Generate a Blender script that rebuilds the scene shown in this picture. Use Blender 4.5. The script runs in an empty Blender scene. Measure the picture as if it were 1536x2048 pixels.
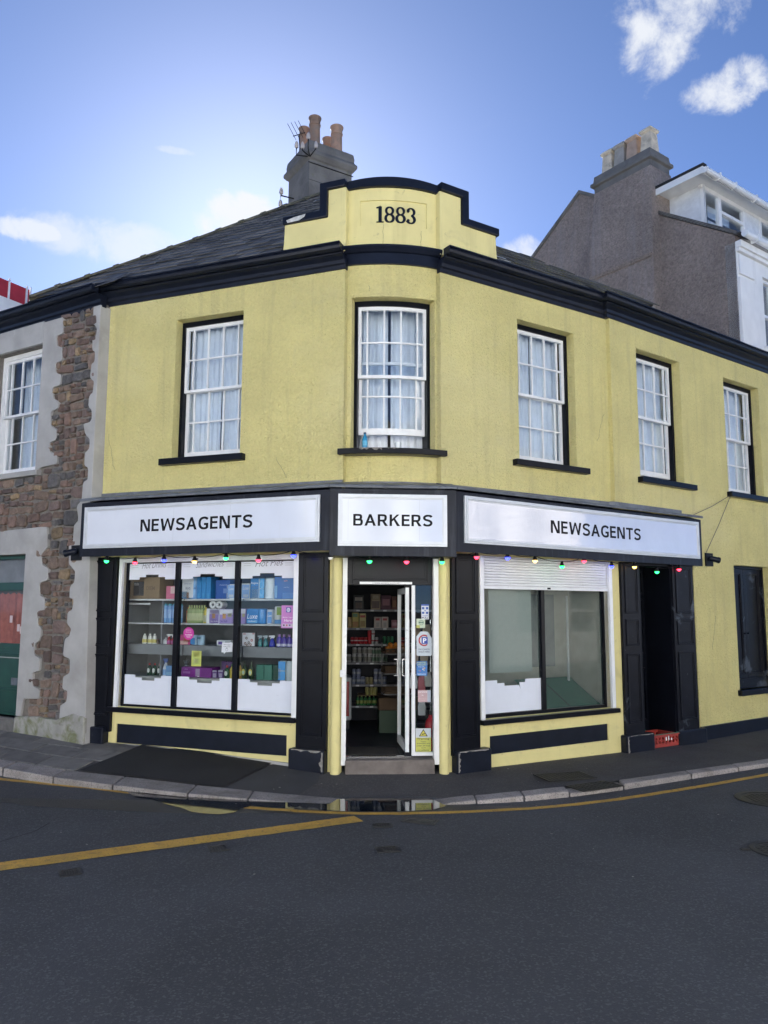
import bpy, bmesh, math, random
from mathutils import Vector, Matrix
random.seed(11)
SC = bpy.context.scene
COL = SC.collection
R_ = math.radians
EXPOSURE = 2.5
SKY_STRENGTH = 0.05
SKY = (0.34, 0.14, 5.0, 0)
CLOUD_COL = (3.3, 3.4, 3.55, 1)
CLOUDS = [(-11.6, 27.4, 4.6, 2.8, 1.0, .47, .68), (-21, 25.0, 9, 2.2, .6, .48, .82), (22.5, 37.8, 5.5, 4.2, .9, .50, .80), (25.8, 33.3, 4.0, 2.2, .9, .50, .80), (-26, 42, 8, 3, .35), (10.5, 25.5, 2.5, 1.6, .8), (24.5, 27, 3, 1.6, .5), (-16.5, 31.2, 2.0, .40, .4), (-26, 24.8, 3.0, 1.2, .8)]

# ------------------------------------------------------------------ camera, sky, sun, exposure
cam_d = bpy.data.cameras.new("camera"); cam = bpy.data.objects.new("camera", cam_d); COL.objects.link(cam)
cam_d.sensor_fit = 'VERTICAL'; cam_d.sensor_height = 36.0; cam_d.lens = 27.02
cam_d.clip_start = 0.05; cam_d.clip_end = 2000
cam.location = (0, 0, 1.8)
cam.rotation_mode = 'QUATERNION'
cam.rotation_quaternion = (Matrix.Rotation(R_(90 + 7.12), 3, 'X') @ Matrix.Rotation(R_(0.25), 3, 'Z')).to_quaternion()
SC.camera = cam
SUN_EL, SUN_AZ = 27.0, -10.0          # behind the shop roof, a little left of straight ahead
world = bpy.data.worlds.new("World"); SC.world = world; world.use_nodes = True
SC.view_settings.view_transform = 'Standard'; SC.view_settings.look = 'None'
SC.view_settings.gamma = 1.0; SC.view_settings.use_curve_mapping = False
SC.view_settings.exposure = EXPOSURE
def build_world():
    nt = world.node_tree; N = nt.nodes; Lk = nt.links; N.clear()
    out = N.new('ShaderNodeOutputWorld'); bg = N.new('ShaderNodeBackground'); bg.inputs['Strength'].default_value = SKY_STRENGTH
    sky = N.new('ShaderNodeTexSky'); sky.sky_type = 'NISHITA'; sky.sun_disc = False
    sky.sun_elevation = R_(SUN_EL); sky.sun_rotation = R_(SUN_AZ)
    sky.air_density = SKY[0]; sky.dust_density = SKY[1]; sky.ozone_density = SKY[2]; sky.altitude = SKY[3]
    tc = N.new('ShaderNodeTexCoord')
    def noise(scale, detail, rough, vec, dist=0.0):
        n = N.new('ShaderNodeTexNoise'); n.inputs['Scale'].default_value = scale; n.inputs['Detail'].default_value = detail
        n.inputs['Roughness'].default_value = rough; n.inputs['Distortion'].default_value = dist; Lk.new(vec, n.inputs['Vector']); return n
    def ramp(val, a, b):
        r = N.new('ShaderNodeMapRange'); r.interpolation_type = 'SMOOTHSTEP'
        r.inputs['From Min'].default_value = a; r.inputs['From Max'].default_value = b; Lk.new(val, r.inputs['Value']); return r.outputs['Result']
    def m(op, a, b):
        x = N.new('ShaderNodeMath'); x.operation = op; x.use_clamp = False
        for i, q in enumerate((a, b)):
            if isinstance(q, (int, float)): x.inputs[i].default_value = q
            else: Lk.new(q, x.inputs[i])
        return x.outputs[0]
    # flattened direction so the clouds get wispier and smaller towards the horizon
    sep = N.new('ShaderNodeSeparateXYZ'); Lk.new(tc.outputs['Generated'], sep.inputs[0])
    zz = m('MAXIMUM', m('ADD', sep.outputs['Z'], 0.12), 0.05)
    cmb = N.new('ShaderNodeCombineXYZ'); Lk.new(m('DIVIDE', sep.outputs['X'], zz), cmb.inputs[0]); Lk.new(m('DIVIDE', sep.outputs['Y'], zz), cmb.inputs[1])
    fine = noise(2.3, 9, 0.62, cmb.outputs[0], 0.5).outputs['Fac']
    broad = noise(0.55, 3, 0.5, cmb.outputs[0]).outputs['Fac']
    # scattered fair-weather clouds over the whole sky
    cover = m('MULTIPLY', ramp(fine, 0.56, 0.74), ramp(broad, 0.52, 0.66))
    puff = noise(17.0, 12, 0.64, tc.outputs['Generated'], 0.25).outputs['Fac']
    def cloud(az, el, sx, sy, lo=0.50, hi=0.78):
        a, e = R_(az), R_(el)
        d = Vector((math.sin(a)*math.cos(e), math.cos(a)*math.cos(e), math.sin(e)))
        rt = Vector((math.cos(a), -math.sin(a), 0)); up = rt.cross(d)
        tot = None
        for v, s in ((rt, sx), (up, sy)):
            dp = N.new('ShaderNodeVectorMath'); dp.operation = 'DOT_PRODUCT'; Lk.new(tc.outputs['Generated'], dp.inputs[0]); dp.inputs[1].default_value = v
            q = m('DIVIDE', dp.outputs['Value'], math.tan(R_(s))); q = m('MULTIPLY', q, q)
            tot = q if tot is None else m('ADD', tot, q)
        fwd = N.new('ShaderNodeVectorMath'); fwd.operation = 'DOT_PRODUCT'; Lk.new(tc.outputs['Generated'], fwd.inputs[0]); fwd.inputs[1].default_value = d
        front = ramp(fwd.outputs['Value'], 0.3, 0.5)
        fall = m('SUBTRACT', 1.0, ramp(tot, 0.0, 1.0))
        return m('MULTIPLY', front, ramp(m('ADD', puff, m('MULTIPLY', m('SUBTRACT', fall, 0.5), 0.42)), lo, hi))
    for args in CLOUDS:
        cover = m('MAXIMUM', cover, m('MULTIPLY', cloud(*args[:4], *args[5:]), args[4]))
    cover = m('MINIMUM', cover, 1.0)
    mix = N.new('ShaderNodeMixRGB'); Lk.new(cover, mix.inputs['Fac'])
    Lk.new(sky.outputs['Color'], mix.inputs['Color1']); mix.inputs['Color2'].default_value = CLOUD_COL
    Lk.new(mix.outputs['Color'], bg.inputs['Color']); Lk.new(bg.outputs[0], out.inputs['Surface'])
build_world()
sun_d = bpy.data.lights.new("sun", 'SUN'); sun = bpy.data.objects.new("sun", sun_d); COL.objects.link(sun)
sun_d.energy = 5.0; sun_d.angle = R_(0.5); sun_d.color = (1.0, 0.96, 0.89)
sdir = Vector((math.sin(R_(SUN_AZ))*math.cos(R_(SUN_EL)), math.cos(R_(SUN_AZ))*math.cos(R_(SUN_EL)), math.sin(R_(SUN_EL))))
sun.rotation_mode = 'QUATERNION'; sun.rotation_quaternion = (-sdir).to_track_quat('-Z', 'Y')
sun.location = sdir*60

# ------------------------------------------------------------------ materials
MATS = {}
def mat(name, col, rough=0.7, var=0.12, vscale=6.0, bump=0.0, bscale=60.0, bdist=0.004, rand=0.0, metal=0.0, spec=0.5,
        stain=None, grit=None, coat=0.0, wave=None, emit=None, bump2=None, streak=None, patch=None, detail=4.0):
    if name in MATS: return MATS[name]
    M = bpy.data.materials.new(name); M.use_nodes = True; MATS[name] = M
    nt = M.node_tree; N = nt.nodes; Lk = nt.links; b = N['Principled BSDF']
    b.inputs['Roughness'].default_value = rough; b.inputs['Metallic'].default_value = metal
    b.inputs['Specular IOR Level'].default_value = spec
    if coat: b.inputs['Coat Weight'].default_value = coat; b.inputs['Coat Roughness'].default_value = 0.06
    tc = N.new('ShaderNodeTexCoord'); V = tc.outputs['Object']
    def noise(s, d=detail, r=0.55, vec=V, dist=0.0):
        n = N.new('ShaderNodeTexNoise'); n.inputs['Scale'].default_value = s; n.inputs['Detail'].default_value = d
        n.inputs['Roughness'].default_value = r; n.inputs['Distortion'].default_value = dist; Lk.new(vec, n.inputs['Vector']); return n.outputs['Fac']
    def rng(v, a, b2, c, d):
        r = N.new('ShaderNodeMapRange'); r.inputs['From Min'].default_value = a; r.inputs['From Max'].default_value = b2
        r.inputs['To Min'].default_value = c; r.inputs['To Max'].default_value = d; Lk.new(v, r.inputs['Value']); return r.outputs['Result']
    rgb = N.new('ShaderNodeRGB'); rgb.outputs[0].default_value = (*col, 1); cur = rgb.outputs[0]
    def scale_by(cur, f):
        h = N.new('ShaderNodeHueSaturation'); Lk.new(cur, h.inputs['Color']); Lk.new(f, h.inputs['Value']); return h.outputs['Color']
    def mixto(cur, f, c2):
        x = N.new('ShaderNodeMixRGB'); Lk.new(f, x.inputs['Fac']); Lk.new(cur, x.inputs['Color1']); x.inputs['Color2'].default_value = (*c2, 1); return x.outputs[0]
    if var: cur = scale_by(cur, rng(noise(vscale), 0.3, 0.7, 1-var, 1+var))
    if grit: cur = scale_by(cur, rng(noise(grit[0], 3, 0.6, dist=0.8), 0.3, 0.7, 1-grit[1], 1+grit[1]))      # fine random mottle, lighter and darker
    if rand:
        oi = N.new('ShaderNodeObjectInfo'); cur = scale_by(cur, rng(oi.outputs['Random'], 0, 1, 1-rand, 1+rand))
    for s in (stain or []):      # (scale, lo, hi, colour, strength)
        cur = mixto(cur, rng(noise(s[0], 6, 0.6, dist=0.6), s[1], s[2], 0, s[4]), s[3])
    if streak:                   # rain streaks: noise stretched along z
        mp = N.new('ShaderNodeMapping'); mp.inputs['Scale'].default_value = (streak[0], streak[0], streak[0]*0.06); Lk.new(V, mp.inputs['Vector'])
        cur = mixto(cur, rng(noise(1.0, 5, 0.6, mp.outputs[0]), streak[1], streak[2], 0, streak[4]), streak[3])
    if patch:                    # speckle of small grains
        vo = N.new('ShaderNodeTexVoronoi'); vo.inputs['Scale'].default_value = patch[0]; Lk.new(V, vo.inputs['Vector'])
        sp = N.new('ShaderNodeSeparateColor'); Lk.new(vo.outputs['Color'], sp.inputs[0])
        cur = mixto(cur, rng(sp.outputs[0], patch[1], patch[2], 0, patch[4]), patch[3])
    Lk.new(cur, b.inputs['Base Color'])
    h = None
    if bump:
        h = noise(bscale, 5, 0.6, dist=0.3)
        if bump2:
            a = N.new('ShaderNodeMath'); a.operation = 'MULTIPLY_ADD'; Lk.new(noise(bump2[0], 3, 0.5, dist=bump2[2]), a.inputs[0]); a.inputs[1].default_value = bump2[1]; Lk.new(h, a.inputs[2]); h = a.outputs[0]
        bp = N.new('ShaderNodeBump'); bp.inputs['Strength'].default_value = bump; bp.inputs['Distance'].default_value = bdist
        Lk.new(h, bp.inputs['Height']); Lk.new(bp.outputs[0], b.inputs['Normal'])
    if emit:
        b.inputs['Emission Color'].default_value = (*emit[0], 1); b.inputs['Emission Strength'].default_value = emit[1]
    return M
def thin_glass(name, tint, rough, f0=0.04, boost=1.0, wave=0.0, haze=0.0, hazecol=(.6, .65, .7)):
    if name in MATS: return MATS[name]
    M = bpy.data.materials.new(name); M.use_nodes = True; MATS[name] = M; nt = M.node_tree; N = nt.nodes; Lk = nt.links; N.clear()
    o = N.new('ShaderNodeOutputMaterial'); t = N.new('ShaderNodeBsdfTransparent'); t.inputs[0].default_value = (*tint, 1)
    g = N.new('ShaderNodeBsdfGlossy'); g.inputs['Roughness'].default_value = rough
    lw = N.new('ShaderNodeLayerWeight'); lw.inputs['Blend'].default_value = 0.5          # Schlick reflection, the same from both sides of a pane
    pw = N.new('ShaderNodeMath'); pw.operation = 'POWER'; Lk.new(lw.outputs['Facing'], pw.inputs[0]); pw.inputs[1].default_value = 5.0
    sch = N.new('ShaderNodeMath'); sch.operation = 'MULTIPLY_ADD'; Lk.new(pw.outputs[0], sch.inputs[0]); sch.inputs[1].default_value = 0.96; sch.inputs[2].default_value = f0
    mul = N.new('ShaderNodeMath'); mul.operation = 'MULTIPLY'; mul.use_clamp = True; Lk.new(sch.outputs[0], mul.inputs[0]); mul.inputs[1].default_value = boost
    mx = N.new('ShaderNodeMixShader'); Lk.new(mul.outputs[0], mx.inputs[0]); Lk.new(t.outputs[0], mx.inputs[1]); Lk.new(g.outputs[0], mx.inputs[2])
    last = mx.outputs[0]
    if wave:
        tc = N.new('ShaderNodeTexCoord'); n = N.new('ShaderNodeTexNoise'); n.inputs['Scale'].default_value = 2.2; Lk.new(tc.outputs['Object'], n.inputs['Vector'])
        bp = N.new('ShaderNodeBump'); bp.inputs['Strength'].default_value = wave; bp.inputs['Distance'].default_value = 0.02; Lk.new(n.outputs['Fac'], bp.inputs['Height'])
        Lk.new(bp.outputs[0], g.inputs['Normal'])
    if haze:
        d = N.new('ShaderNodeBsdfDiffuse'); d.inputs[0].default_value = (*hazecol, 1); m2 = N.new('ShaderNodeMixShader'); m2.inputs[0].default_value = haze
        Lk.new(last, m2.inputs[1]); Lk.new(d.outputs[0], m2.inputs[2]); last = m2.outputs[0]
    Lk.new(last, o.inputs[0]); return M
def paint(col, rough=0.5):      # printed card, plastic, enamel: one cached material per colour
    k = "print_%02x%02x%02x_%d" % (*[int(max(0, min(1, c))*255) for c in col], int(rough*100))
    return mat(k, col, rough, var=0.04, vscale=20)

YEL = (0.735, 0.660, 0.285)
M_YEL = mat('yellow_roughcast', YEL, 0.85, var=0.07, vscale=1.6, grit=(34, 0.06), bump=1.0, bscale=40, bdist=0.034, bump2=(17, 1.0, 1.6),
            stain=[(0.9, 0.5, 0.8, (0.74, 0.65, 0.29), 0.35), (2.2, 0.62, 0.80, (0.58, 0.53, 0.30), 0.35), (0.35, 0.55, 0.72, (0.80, 0.74, 0.44), 0.4)], streak=(7.0, 0.53, 0.76, (0.54, 0.48, 0.23), 0.6))
M_YELS = mat('yellow_smooth_render', (0.70, 0.625, 0.285), 0.75, var=0.06, vscale=2.5, bump=0.25, bscale=30, bdist=0.004,
             stain=[(3.0, 0.58, 0.75, (0.42, 0.38, 0.20), 0.45), (11.0, 0.64, 0.74, (0.30, 0.27, 0.16), 0.5)], streak=(6.0, 0.55, 0.75, (0.50, 0.44, 0.20), 0.5))
M_NAVY = mat('navy_gloss_paint', (0.0085, 0.0115, 0.0215), 0.33, spec=0.22, var=0.25, vscale=5, bump=0.12, bscale=14, bdist=0.003, stain=[(9, 0.66, 0.76, (0.07, 0.075, 0.08), 0.45)])
M_BLACK = mat('black_gloss_paint', (0.005, 0.006, 0.010), 0.28, spec=0.16, var=0.25, vscale=5, bump=0.15, bscale=9, bdist=0.003, stain=[(14, 0.70, 0.76, (0.12, 0.12, 0.12), 0.4)])
M_WORN_SHEEN = mat('worn_black_paint_sheen', (0.006, 0.007, 0.012), 0.36, spec=0.16, var=0.25, vscale=5, bump=0.2, bscale=9, bdist=0.003, stain=[(2.6, 0.60, 0.66, (0.10, 0.12, 0.15), 0.65), (22, 0.68, 0.74, (0.3, 0.3, 0.29), 0.5)])  # grey-blue patches are sheen put into the colour; pale flecks are wear
M_FASC = mat('weathered_navy_fascia', (0.009, 0.012, 0.022), 0.42, spec=0.22, var=0.3, vscale=4, bump=0.12, bscale=12, bdist=0.003, streak=(14, 0.54, 0.74, (0.06, 0.07, 0.09), 0.5))
M_LEAD = mat('lead_flashing', (0.13, 0.145, 0.17), 0.5, var=0.25, vscale=5, bump=0.2, bscale=10, stain=[(6, 0.5, 0.7, (0.05, 0.055, 0.065), 0.7)])
M_WHITE = mat('white_gloss_paint', (0.78, 0.79, 0.80), 0.35, var=0.05, vscale=8, stain=[(10, 0.62, 0.75, (0.5, 0.5, 0.48), 0.5)])
M_ALU = mat('white_aluminium_frame', (0.76, 0.78, 0.80), 0.3, var=0.05, stain=[(18, 0.66, 0.72, (0.3, 0.3, 0.3), 0.4)])
M_SIGN = mat('white_sign_acrylic', (0.66, 0.70, 0.79), 0.09, var=0.03, vscale=3, bump=0.10, bscale=2.0, bdist=0.02, streak=(9, 0.6, 0.8, (0.62, 0.64, 0.68), 0.4))
M_BUCK = mat('buckled_sign_acrylic', (0.60, 0.63, 0.74), 0.05, spec=0.9, coat=1.0, var=0.03, vscale=3, bump=0.55, bscale=1.5, bdist=0.03, streak=(9, 0.6, 0.8, (0.62, 0.63, 0.68), 0.4))
M_LETTER = mat('black_sign_lettering', (0.006, 0.006, 0.009), 0.45, var=0.0, spec=0.12)
M_VINYL = mat('white_window_vinyl', (0.68, 0.72, 0.81), 0.4, var=0.03, vscale=5, stain=[(26, 0.70, 0.76, (0.35, 0.36, 0.4), 0.5)])
M_PANE = thin_glass('window_glass', (0.86, 0.91, 0.94), 0.0, boost=2.2, wave=0.12)
M_SHOPG = thin_glass('shop_glass', (0.86, 0.90, 0.90), 0.0, boost=1.0)
M_DUSTG = thin_glass('dusty_shop_glass', (0.78, 0.82, 0.80), 0.03, boost=0.55, haze=0.20, hazecol=(0.20, 0.25, 0.245))
M_CURT = mat('net_curtain', (0.78, 0.82, 0.88), 0.9, var=0.06)
M_ROOM = mat('dim_room_plaster', (0.30, 0.29, 0.27), 0.9)
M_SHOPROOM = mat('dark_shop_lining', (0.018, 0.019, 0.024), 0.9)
M_SIGNF = mat('sign_frame_aluminium', (0.60, 0.63, 0.67), 0.45, metal=0.35, var=0.06)
M_SLATE = mat('roof_slate', (0.088, 0.086, 0.084), 0.62, var=0.3, vscale=9, bump=0.4, bscale=24, rand=0.55, stain=[(5, 0.56, 0.72, (0.11, 0.11, 0.07), 0.7), (30, 0.63, 0.7, (0.20, 0.20, 0.15), 0.5)])
M_MOSSR = mat('mossy_slate', (0.078, 0.078, 0.070), 0.85, var=0.3, vscale=9, bump=0.5, bscale=24, rand=0.35, stain=[(7, 0.50, 0.62, (0.085, 0.082, 0.035), 0.85)])
M_FELT = mat('roof_underlay', (0.02, 0.02, 0.022), 0.9)
M_RIDGE = mat('ridge_tile', (0.10, 0.095, 0.07), 0.85, var=0.3, vscale=12, bump=0.4, bscale=40, rand=0.25, stain=[(8, 0.5, 0.65, (0.16, 0.15, 0.07), 0.7)])
M_GREYR = mat('grey_roughcast', (0.31, 0.255, 0.225), 0.9, grit=(16, 0.28), var=0.15, vscale=0.8, bump=1.0, bscale=13, bdist=0.07, bump2=(30, 0.9, 0.8),
              stain=[(0.7, 0.52, 0.72, (0.15, 0.13, 0.135), 0.6)], streak=(3.2, 0.54, 0.72, (0.34, 0.32, 0.32), 0.5))
M_STACK = mat('chimney_cement', (0.135, 0.130, 0.125), 0.9, var=0.25, vscale=2.5, bump=0.5, bscale=20, bdist=0.01, stain=[(3, 0.52, 0.7, (0.07, 0.07, 0.065), 0.7), (7, 0.6, 0.72, (0.13, 0.13, 0.06), 0.5)])
M_POT = mat('terracotta_pot', (0.26, 0.17, 0.125), 0.85, var=0.2, vscale=6, bump=0.2, rand=0.2, stain=[(5, 0.5, 0.7, (0.17, 0.15, 0.13), 0.8)])
M_BUFFPOT = mat('buff_pot', (0.50, 0.43, 0.33), 0.85, var=0.2, vscale=6, bump=0.2, rand=0.3, stain=[(5, 0.52, 0.7, (0.22, 0.19, 0.16), 0.8)])
M_REND = mat('grey_lime_render', (0.40, 0.395, 0.385), 0.88, var=0.14, vscale=2.5, bump=0.35, bscale=16, bdist=0.006, stain=[(1.6, 0.5, 0.72, (0.29, 0.275, 0.25), 0.6), (6, 0.62, 0.75, (0.52, 0.51, 0.50), 0.4)])
M_RENDB = mat('mossy_render_base', (0.33, 0.325, 0.30), 0.9, var=0.2, vscale=4, bump=0.5, bscale=18, bdist=0.008, stain=[(4, 0.45, 0.62, (0.13, 0.145, 0.055), 0.85), (9, 0.55, 0.7, (0.17, 0.16, 0.14), 0.7)])
M_MORT = mat('lime_mortar', (0.19, 0.175, 0.155), 0.95, var=0.25, vscale=14, bump=0.6, bscale=50, bdist=0.006)
STONES = [mat('stone_' + n, c, 0.82, var=0.28, vscale=14, bump=1.0, bscale=24, bdist=0.025, rand=0.32, stain=[(16, 0.58, 0.7, d, 0.6)])
          for n, c, d in (('brown', (0.182, 0.132, 0.103), (0.11, 0.085, 0.07)), ('red', (0.185, 0.122, 0.097), (0.12, 0.08, 0.065)), ('grey', (0.115, 0.110, 0.110), (0.18, 0.16, 0.14)),
                          ('buff', (0.245, 0.180, 0.110), (0.13, 0.09, 0.06)), ('plum', (0.150, 0.108, 0.095), (0.09, 0.07, 0.06)))]
M_ASPH = mat('asphalt', (0.053, 0.057, 0.066), 0.72, var=0.16, vscale=0.7, bump=1.0, bscale=95, bdist=0.012, patch=(85, 0.72, 1.0, (0.16, 0.165, 0.175), 0.5), stain=[(0.45, 0.46, 0.62, (0.036, 0.039, 0.045), 0.75), (2.2, 0.60, 0.75, (0.055, 0.057, 0.062), 0.5)])
M_TARM = mat('footway_tarmac', (0.060, 0.059, 0.064), 0.85, var=0.2, vscale=1.5, bump=1.0, bscale=100, bdist=0.010, patch=(95, 0.80, 1.0, (0.15, 0.14, 0.14), 0.6), stain=[(2.2, 0.52, 0.75, (0.050, 0.034, 0.032), 0.6), (40, 0.70, 0.76, (0.22, 0.22, 0.22), 0.5)])
M_PATCH = mat('fresh_tarmac', (0.0125, 0.0135, 0.017), 0.78, var=0.2, vscale=3, bump=0.7, bscale=160, bdist=0.004, stain=[(34, 0.71, 0.76, (0.12, 0.12, 0.12), 0.5)])
M_OLDP = mat('older_tarmac', (0.047, 0.049, 0.055), 0.82, var=0.15, vscale=3, bump=0.7, bscale=150, bdist=0.004)
M_SLAB = mat('paving_slab', (0.135, 0.132, 0.130), 0.8, var=0.2, vscale=6, bump=0.3, bscale=60, rand=0.16, stain=[(5, 0.55, 0.72, (0.055, 0.056, 0.050), 0.6)])
M_GRAN = mat('granite_kerb', (0.29, 0.265, 0.255), 0.75, var=0.2, vscale=5, bump=0.5, bscale=60, bdist=0.005, rand=0.12, patch=(110, 0.66, 0.95, (0.085, 0.085, 0.09), 0.7), stain=[(3, 0.55, 0.72, (0.10, 0.085, 0.06), 0.6)])
M_LINE = mat('yellow_road_paint', (0.58, 0.34, 0.055), 0.6, var=0.15, vscale=4, bump=0.5, bscale=120, bdist=0.003, stain=[(18, 0.58, 0.68, (0.11, 0.09, 0.06), 0.75), (70, 0.58, 0.64, (0.06, 0.055, 0.05), 0.8), (5, 0.56, 0.70, (0.30, 0.19, 0.06), 0.6)])
M_IRON = mat('cast_iron', (0.030, 0.031, 0.034), 0.5, var=0.3, vscale=20, bump=0.3, bscale=60, metal=0.3)
M_CHROME = mat('polished_steel', (0.65, 0.66, 0.68), 0.18, metal=1.0, var=0.03)
M_GREEN = mat('green_gloss_paint', (0.012, 0.060, 0.042), 0.4, var=0.15, vscale=5, stain=[(16, 0.68, 0.74, (0.2, 0.22, 0.2), 0.4)])
M_CABLE = mat('black_cable', (0.008, 0.008, 0.009), 0.5, var=0, spec=0.2)
M_GREYSH = mat('grey_steel_shelf', (0.20, 0.21, 0.225), 0.5, var=0.06)
M_LTSH = mat('white_steel_shelf', (0.62, 0.64, 0.66), 0.45, var=0.05)
M_CARD = mat('brown_cardboard', (0.27, 0.19, 0.12), 0.85, var=0.08)
M_WOOD = mat('crate_wood', (0.10, 0.062, 0.035), 0.8, var=0.2)
M_WALLW = mat('white_stucco', (0.78, 0.775, 0.76), 0.8, var=0.06, vscale=2, bump=0.15, bscale=40, streak=(3, 0.58, 0.75, (0.48, 0.47, 0.45), 0.4))
M_UPVC = mat('white_upvc', (0.74, 0.75, 0.76), 0.3, var=0.03)

# ------------------------------------------------------------------ frames of reference for the facades
class Flat:
    def __init__(s, ox, oy, deg, sgn, w=0.0):
        a = R_(deg); s.u = Vector((sgn*math.cos(a), math.sin(a), 0)); s.n = Vector((s.u.y, -s.u.x, 0))
        if s.n.y > 0: s.n = -s.n
        s.o = Vector((ox, oy, 0)) + s.n*w; s.sgn = sgn
        s.rot = math.atan2(s.u.y*sgn, s.u.x*sgn)      # z-rotation of something that stands against this wall
    def P(s, u, w, z): return s.o + s.u*u + s.n*w + Vector((0, 0, z))
class Bow:      # the shallow bowed corner bay between the two fronts
    def __init__(s, A, B, set_back, sag):
        ch = B - A; s.len = ch.length; t = ch/s.len; s.n = Vector((t.y, -t.x, 0))
        s.R = ((s.len/2)**2 + sag**2)/(2*sag); s.half = math.asin(s.len/2/s.R)
        s.c = (A+B)/2 - s.n*(set_back - sag + s.R); s.t = t; s.sgn = 1
    def P(s, u, w, z):
        th = (u/s.len-0.5)*2*s.half
        return s.c + (s.n*math.cos(th) + s.t*math.sin(th))*(s.R+w) + Vector((0, 0, z))
VA, VB = Vector((-0.485, 8.9, 0)), Vector((0.675, 8.98, 0))
L = Flat(VA.x, VA.y, 20.5, -1)
CF = Flat(VA.x, VA.y, math.degrees(math.atan2(0.08, 1.16)), 1)
RR = Flat(VB.x, VB.y, 31.8, 1)
q = RR.P(2.9, 0, 0); R2 = Flat(q.x, q.y, 36, 1, 0.06)
q = L.P(3.514, 0, 0); S = Flat(q.x, q.y, 30.6, -1, 0.12)
PP, QQ = CF.P(-0.148, 0.36, 0), CF.P(1.28, 0.36, 0)
FL = Flat(PP.x, PP.y, 21.5, -1); FR = Flat(QQ.x, QQ.y, 35, 1)
FC = Flat(PP.x, PP.y, math.degrees(math.atan2(QQ.y-PP.y, QQ.x-PP.x)), 1); FC.len = (QQ-PP).length
BOW = Bow(VA, VB, 0.09, 0.10)

# ------------------------------------------------------------------ mesh helpers
WM = {}          # world matrix of every object that can be a parent
def W(o): return WM.get(o.name, Matrix.Identity(4)) if o else Matrix.Identity(4)
def attach(o, parent):
    if parent: o.parent = parent; o.matrix_parent_inverse = W(parent).inverted()
    COL.objects.link(o)
def thing(name, label, cat, loc=(0, 0, 0), rz=0.0, group=None, kind=None):
    o = bpy.data.objects.new(name, None); COL.objects.link(o); o.location = loc; o.rotation_euler = (0, 0, rz); o.empty_display_size = 0.1
    WM[o.name] = Matrix.Translation(Vector(loc)) @ Matrix.Rotation(rz, 4, 'Z')
    if label: o['label'] = label
    if cat: o['category'] = cat
    if group: o['group'] = group
    if kind: o['kind'] = kind
    return o
def tag(o, label=None, cat=None, group=None, kind=None):
    for k, v in (('label', label), ('category', cat), ('group', group), ('kind', kind)):
        if v: o[k] = v
    return o
class Loc:       # local coordinates of a free-standing thing: x right, y away, z up
    @staticmethod
    def P(u, w, z): return Vector((u, -w, z))
LOC = Loc()
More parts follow.
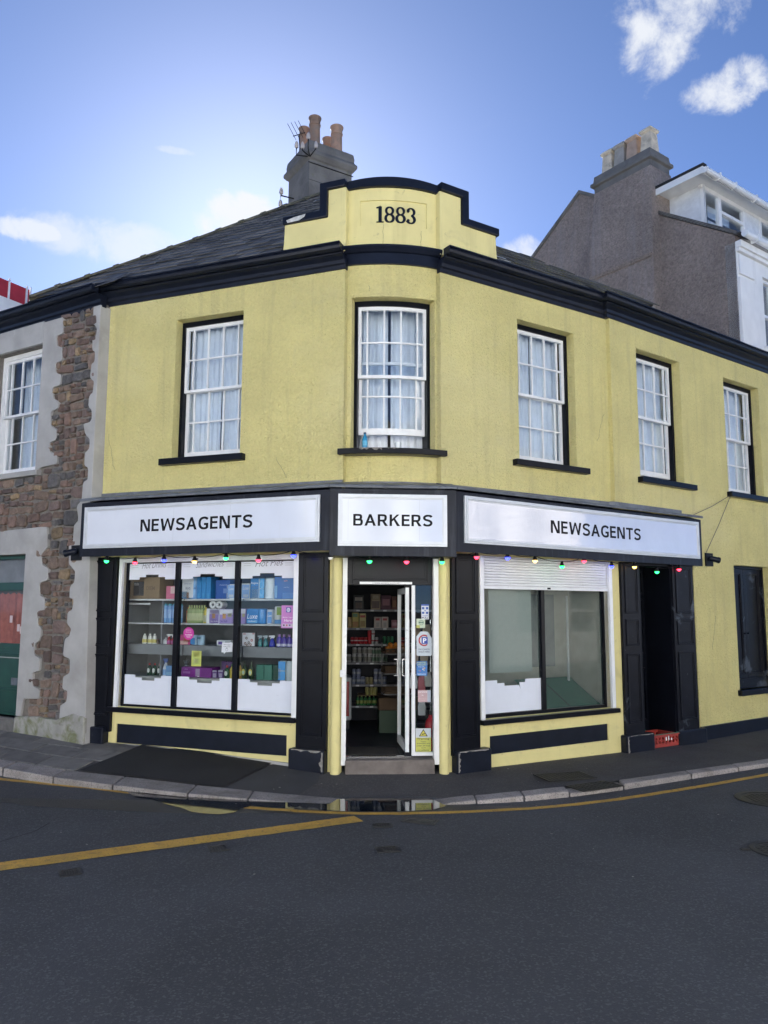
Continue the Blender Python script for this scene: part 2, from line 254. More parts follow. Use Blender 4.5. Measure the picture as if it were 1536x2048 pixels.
class MB:
    def __init__(s): s.v, s.f = [], []
    def quad(s, *p): n = len(s.v); s.v += [Vector(q) for q in p]; s.f.append(tuple(range(n, n+len(p)))); return s
    def box(s, fr, u0, u1, w0, w1, z0, z1, seg=1):
        n = len(s.v)
        for i in range(seg+1):
            u = u0 + (u1-u0)*i/seg
            s.v += [fr.P(u, w0, z0), fr.P(u, w1, z0), fr.P(u, w1, z1), fr.P(u, w0, z1)]
        for i in range(seg):
            a = n+4*i
            for k in range(4): s.f.append((a+k, a+(k+1) % 4, a+4+(k+1) % 4, a+4+k))
        e = n+4*seg; s.f += [(n, n+3, n+2, n+1), (e, e+1, e+2, e+3)]; return s
    def prism(s, fr, pts, w0, w1):
        n = len(s.v); k = len(pts)
        s.v += [fr.P(u, w0, z) for u, z in pts] + [fr.P(u, w1, z) for u, z in pts]
        s.f += [tuple(range(n, n+k)), tuple(range(n+2*k-1, n+k-1, -1))] + [(n+i, n+(i+1) % k, n+k+(i+1) % k, n+k+i) for i in range(k)]; return s
    def frame(s, fr, u0, u1, w0, w1, z0, z1, t, seg=1, tb=None, tt=None):
        tb = t if tb is None else tb; tt = t if tt is None else tt; a, b = min(u0, u1), max(u0, u1)
        s.box(fr, a, a+t, w0, w1, z0, z1); s.box(fr, b-t, b, w0, w1, z0, z1)
        s.box(fr, a+t, b-t, w0, w1, z1-tt, z1, seg); s.box(fr, a+t, b-t, w0, w1, z0, z0+tb, seg); return s
    def lathe(s, prof, n=16, c=(0, 0, 0), M=None):
        b = len(s.v); M = M or Matrix.Translation(Vector(c))
        for r, z in prof:
            for k in range(n): s.v.append(M @ Vector((r*math.cos(2*math.pi*k/n), r*math.sin(2*math.pi*k/n), z)))
        m = len(prof)
        for i in range(m-1):
            for k in range(n): s.f.append((b+i*n+k, b+i*n+(k+1) % n, b+(i+1)*n+(k+1) % n, b+(i+1)*n+k))
        s.f += [tuple(range(b+n-1, b-1, -1)), tuple(range(b+(m-1)*n, b+m*n))]; return s
    def tube(s, pts, r, n=6):
        pts = [Vector(p) for p in pts]; b = len(s.v)
        for i, p in enumerate(pts):
            d = (pts[min(i+1, len(pts)-1)] - pts[max(i-1, 0)]).normalized()
            a = d.cross(Vector((0, 0, 1))); a = a if a.length > 0.05 else d.cross(Vector((1, 0, 0))); a.normalize(); e = d.cross(a)
            s.v += [p + a*r*math.cos(2*math.pi*k/n) + e*r*math.sin(2*math.pi*k/n) for k in range(n)]
        for i in range(len(pts)-1):
            for k in range(n): s.f.append((b+i*n+k, b+i*n+(k+1) % n, b+(i+1)*n+(k+1) % n, b+(i+1)*n+k))
        e = b+(len(pts)-1)*n; s.f += [tuple(range(b+n-1, b-1, -1)), tuple(range(e, e+n))]; return s
    def sweep(s, path, prof, caps=True):     # path: plan points walked with the street on the right; prof: closed (w, z)
        b = len(s.v); k = len(prof); path = [Vector((p[0], p[1], 0)) for p in path]
        for i, p in enumerate(path):
            d0 = (p-path[i-1]).normalized() if i else None; d1 = (path[i+1]-p).normalized() if i < len(path)-1 else None
            d0 = d0 or d1; d1 = d1 or d0
            n0, n1 = Vector((d0.y, -d0.x, 0)), Vector((d1.y, -d1.x, 0)); m_ = (n0+n1)
            m_ = m_/max(0.25, (1+n0.dot(n1)))
            for w, z in prof: s.v.append(p + m_*w + Vector((0, 0, z)))
        for i in range(len(path)-1):
            for j in range(k): s.f.append((b+i*k+j, b+i*k+(j+1) % k, b+(i+1)*k+(j+1) % k, b+(i+1)*k+j))
        if caps: e = b+(len(path)-1)*k; s.f += [tuple(range(b+k-1, b-1, -1)), tuple(range(e, e+k))]
        return s
    def mesh(s, name, m, smooth=False):
        me = bpy.data.meshes.new(name); me.from_pydata(s.v, [], s.f); me.update()
        bm = bmesh.new(); bm.from_mesh(me); bmesh.ops.recalc_face_normals(bm, faces=bm.faces)
        bm.to_mesh(me); bm.free()
        if smooth: me.polygons.foreach_set('use_smooth', [True]*len(me.polygons))
        me.materials.append(m); return me
    def build(s, name, m, parent=None, bevel=0.0, smooth=False, local=False, label=None):
        o = bpy.data.objects.new(name, s.mesh(name, m, smooth))
        if local:
            o.parent = parent; COL.objects.link(o); WM[o.name] = W(parent)
        else: attach(o, parent)
        if smooth and not bevel:
            md = o.modifiers.new('split', 'EDGE_SPLIT'); md.split_angle = R_(42)
        if bevel:
            md = o.modifiers.new('edge', 'BEVEL'); md.width = bevel; md.segments = 2; md.limit_method = 'ANGLE'; md.angle_limit = R_(40)
        if label: o['label'] = label
        return o
def inst(me, name, parent, M, m=None):
    o = bpy.data.objects.new(name, me); o.matrix_basis = M; attach(o, parent)
    if m: o.material_slots[0].link = 'OBJECT'; o.material_slots[0].material = m
    return o
def clone(root, loc, rz=None, label=None, group=None):
    r = root.copy(); COL.objects.link(r); r.location = loc
    if rz is not None: r.rotation_euler = (0, 0, rz)
    if label: r['label'] = label
    if group: r['group'] = group
    for ch in list(root.children):
        c = ch.copy(); COL.objects.link(c); c.parent = r
        for g in list(ch.children):
            d = g.copy(); COL.objects.link(d); d.parent = c
    return r
def wall_mb(fr, u0, u1, z0, z1, holes, thick=0.25, seg=1, ustep=None, mb=None):
    """a slab of wall, outer face at w=0, with rectangular holes and their reveals"""
    mb = mb or MB(); us = sorted({u0, u1, *[c for h in holes for c in h[:2] if u0 <= c <= u1]}); zs = sorted({z0, z1, *[c for h in holes for c in h[2:4] if z0 <= c <= z1]})
    if ustep:
        ex = []
        for a, b in zip(us, us[1:]):
            k = max(1, round((b-a)/ustep)); ex += [a+(b-a)*i/k for i in range(k)]
        us = ex+[us[-1]]
    inh = lambda u, z: any(h[0] < u < h[1] and h[2] < z < h[3] for h in holes)
    solid = [[(not inh((us[i]+us[i+1])/2, (zs[j]+zs[j+1])/2)) for j in range(len(zs)-1)] for i in range(len(us)-1)]
    S_ = lambda i, j: 0 <= i < len(us)-1 and 0 <= j < len(zs)-1 and solid[i][j]
    P = fr.P
    for i in range(len(us)-1):
        for j in range(len(zs)-1):
            if not solid[i][j]: continue
            a, b, c, d = us[i], us[i+1], zs[j], zs[j+1]
            mb.quad(P(a, 0, c), P(b, 0, c), P(b, 0, d), P(a, 0, d)); mb.quad(P(a, -thick, c), P(a, -thick, d), P(b, -thick, d), P(b, -thick, c))
            for ok, p, r in ((S_(i-1, j), (a, c), (a, d)), (S_(i+1, j), (b, c), (b, d)), (S_(i, j-1), (a, c), (b, c)), (S_(i, j+1), (a, d), (b, d))):
                if not ok: mb.quad(P(p[0], 0, p[1]), P(r[0], 0, r[1]), P(r[0], -thick, r[1]), P(p[0], -thick, p[1]))
    return mb
def build_welded(mb, name, m, parent):
    me = bpy.data.meshes.new(name); me.from_pydata(mb.v, [], mb.f)
    bm = bmesh.new(); bm.from_mesh(me); bmesh.ops.remove_doubles(bm, verts=bm.verts, dist=1e-4); bmesh.ops.recalc_face_normals(bm, faces=bm.faces); bm.to_mesh(me); bm.free()
    me.materials.append(m); o = bpy.data.objects.new(name, me); attach(o, parent); return o
def text_mb(body, shear=0.0, bold=0.0, extrude=0.0):
    cu = bpy.data.curves.new('lettering', 'FONT'); cu.body = body; cu.align_x = 'CENTER'; cu.shear = shear; cu.offset = bold; cu.resolution_u = 3; cu.extrude = extrude; cu.space_line = 0.9
    ob = bpy.data.objects.new('lettering', cu); COL.objects.link(ob); bpy.context.view_layer.update()
    me = bpy.data.meshes.new_from_object(ob.evaluated_get(bpy.context.evaluated_depsgraph_get()))
    v = [x.co.copy() for x in me.vertices]; f = [tuple(p.vertices) for p in me.polygons]
    bpy.data.objects.remove(ob); bpy.data.curves.remove(cu); bpy.data.meshes.remove(me); return v, f
TXT = {}
def text(body, fr, ul, ur, z0, z1, w, m, parent, name='lettering', shear=0.0, bold=0.0, local=False, rise=0.0):
    """flat lettering fitted between ul..ur (as read) and z0..z1 on a frame"""
    k = (body, shear, bold)
    if k not in TXT: TXT[k] = text_mb(body, shear, bold)
    v, f = TXT[k]; x0, x1 = min(p.x for p in v), max(p.x for p in v); y0, y1 = min(p.y for p in v), max(p.y for p in v)
    mb = MB(); mb.f = list(f)
    for p in v:
        t = (p.x-x0)/(x1-x0); mb.v.append(fr.P(ul+(ur-ul)*t, w, z0+(z1-z0)*(p.y-y0)/(y1-y0)+rise*t))
    return mb.build(name, m, parent, local=local)

# ================================================================== THE GROUND
def lerp_pl(pts, x, k=1):
    if x <= pts[0][0]: a, b = pts[0], pts[1]
    elif x >= pts[-1][0]: a, b = pts[-2], pts[-1]
    else:
        i = max(j for j in range(len(pts)-1) if pts[j][0] <= x); a, b = pts[i], pts[i+1]
    return a[k] + (b[k]-a[k])*(x-a[0])/(b[0]-a[0])
ROAD_Z = -0.12
KB = [(-9, 12.3), (-6.2, 10.55), (-4.607, 9.544), (-3.556, 9.03), (-2.753, 8.775), (-1.905, 8.475), (-1.274, 8.30), (-0.437, 8.115), (0.125, 8.076), (0.51, 8.080), (0.988, 8.128), (1.443, 8.233), (1.943, 8.423), (2.603, 8.731), (3.553, 9.281), (4.876, 10.04), (7, 11.35), (12, 14.9)]
KF = [(-9, 11.9), (-6.2, 10.12), (-4.39, 9.086), (-3.708, 8.726), (-2.951, 8.432), (-2.079, 8.146), (-1.418, 7.99), (-0.825, 7.895), (-0.397, 7.85), (0.071, 7.836), (0.496, 7.85), (0.963, 7.907), (1.401, 8.0), (1.926, 8.199), (2.543, 8.504), (3.477, 9.046), (4.749, 9.774), (7, 11.1), (12, 14.6)]
ZK = [(-9, 0.0), (-4.5, -.02), (-3.5, -.045), (-3, -.058), (-2, -.082), (-1.2, -.102), (-.7, -.114), (-.4, -.122), (.5, -.122), (.8, -.09), (1.4, -.065), (2.4, -.055), (4.6, -.07), (12, -.07)]
sm = lambda p: (p.x, p.y)
WY = [(-12.4, 15.1), sm(S.P(4, 0, 0)), sm(S.P(0, 0, 0)), sm(L.P(3.4, 0, 0)), (VA.x, VA.y), (VB.x, VB.y), sm(RR.P(2.9, 0, 0)), sm(R2.P(2, 0, 0)), sm(R2.P(12, 0, 0))]
ZW = [(-12.4, 0.3), (S.P(2, 0, 0).x, 0.14), (-3.84, 0.11), (-2.2, 0.075), (-0.9, -0.005), (VA.x, -0.03), (VB.x, -0.035), (3.1, -0.075), (4.8, -0.085), (6.5, -0.07), (14, -0.03)]
def pave_z(x, y):
    k, w = lerp_pl(KB, x), lerp_pl(WY, x); t = max(-0.2, min(1.15, (y-k)/max(0.2, w-k)))
    a, b = lerp_pl(ZK, x), lerp_pl(ZW, x); return a+(b-a)*t
def road_z(x, y): return ROAD_Z
def sheet(name, pts, m, zf, dz, kind='structure', parent=None, step=0.25):
    bm = bmesh.new(); bm.faces.new([bm.verts.new((p[0], p[1], 0)) for p in pts])
    xs = [p[0] for p in pts]; ys = [p[1] for p in pts]
    if step:
        k = int((max(xs)-min(xs))/step)+1
        for i in range(1, k):
            bmesh.ops.bisect_plane(bm, geom=bm.verts[:]+bm.edges[:]+bm.faces[:], plane_co=(min(xs)+i*(max(xs)-min(xs))/k, 0, 0), plane_no=(1, 0, 0))
    for v in bm.verts: v.co.z = zf(v.co.x, v.co.y)+dz
    bmesh.ops.recalc_face_normals(bm, faces=bm.faces)
    for f in bm.faces:
        if f.normal.z < 0: f.normal_flip()
    me = bpy.data.meshes.new(name); bm.to_mesh(me); bm.free(); me.materials.append(m)
    o = bpy.data.objects.new(name, me); attach(o, parent)
    if kind: o['kind'] = kind
    return o
sheet('road', [(-300, -300), (300, -300), (300, 400), (-300, 400)], M_ASPH, road_z, 0, step=0)
pv = MB(); XS = [-12+0.2*i for i in range(126)]
for i, x in enumerate(XS):
    for j in range(11):
        y = lerp_pl(KB, x) + (lerp_pl(WY, x)+0.35-lerp_pl(KB, x))*j/10; pv.v.append(Vector((x, y, pave_z(x, y)-0.012)))
for i in range(len(XS)-1):
    for j in range(10): pv.f.append((i*11+j, (i+1)*11+j, (i+1)*11+j+1, i*11+j+1))
PAVE = pv.build('pavement', M_TARM); PAVE['kind'] = 'structure'
WM[PAVE.name] = Matrix.Identity(4)
# granite kerb, stone by stone
KERB = MB().quad((-30, 30, -0.3), (-29, 30, -0.3), (-29, 31, -0.3)).build('kerb', M_GRAN) if False else None
joints = [-8.4, -7.3, -6.2, -5.25, -4.33, -3.60, -2.85, -1.99, -1.35, -0.42, 0.47, 0.93, 1.42, 1.92, 2.58, 3.52, 4.25, 4.95, 5.9, 6.9, 8.0, 9.2, 10.4]
kroot = thing('kerb', None, None, kind='structure')
for a, b in zip(joints, joints[1:]):
    mb = MB(); n = 4; g = 0.006
    for i in range(n+1):
        xf = a+g+(b-a-2*g)*i/n; xb = xf*1.0 + (0.06 if xf > 2 else 0.0)*0
        yf, yb = lerp_pl(KF, xf), lerp_pl(KB, xb)-0.004; z = lerp_pl(ZK, xf)+random.uniform(-.002, .002)-(.022 if abs(a-1.92) < .01 else 0)
        mb.v += [Vector((xf, yf, z-0.25)), Vector((xf, yf, z)), Vector((xb, yb, z+0.002)), Vector((xb, yb, z-0.25))]
    for i in range(n):
        for k in range(4): mb.f.append((4*i+k, 4*i+(k+1) % 4, 4*i+4+(k+1) % 4, 4*i+4+k))
    mb.f += [(0, 3, 2, 1), (4*n, 4*n+1, 4*n+2, 4*n+3)]
    mb.build('kerb_stone', M_GRAN, kroot, bevel=0.014)
# paving slabs left of the fresh tarmac
def slab_pt(s, t):
    x = s; k, w = lerp_pl(KB, x), lerp_pl(WY, x); return x+0.45*t, 0
def slab(xa, xb, ta, tb):
    mb = MB(); pts = []
    for x, t in ((xa, ta), (xb, ta), (xb, tb), (xa, tb)):
        xx = x+0.30*t; y = lerp_pl(KB, xx); y += (lerp_pl(WY, xx)-y)*t; pts.append((xx, y))
    c = Vector((sum(p[0] for p in pts)/4, sum(p[1] for p in pts)/4)); top = []
    for p in pts:
        d = c-Vector(p); q_ = Vector(p)+d.normalized()*0.008; top.append(Vector((q_.x, q_.y, pave_z(q_.x, q_.y)+0.006)))
    dz = random.uniform(-.003, .004); n = len(mb.v)
    mb.v += [v+Vector((0, 0, dz)) for v in top] + [v-Vector((0, 0, 0.03)) for v in top]
    mb.f += [(0, 1, 2, 3), (7, 6, 5, 4)] + [(i, (i+1) % 4, 4+(i+1) % 4, 4+i) for i in range(4)]
    return mb.build('paving_slab', M_SLAB, PAVE, bevel=0.004)
for row, (ta, tb, off) in enumerate(((0.0, 0.36, 0.0), (0.36, 0.70, 0.38), (0.70, 0.985, 0.1))):
    x = -9.0+off; endx = (-3.50, -3.36, -3.28)[row]
    while x < endx-0.12:
        wd = random.choice((0.62, 0.74, 0.86)); x2 = min(x+wd, endx) if x+wd < endx-0.25 else endx
        slab(x, x2, ta, tb); x = x2
sheet('tarmac_patch', [(-2.99, 9.86), (-1.22, 9.27), (-1.69, 8.42), (-2.0, 8.52), (-2.75, 8.79), (-3.44, 9.0)], M_PATCH, pave_z, 0.009)
sheet('tarmac_patch', [(-1.212, 9.262), (-0.70, 8.93), (-0.70, 8.60), (-0.86, 8.22), (-0.88, 8.22), (-1.27, 8.31), (-1.68, 8.415)], M_OLDP, pave_z, -0.004)
wet = []
for k in range(44):      # damp ragged margin of the puddle
    a = 2*math.pi*k/44; wet.append((-1.25+2.75*math.cos(a)*random.uniform(.96, 1.04), 7.93-.12*math.cos(a)+(.44 if math.sin(a) < 0 else .02)*math.sin(a)*random.uniform(.85, 1.12)))
sheet('damp_road', wet, mat('damp_asphalt', (0.026, 0.028, 0.033), 0.42, var=0.2, vscale=3, bump=0.8, bscale=95, bdist=0.008), road_z, 0.0018, step=0)
# puddle lying over the dropped kerb and along the gutter
sheet('puddle', [(-3.70, 8.74), (-3.3, 8.62), (-2.93, 8.46), (-2.66, 8.30), (-2.50, 8.08), (-2.30, 7.99), (-2.10, 7.80), (-1.95, 7.70), (-1.80, 7.54), (-1.66, 7.48), (-1.52, 7.455), (-1.40, 7.52), (-1.36, 7.66), (-1.27, 7.775), (-1.1, 7.70), (-0.99, 7.69), (-0.85, 7.66), (-0.69, 7.645), (-0.45, 7.60), (-0.215, 7.585), (0.164, 7.592), (0.479, 7.66), (0.62, 7.80), (0.56, 7.95), (0.49, 8.084), (0.125, 8.08), (-0.30, 8.09), (-0.46, 8.05), (-0.52, 7.86), (-0.825, 7.899), (-1.418, 7.994), (-2.079, 8.15), (-2.951, 8.436)],
      (lambda: (MATS.__setitem__('w', None), mat('still_water', (0.018, 0.021, 0.025), 0.035, var=0, spec=0.9))[1])(), road_z, 0.006, step=0)
MATS.pop('w', None)
# yellow paint
def strip(name, line, wid, zf, dz):
    a, b = [], []
    for i, p in enumerate(line):
        d = Vector(line[min(i+1, len(line)-1)])-Vector(line[max(i-1, 0)]); d.normalize(); n = Vector((-d.y, d.x))*wid/2
        j = random.uniform(-.006, .006); a.append((p[0]+n.x, p[1]+n.y+j)); b.append((p[0]-n.x, p[1]-n.y+j))
    mb = MB()
    for i in range(len(a)): mb.v += [Vector((*a[i], zf(*a[i])+dz)), Vector((*b[i], zf(*b[i])+dz))]
    for i in range(len(a)-1): mb.f.append((2*i, 2*i+2, 2*i+3, 2*i+1))
    o = mb.build(name, M_LINE); o['kind'] = 'structure'; return o
def dense(pts, st=0.12):
    out = []
    for p, q_ in zip(pts, pts[1:]):
        k = max(1, int((Vector(q_)-Vector(p)).length/st)); out += [tuple(Vector(p).lerp(Vector(q_), i/k)) for i in range(k)]
    return out+[pts[-1]]
strip('kerbside_yellow_line', dense([(-9, 11.72), (-6.2, 9.95), (-4.283, 8.904), (-3.6, 8.66), (-3.093, 8.49), (-2.404, 8.20), (-1.831, 7.93), (-1.288, 7.71), (-0.689, 7.575), (-0.213, 7.52), (0.163, 7.523), (0.781, 7.590), (1.424, 7.725), (1.903, 7.89), (2.413, 8.115), (3.46, 8.687), (4.528, 9.33), (6.8, 10.8), (11.8, 14.3)]), 0.085, road_z, 0.0035)
d0, d1 = Vector((-2.84, 5.992)), Vector((-0.22, 7.335)); dd = (d0-d1).normalized()
strip('diagonal_yellow_line', dense([tuple(d1+dd*6.0), tuple(d1)]), 0.205, road_z, 0.0045)
# wall-foot grime line is in the tarmac material; iron covers next
def round_cover(x, y, r, label):
    t = thing('manhole_cover', label, 'manhole cover', (x, y, ROAD_Z+0.003))
    mb = MB(); mb.lathe([(r*0.80, 0), (r, 0.0), (r, 0.006), (r*0.97, 0.009), (r*0.83, 0.009), (r*0.80, 0.004)], 40); mb.build('rim', M_IRON, t, local=True)
    mb = MB(); mb.lathe([(r*0.795, 0), (r*0.795, 0.004), (r*0.70, 0.006)], 40)
    k = int(r/0.035)
    for i in range(-k, k+1):
        for j in range(-k, k+1):
            px, py = i*0.05, j*0.05
            if math.hypot(px, py) < r*0.70: mb.box(LOC, px-.017, px+.017, -py-.017, -py+.017, 0.005, 0.010)
    mb.build('plate', M_IRON, t, local=True); return t
def square_cover(x, y, w, d, rz, label, zf, name='access_cover', cat='access cover', cells=(5, 4)):
    t = thing(name, label, cat, (x, y, zf(x, y)+0.003), rz); e = .1
    gx, gy = (zf(x+e, y)-zf(x-e, y))/(2*e), (zf(x, y+e)-zf(x, y-e))/(2*e); N_ = Vector((-gx, -gy, 1)).normalized()
    t.rotation_mode = 'QUATERNION'; t.rotation_quaternion = (Vector((0, 0, 1)).rotation_difference(N_).to_matrix() @ Matrix.Rotation(rz, 3, 'Z')).to_quaternion()
    MB().frame(Flat0(), -w/2, w/2, 0, 0.006, -d/2, d/2, 0.022).build('rim', M_IRON, t, local=True)
    mb = MB(); mb.box(LOC, -w/2+.025, w/2-.025, -d/2+.025, d/2-.025, -0.004, 0.003)
    nx, ny = cells
    for i in range(nx):
        for j in range(ny):
            cx = -w/2+.03+(w-.06)*(i+.5)/nx; cy = -d/2+.03+(d-.06)*(j+.5)/ny
            mb.box(LOC, cx-(w-.06)/nx*.36, cx+(w-.06)/nx*.36, -cy-(d-.06)/ny*.36, -cy+(d-.06)/ny*.36, 0.002, 0.006)
    mb.build('plate', M_IRON, t, local=True); return t
class Flat0:      # a frame lying flat on the ground
    def P(s, u, w, z): return Vector((u, z, w))
round_cover(3.95, 8.12, 0.34, 'large round iron manhole cover in the road nearest the right kerb')
round_cover(3.19, 6.45, 0.23, 'smaller round iron manhole cover with a lifting lug, in the open road')
MB().box(LOC, 2.885, 2.955, -6.49, -6.45, ROAD_Z+.003, ROAD_Z+.011).build('lifting_lug', M_IRON, bpy.data.objects['manhole_cover.001'])
for x, y, w, d, rz, lab in ((-2.27, 5.867, 0.15, 0.15, 0.5, 'small worn iron cover in the road below the diagonal yellow line'), (-1.314, 6.442, 0.16, 0.15, 0.4, 'small iron cover just under the middle of the diagonal yellow line'),
                            (0.04, 6.436, 0.19, 0.15, 0.2, 'small iron cover in the open road in front of the shop door'), (0.0, 7.118, 0.17, 0.13, 0.1, 'small iron cover just past the tip of the diagonal yellow line')):
    square_cover(x, y, w, d, rz, lab, road_z)
square_cover(0.34, 7.27, 0.32, 0.17, -0.35, 'flat rectangular iron cover close under the kerbside yellow line', road_z, cells=(2, 1))
square_cover(2.03, 8.87, 0.60, 0.36, 0.30, 'large rectangular iron cover set in the pavement before the right shop window', pave_z, cells=(10, 7))
square_cover(2.25, 8.462, 0.56, 0.30, 0.50, 'iron gully cover set into the kerb line', lambda x, y: -0.072, name='gully_cover', cat='gully cover', cells=(7, 5))

# ================================================================== THE YELLOW CORNER SHOP
SHOP = thing('yellow_corner_shop', 'yellow roughcast corner building with navy trim, curved parapet and a newsagent shop below', 'building', (0.1, 8.94, 0))
Lw = (1.40, 2.41, 3.69, 5.557); Rw = (1.233, 2.256, 3.675, 5.55); R2w = [(0.592, 1.674, 3.67, 5.575), (2.893, 3.985, 3.67, 5.562)]; Bw = (0.09, 1.10, 3.66, 5.55)
Board = (2.92, 3.99, 0.56, 2.50)
build_welded(wall_mb(L, 0, 3.514, 3.05, 5.93, [Lw]), 'wall', M_YEL, SHOP)
build_welded(wall_mb(RR, 0, 2.92, 3.05, 5.93, [Rw]), 'wall', M_YEL, SHOP)
build_welded(wall_mb(BOW, 0, BOW.len, 3.05, 6.02, [Bw], ustep=0.1), 'wall', M_YEL, SHOP)
build_welded(wall_mb(R2, 0, 7.5, 0.055, 5.93, [*R2w, Board, (-1, 1.80, -1, 3.15), (6.2, 7.2, 3.67, 5.56)]), 'wall', M_YEL, SHOP)
MB().box(R2, 1.80, 7.5, -.2, 0.025, -0.2, 0.10).prism(R2, [(3.0, 0.10), (7.5, 0.10), (7.5, 0.02)], -.1, 0.0).build('plinth', M_NAVY, SHOP, bevel=0.008)
build_welded(wall_mb(L, 0, 3.514, -0.2, 3.05, [(0.60, 3.07, 0.55, 2.42), (0.67, 3.08, 0.10, 0.335)], thick=.055), 'shopfront_wall', M_YELS, SHOP)
build_welded(wall_mb(RR, 0, 4.55, -0.25, 3.05, [(0.60, 2.76, 0.50, 2.43), (0.69, 2.70, 0.088, 0.30), (3.37, 4.06, -0.25, 2.42)], thick=.055), 'shopfront_wall', M_YELS, SHOP)
MB().box(L, 0.64, 3.11, -.20, -.018, 0.07, 0.36).build('stallriser_panel', M_NAVY, SHOP)
MB().box(RR, 0.66, 2.73, -.20, -.018, 0.06, 0.33).build('stallriser_panel', M_NAVY, SHOP)
MB().prism(L, [(0.55, -0.02), (1.2, -0.02), (2.4, 0.055), (2.95, 0.10), (2.3, 0.092), (0.55, 0.03)], 0, 0.035).build('cement_fillet', M_REND, SHOP, bevel=0.01)
# yellow rounded door posts
for u in (-0.052, 1.182):
    mb = MB(); mb.lathe([(0.056, -0.08), (0.056, 2.44)], 20, CF.P(u, -0.005, 0)); mb.build('door_post', M_YELS, SHOP, smooth=True)
def ragged(fr, ul, ur, z0, z1, w, vert):
    k = 9; a, b = [], []
    for i in range(k+1):
        t = i/k
        if vert: a.append((ul+random.uniform(-.002, .002), z0+(z1-z0)*t)); b.append((ul+(ur-ul)*random.uniform(.15, 1.0), z0+(z1-z0)*t))
        else: a.append((ul+(ur-ul)*t, z1)); b.append((ul+(ur-ul)*t, z1-(z1-z0)*random.uniform(.1, 1.0)))
    MB().prism(fr, a+b[::-1], w, w+.002).build('chipped_paint', mat('bare_chipped_stone', (.24, .23, .215), .9, var=.3, vscale=30), SHOP)
ragged(L, .165, .215, -.02, .19, .1005, True); ragged(L, .19, .56, .180, .207, .1005, False); ragged(RR, .145, .19, -.04, .17, .1105, True); ragged(RR, .16, .58, .165, .187, .1105, False); ragged(RR, 2.945, 2.985, -.09, .12, .1105, True); ragged(RR, 3.0, 3.44, .118, .132, .1105, False)
ragged(BOW, .22, .46, 3.62, 3.654, .1505, False); ragged(BOW, .52, .64, 3.635, 3.654, .1505, False)
for u, za, zb in ((.46, 6.21, 6.47), (.93, 6.20, 6.42), (.30, 5.62, 5.70)):
    pts_ = [BOW.P(u+random.uniform(-.012, .012), .001, za+(zb-za)*i/6) for i in range(7)]; MB().tube(pts_, .0022, 4).build('hairline_crack', mat('crack_shadow', (.22, .20, .12), .9), SHOP)
for fr, u, za, zb in ((L, 3.3, 3.6, 4.1), (L, .75, 3.35, 3.62), (RR, 2.66, 4.1, 4.5), (R2, 2.2, 1.2, 1.7)):
    pts_ = [fr.P(u+.02*i+random.uniform(-.015, .015), .001, za+(zb-za)*i/7) for i in range(8)]; MB().tube(pts_, .002, 4).build('hairline_crack', mat('crack_shadow', (.22, .20, .12), .9), SHOP)
# --- cornice and gutters
COR = [(-0.05, 5.885), (0.02, 5.885), (0.026, 5.93), (0.05, 5.945), (0.056, 5.985), (0.10, 6.02), (0.13, 6.035), (0.13, 6.05), (-0.05, 6.05)]
GUT = [(0.10, 6.052), (0.17, 6.052), (0.205, 6.07), (0.215, 6.10), (0.205, 6.125), (0.222, 6.13), (0.222, 6.146), (0.09, 6.146)]
lp = [L.P(3.60, 0, 0), L.P(-.015, 0, 0)]
rp = [RR.P(-.015, 0, 0), RR.P(2.86, 0, 0), R2.P(-0.05, 0, 0)-R2.n*0.0, R2.P(7.5, 0, 0)]
for path in (lp, rp):
    MB().sweep(path, COR).build('cornice', M_NAVY, SHOP, bevel=0.004); MB().sweep(path, GUT).build('gutter', M_NAVY, SHOP)
bp = [BOW.P(BOW.len*i/14, 0, 0) for i in range(15)]
MB().sweep(bp, [(-0.04, 5.955), (0.035, 5.955), (0.035, 6.09), (0.06, 6.10), (0.10, 6.15), (0.10, 6.175), (-0.04, 6.185)]).build('cornice', M_NAVY, SHOP)
MB().sweep(bp, [(-0.03, 6.187), (0.076, 6.177), (0.078, 6.185), (-0.03, 6.20)]).build('lead_flashing', M_LEAD, SHOP)
# --- parapet
Lpar = [(0, 6.12), (0.90, 6.12), (0.862, 6.24), (0.848, 6.36), (0.84, 6.60), (0.24, 6.60), (0.24, 6.95), (0, 6.95)]
Rpar = [(0, 6.12), (0.965, 6.12), (0.925, 6.24), (0.905, 6.36), (0.895, 6.60), (0.33, 6.60), (0.33, 6.95), (0, 6.95)]
MB().prism(L, Lpar, -0.24, 0).build('parapet', M_YELS, SHOP, bevel=0.01); MB().prism(RR, Rpar, -0.24, 0).build('parapet', M_YELS, SHOP, bevel=0.01)
pm = wall_mb(BOW, 0, BOW.len, 6.15, 6.95, [(0.18, 1.0, 6.46, 6.79)], thick=0.2, ustep=0.07); build_welded(pm, 'parapet', M_YELS, SHOP)
MB().box(BOW, 0.16, 1.02, -0.19, -0.018, 6.44, 6.81, seg=14).build('date_panel', M_YELS, SHOP)
MB().prism(L, [(0.0, 6.95), (0.24, 6.95), (0.24, 6.59), (0.855, 6.59), (0.855, 6.69), (0.345, 6.69), (0.345, 7.045), (0.0, 7.045)], -0.27, 0.035).build('coping', M_NAVY, SHOP, bevel=0.012)
MB().prism(RR, [(0.0, 6.95), (0.33, 6.95), (0.33, 6.59), (0.93, 6.59), (0.93, 6.69), (0.437, 6.69), (0.437, 7.055), (0.0, 7.055)], -0.27, 0.035).build('coping', M_NAVY, SHOP, bevel=0.012)
cm = MB(); n = 18
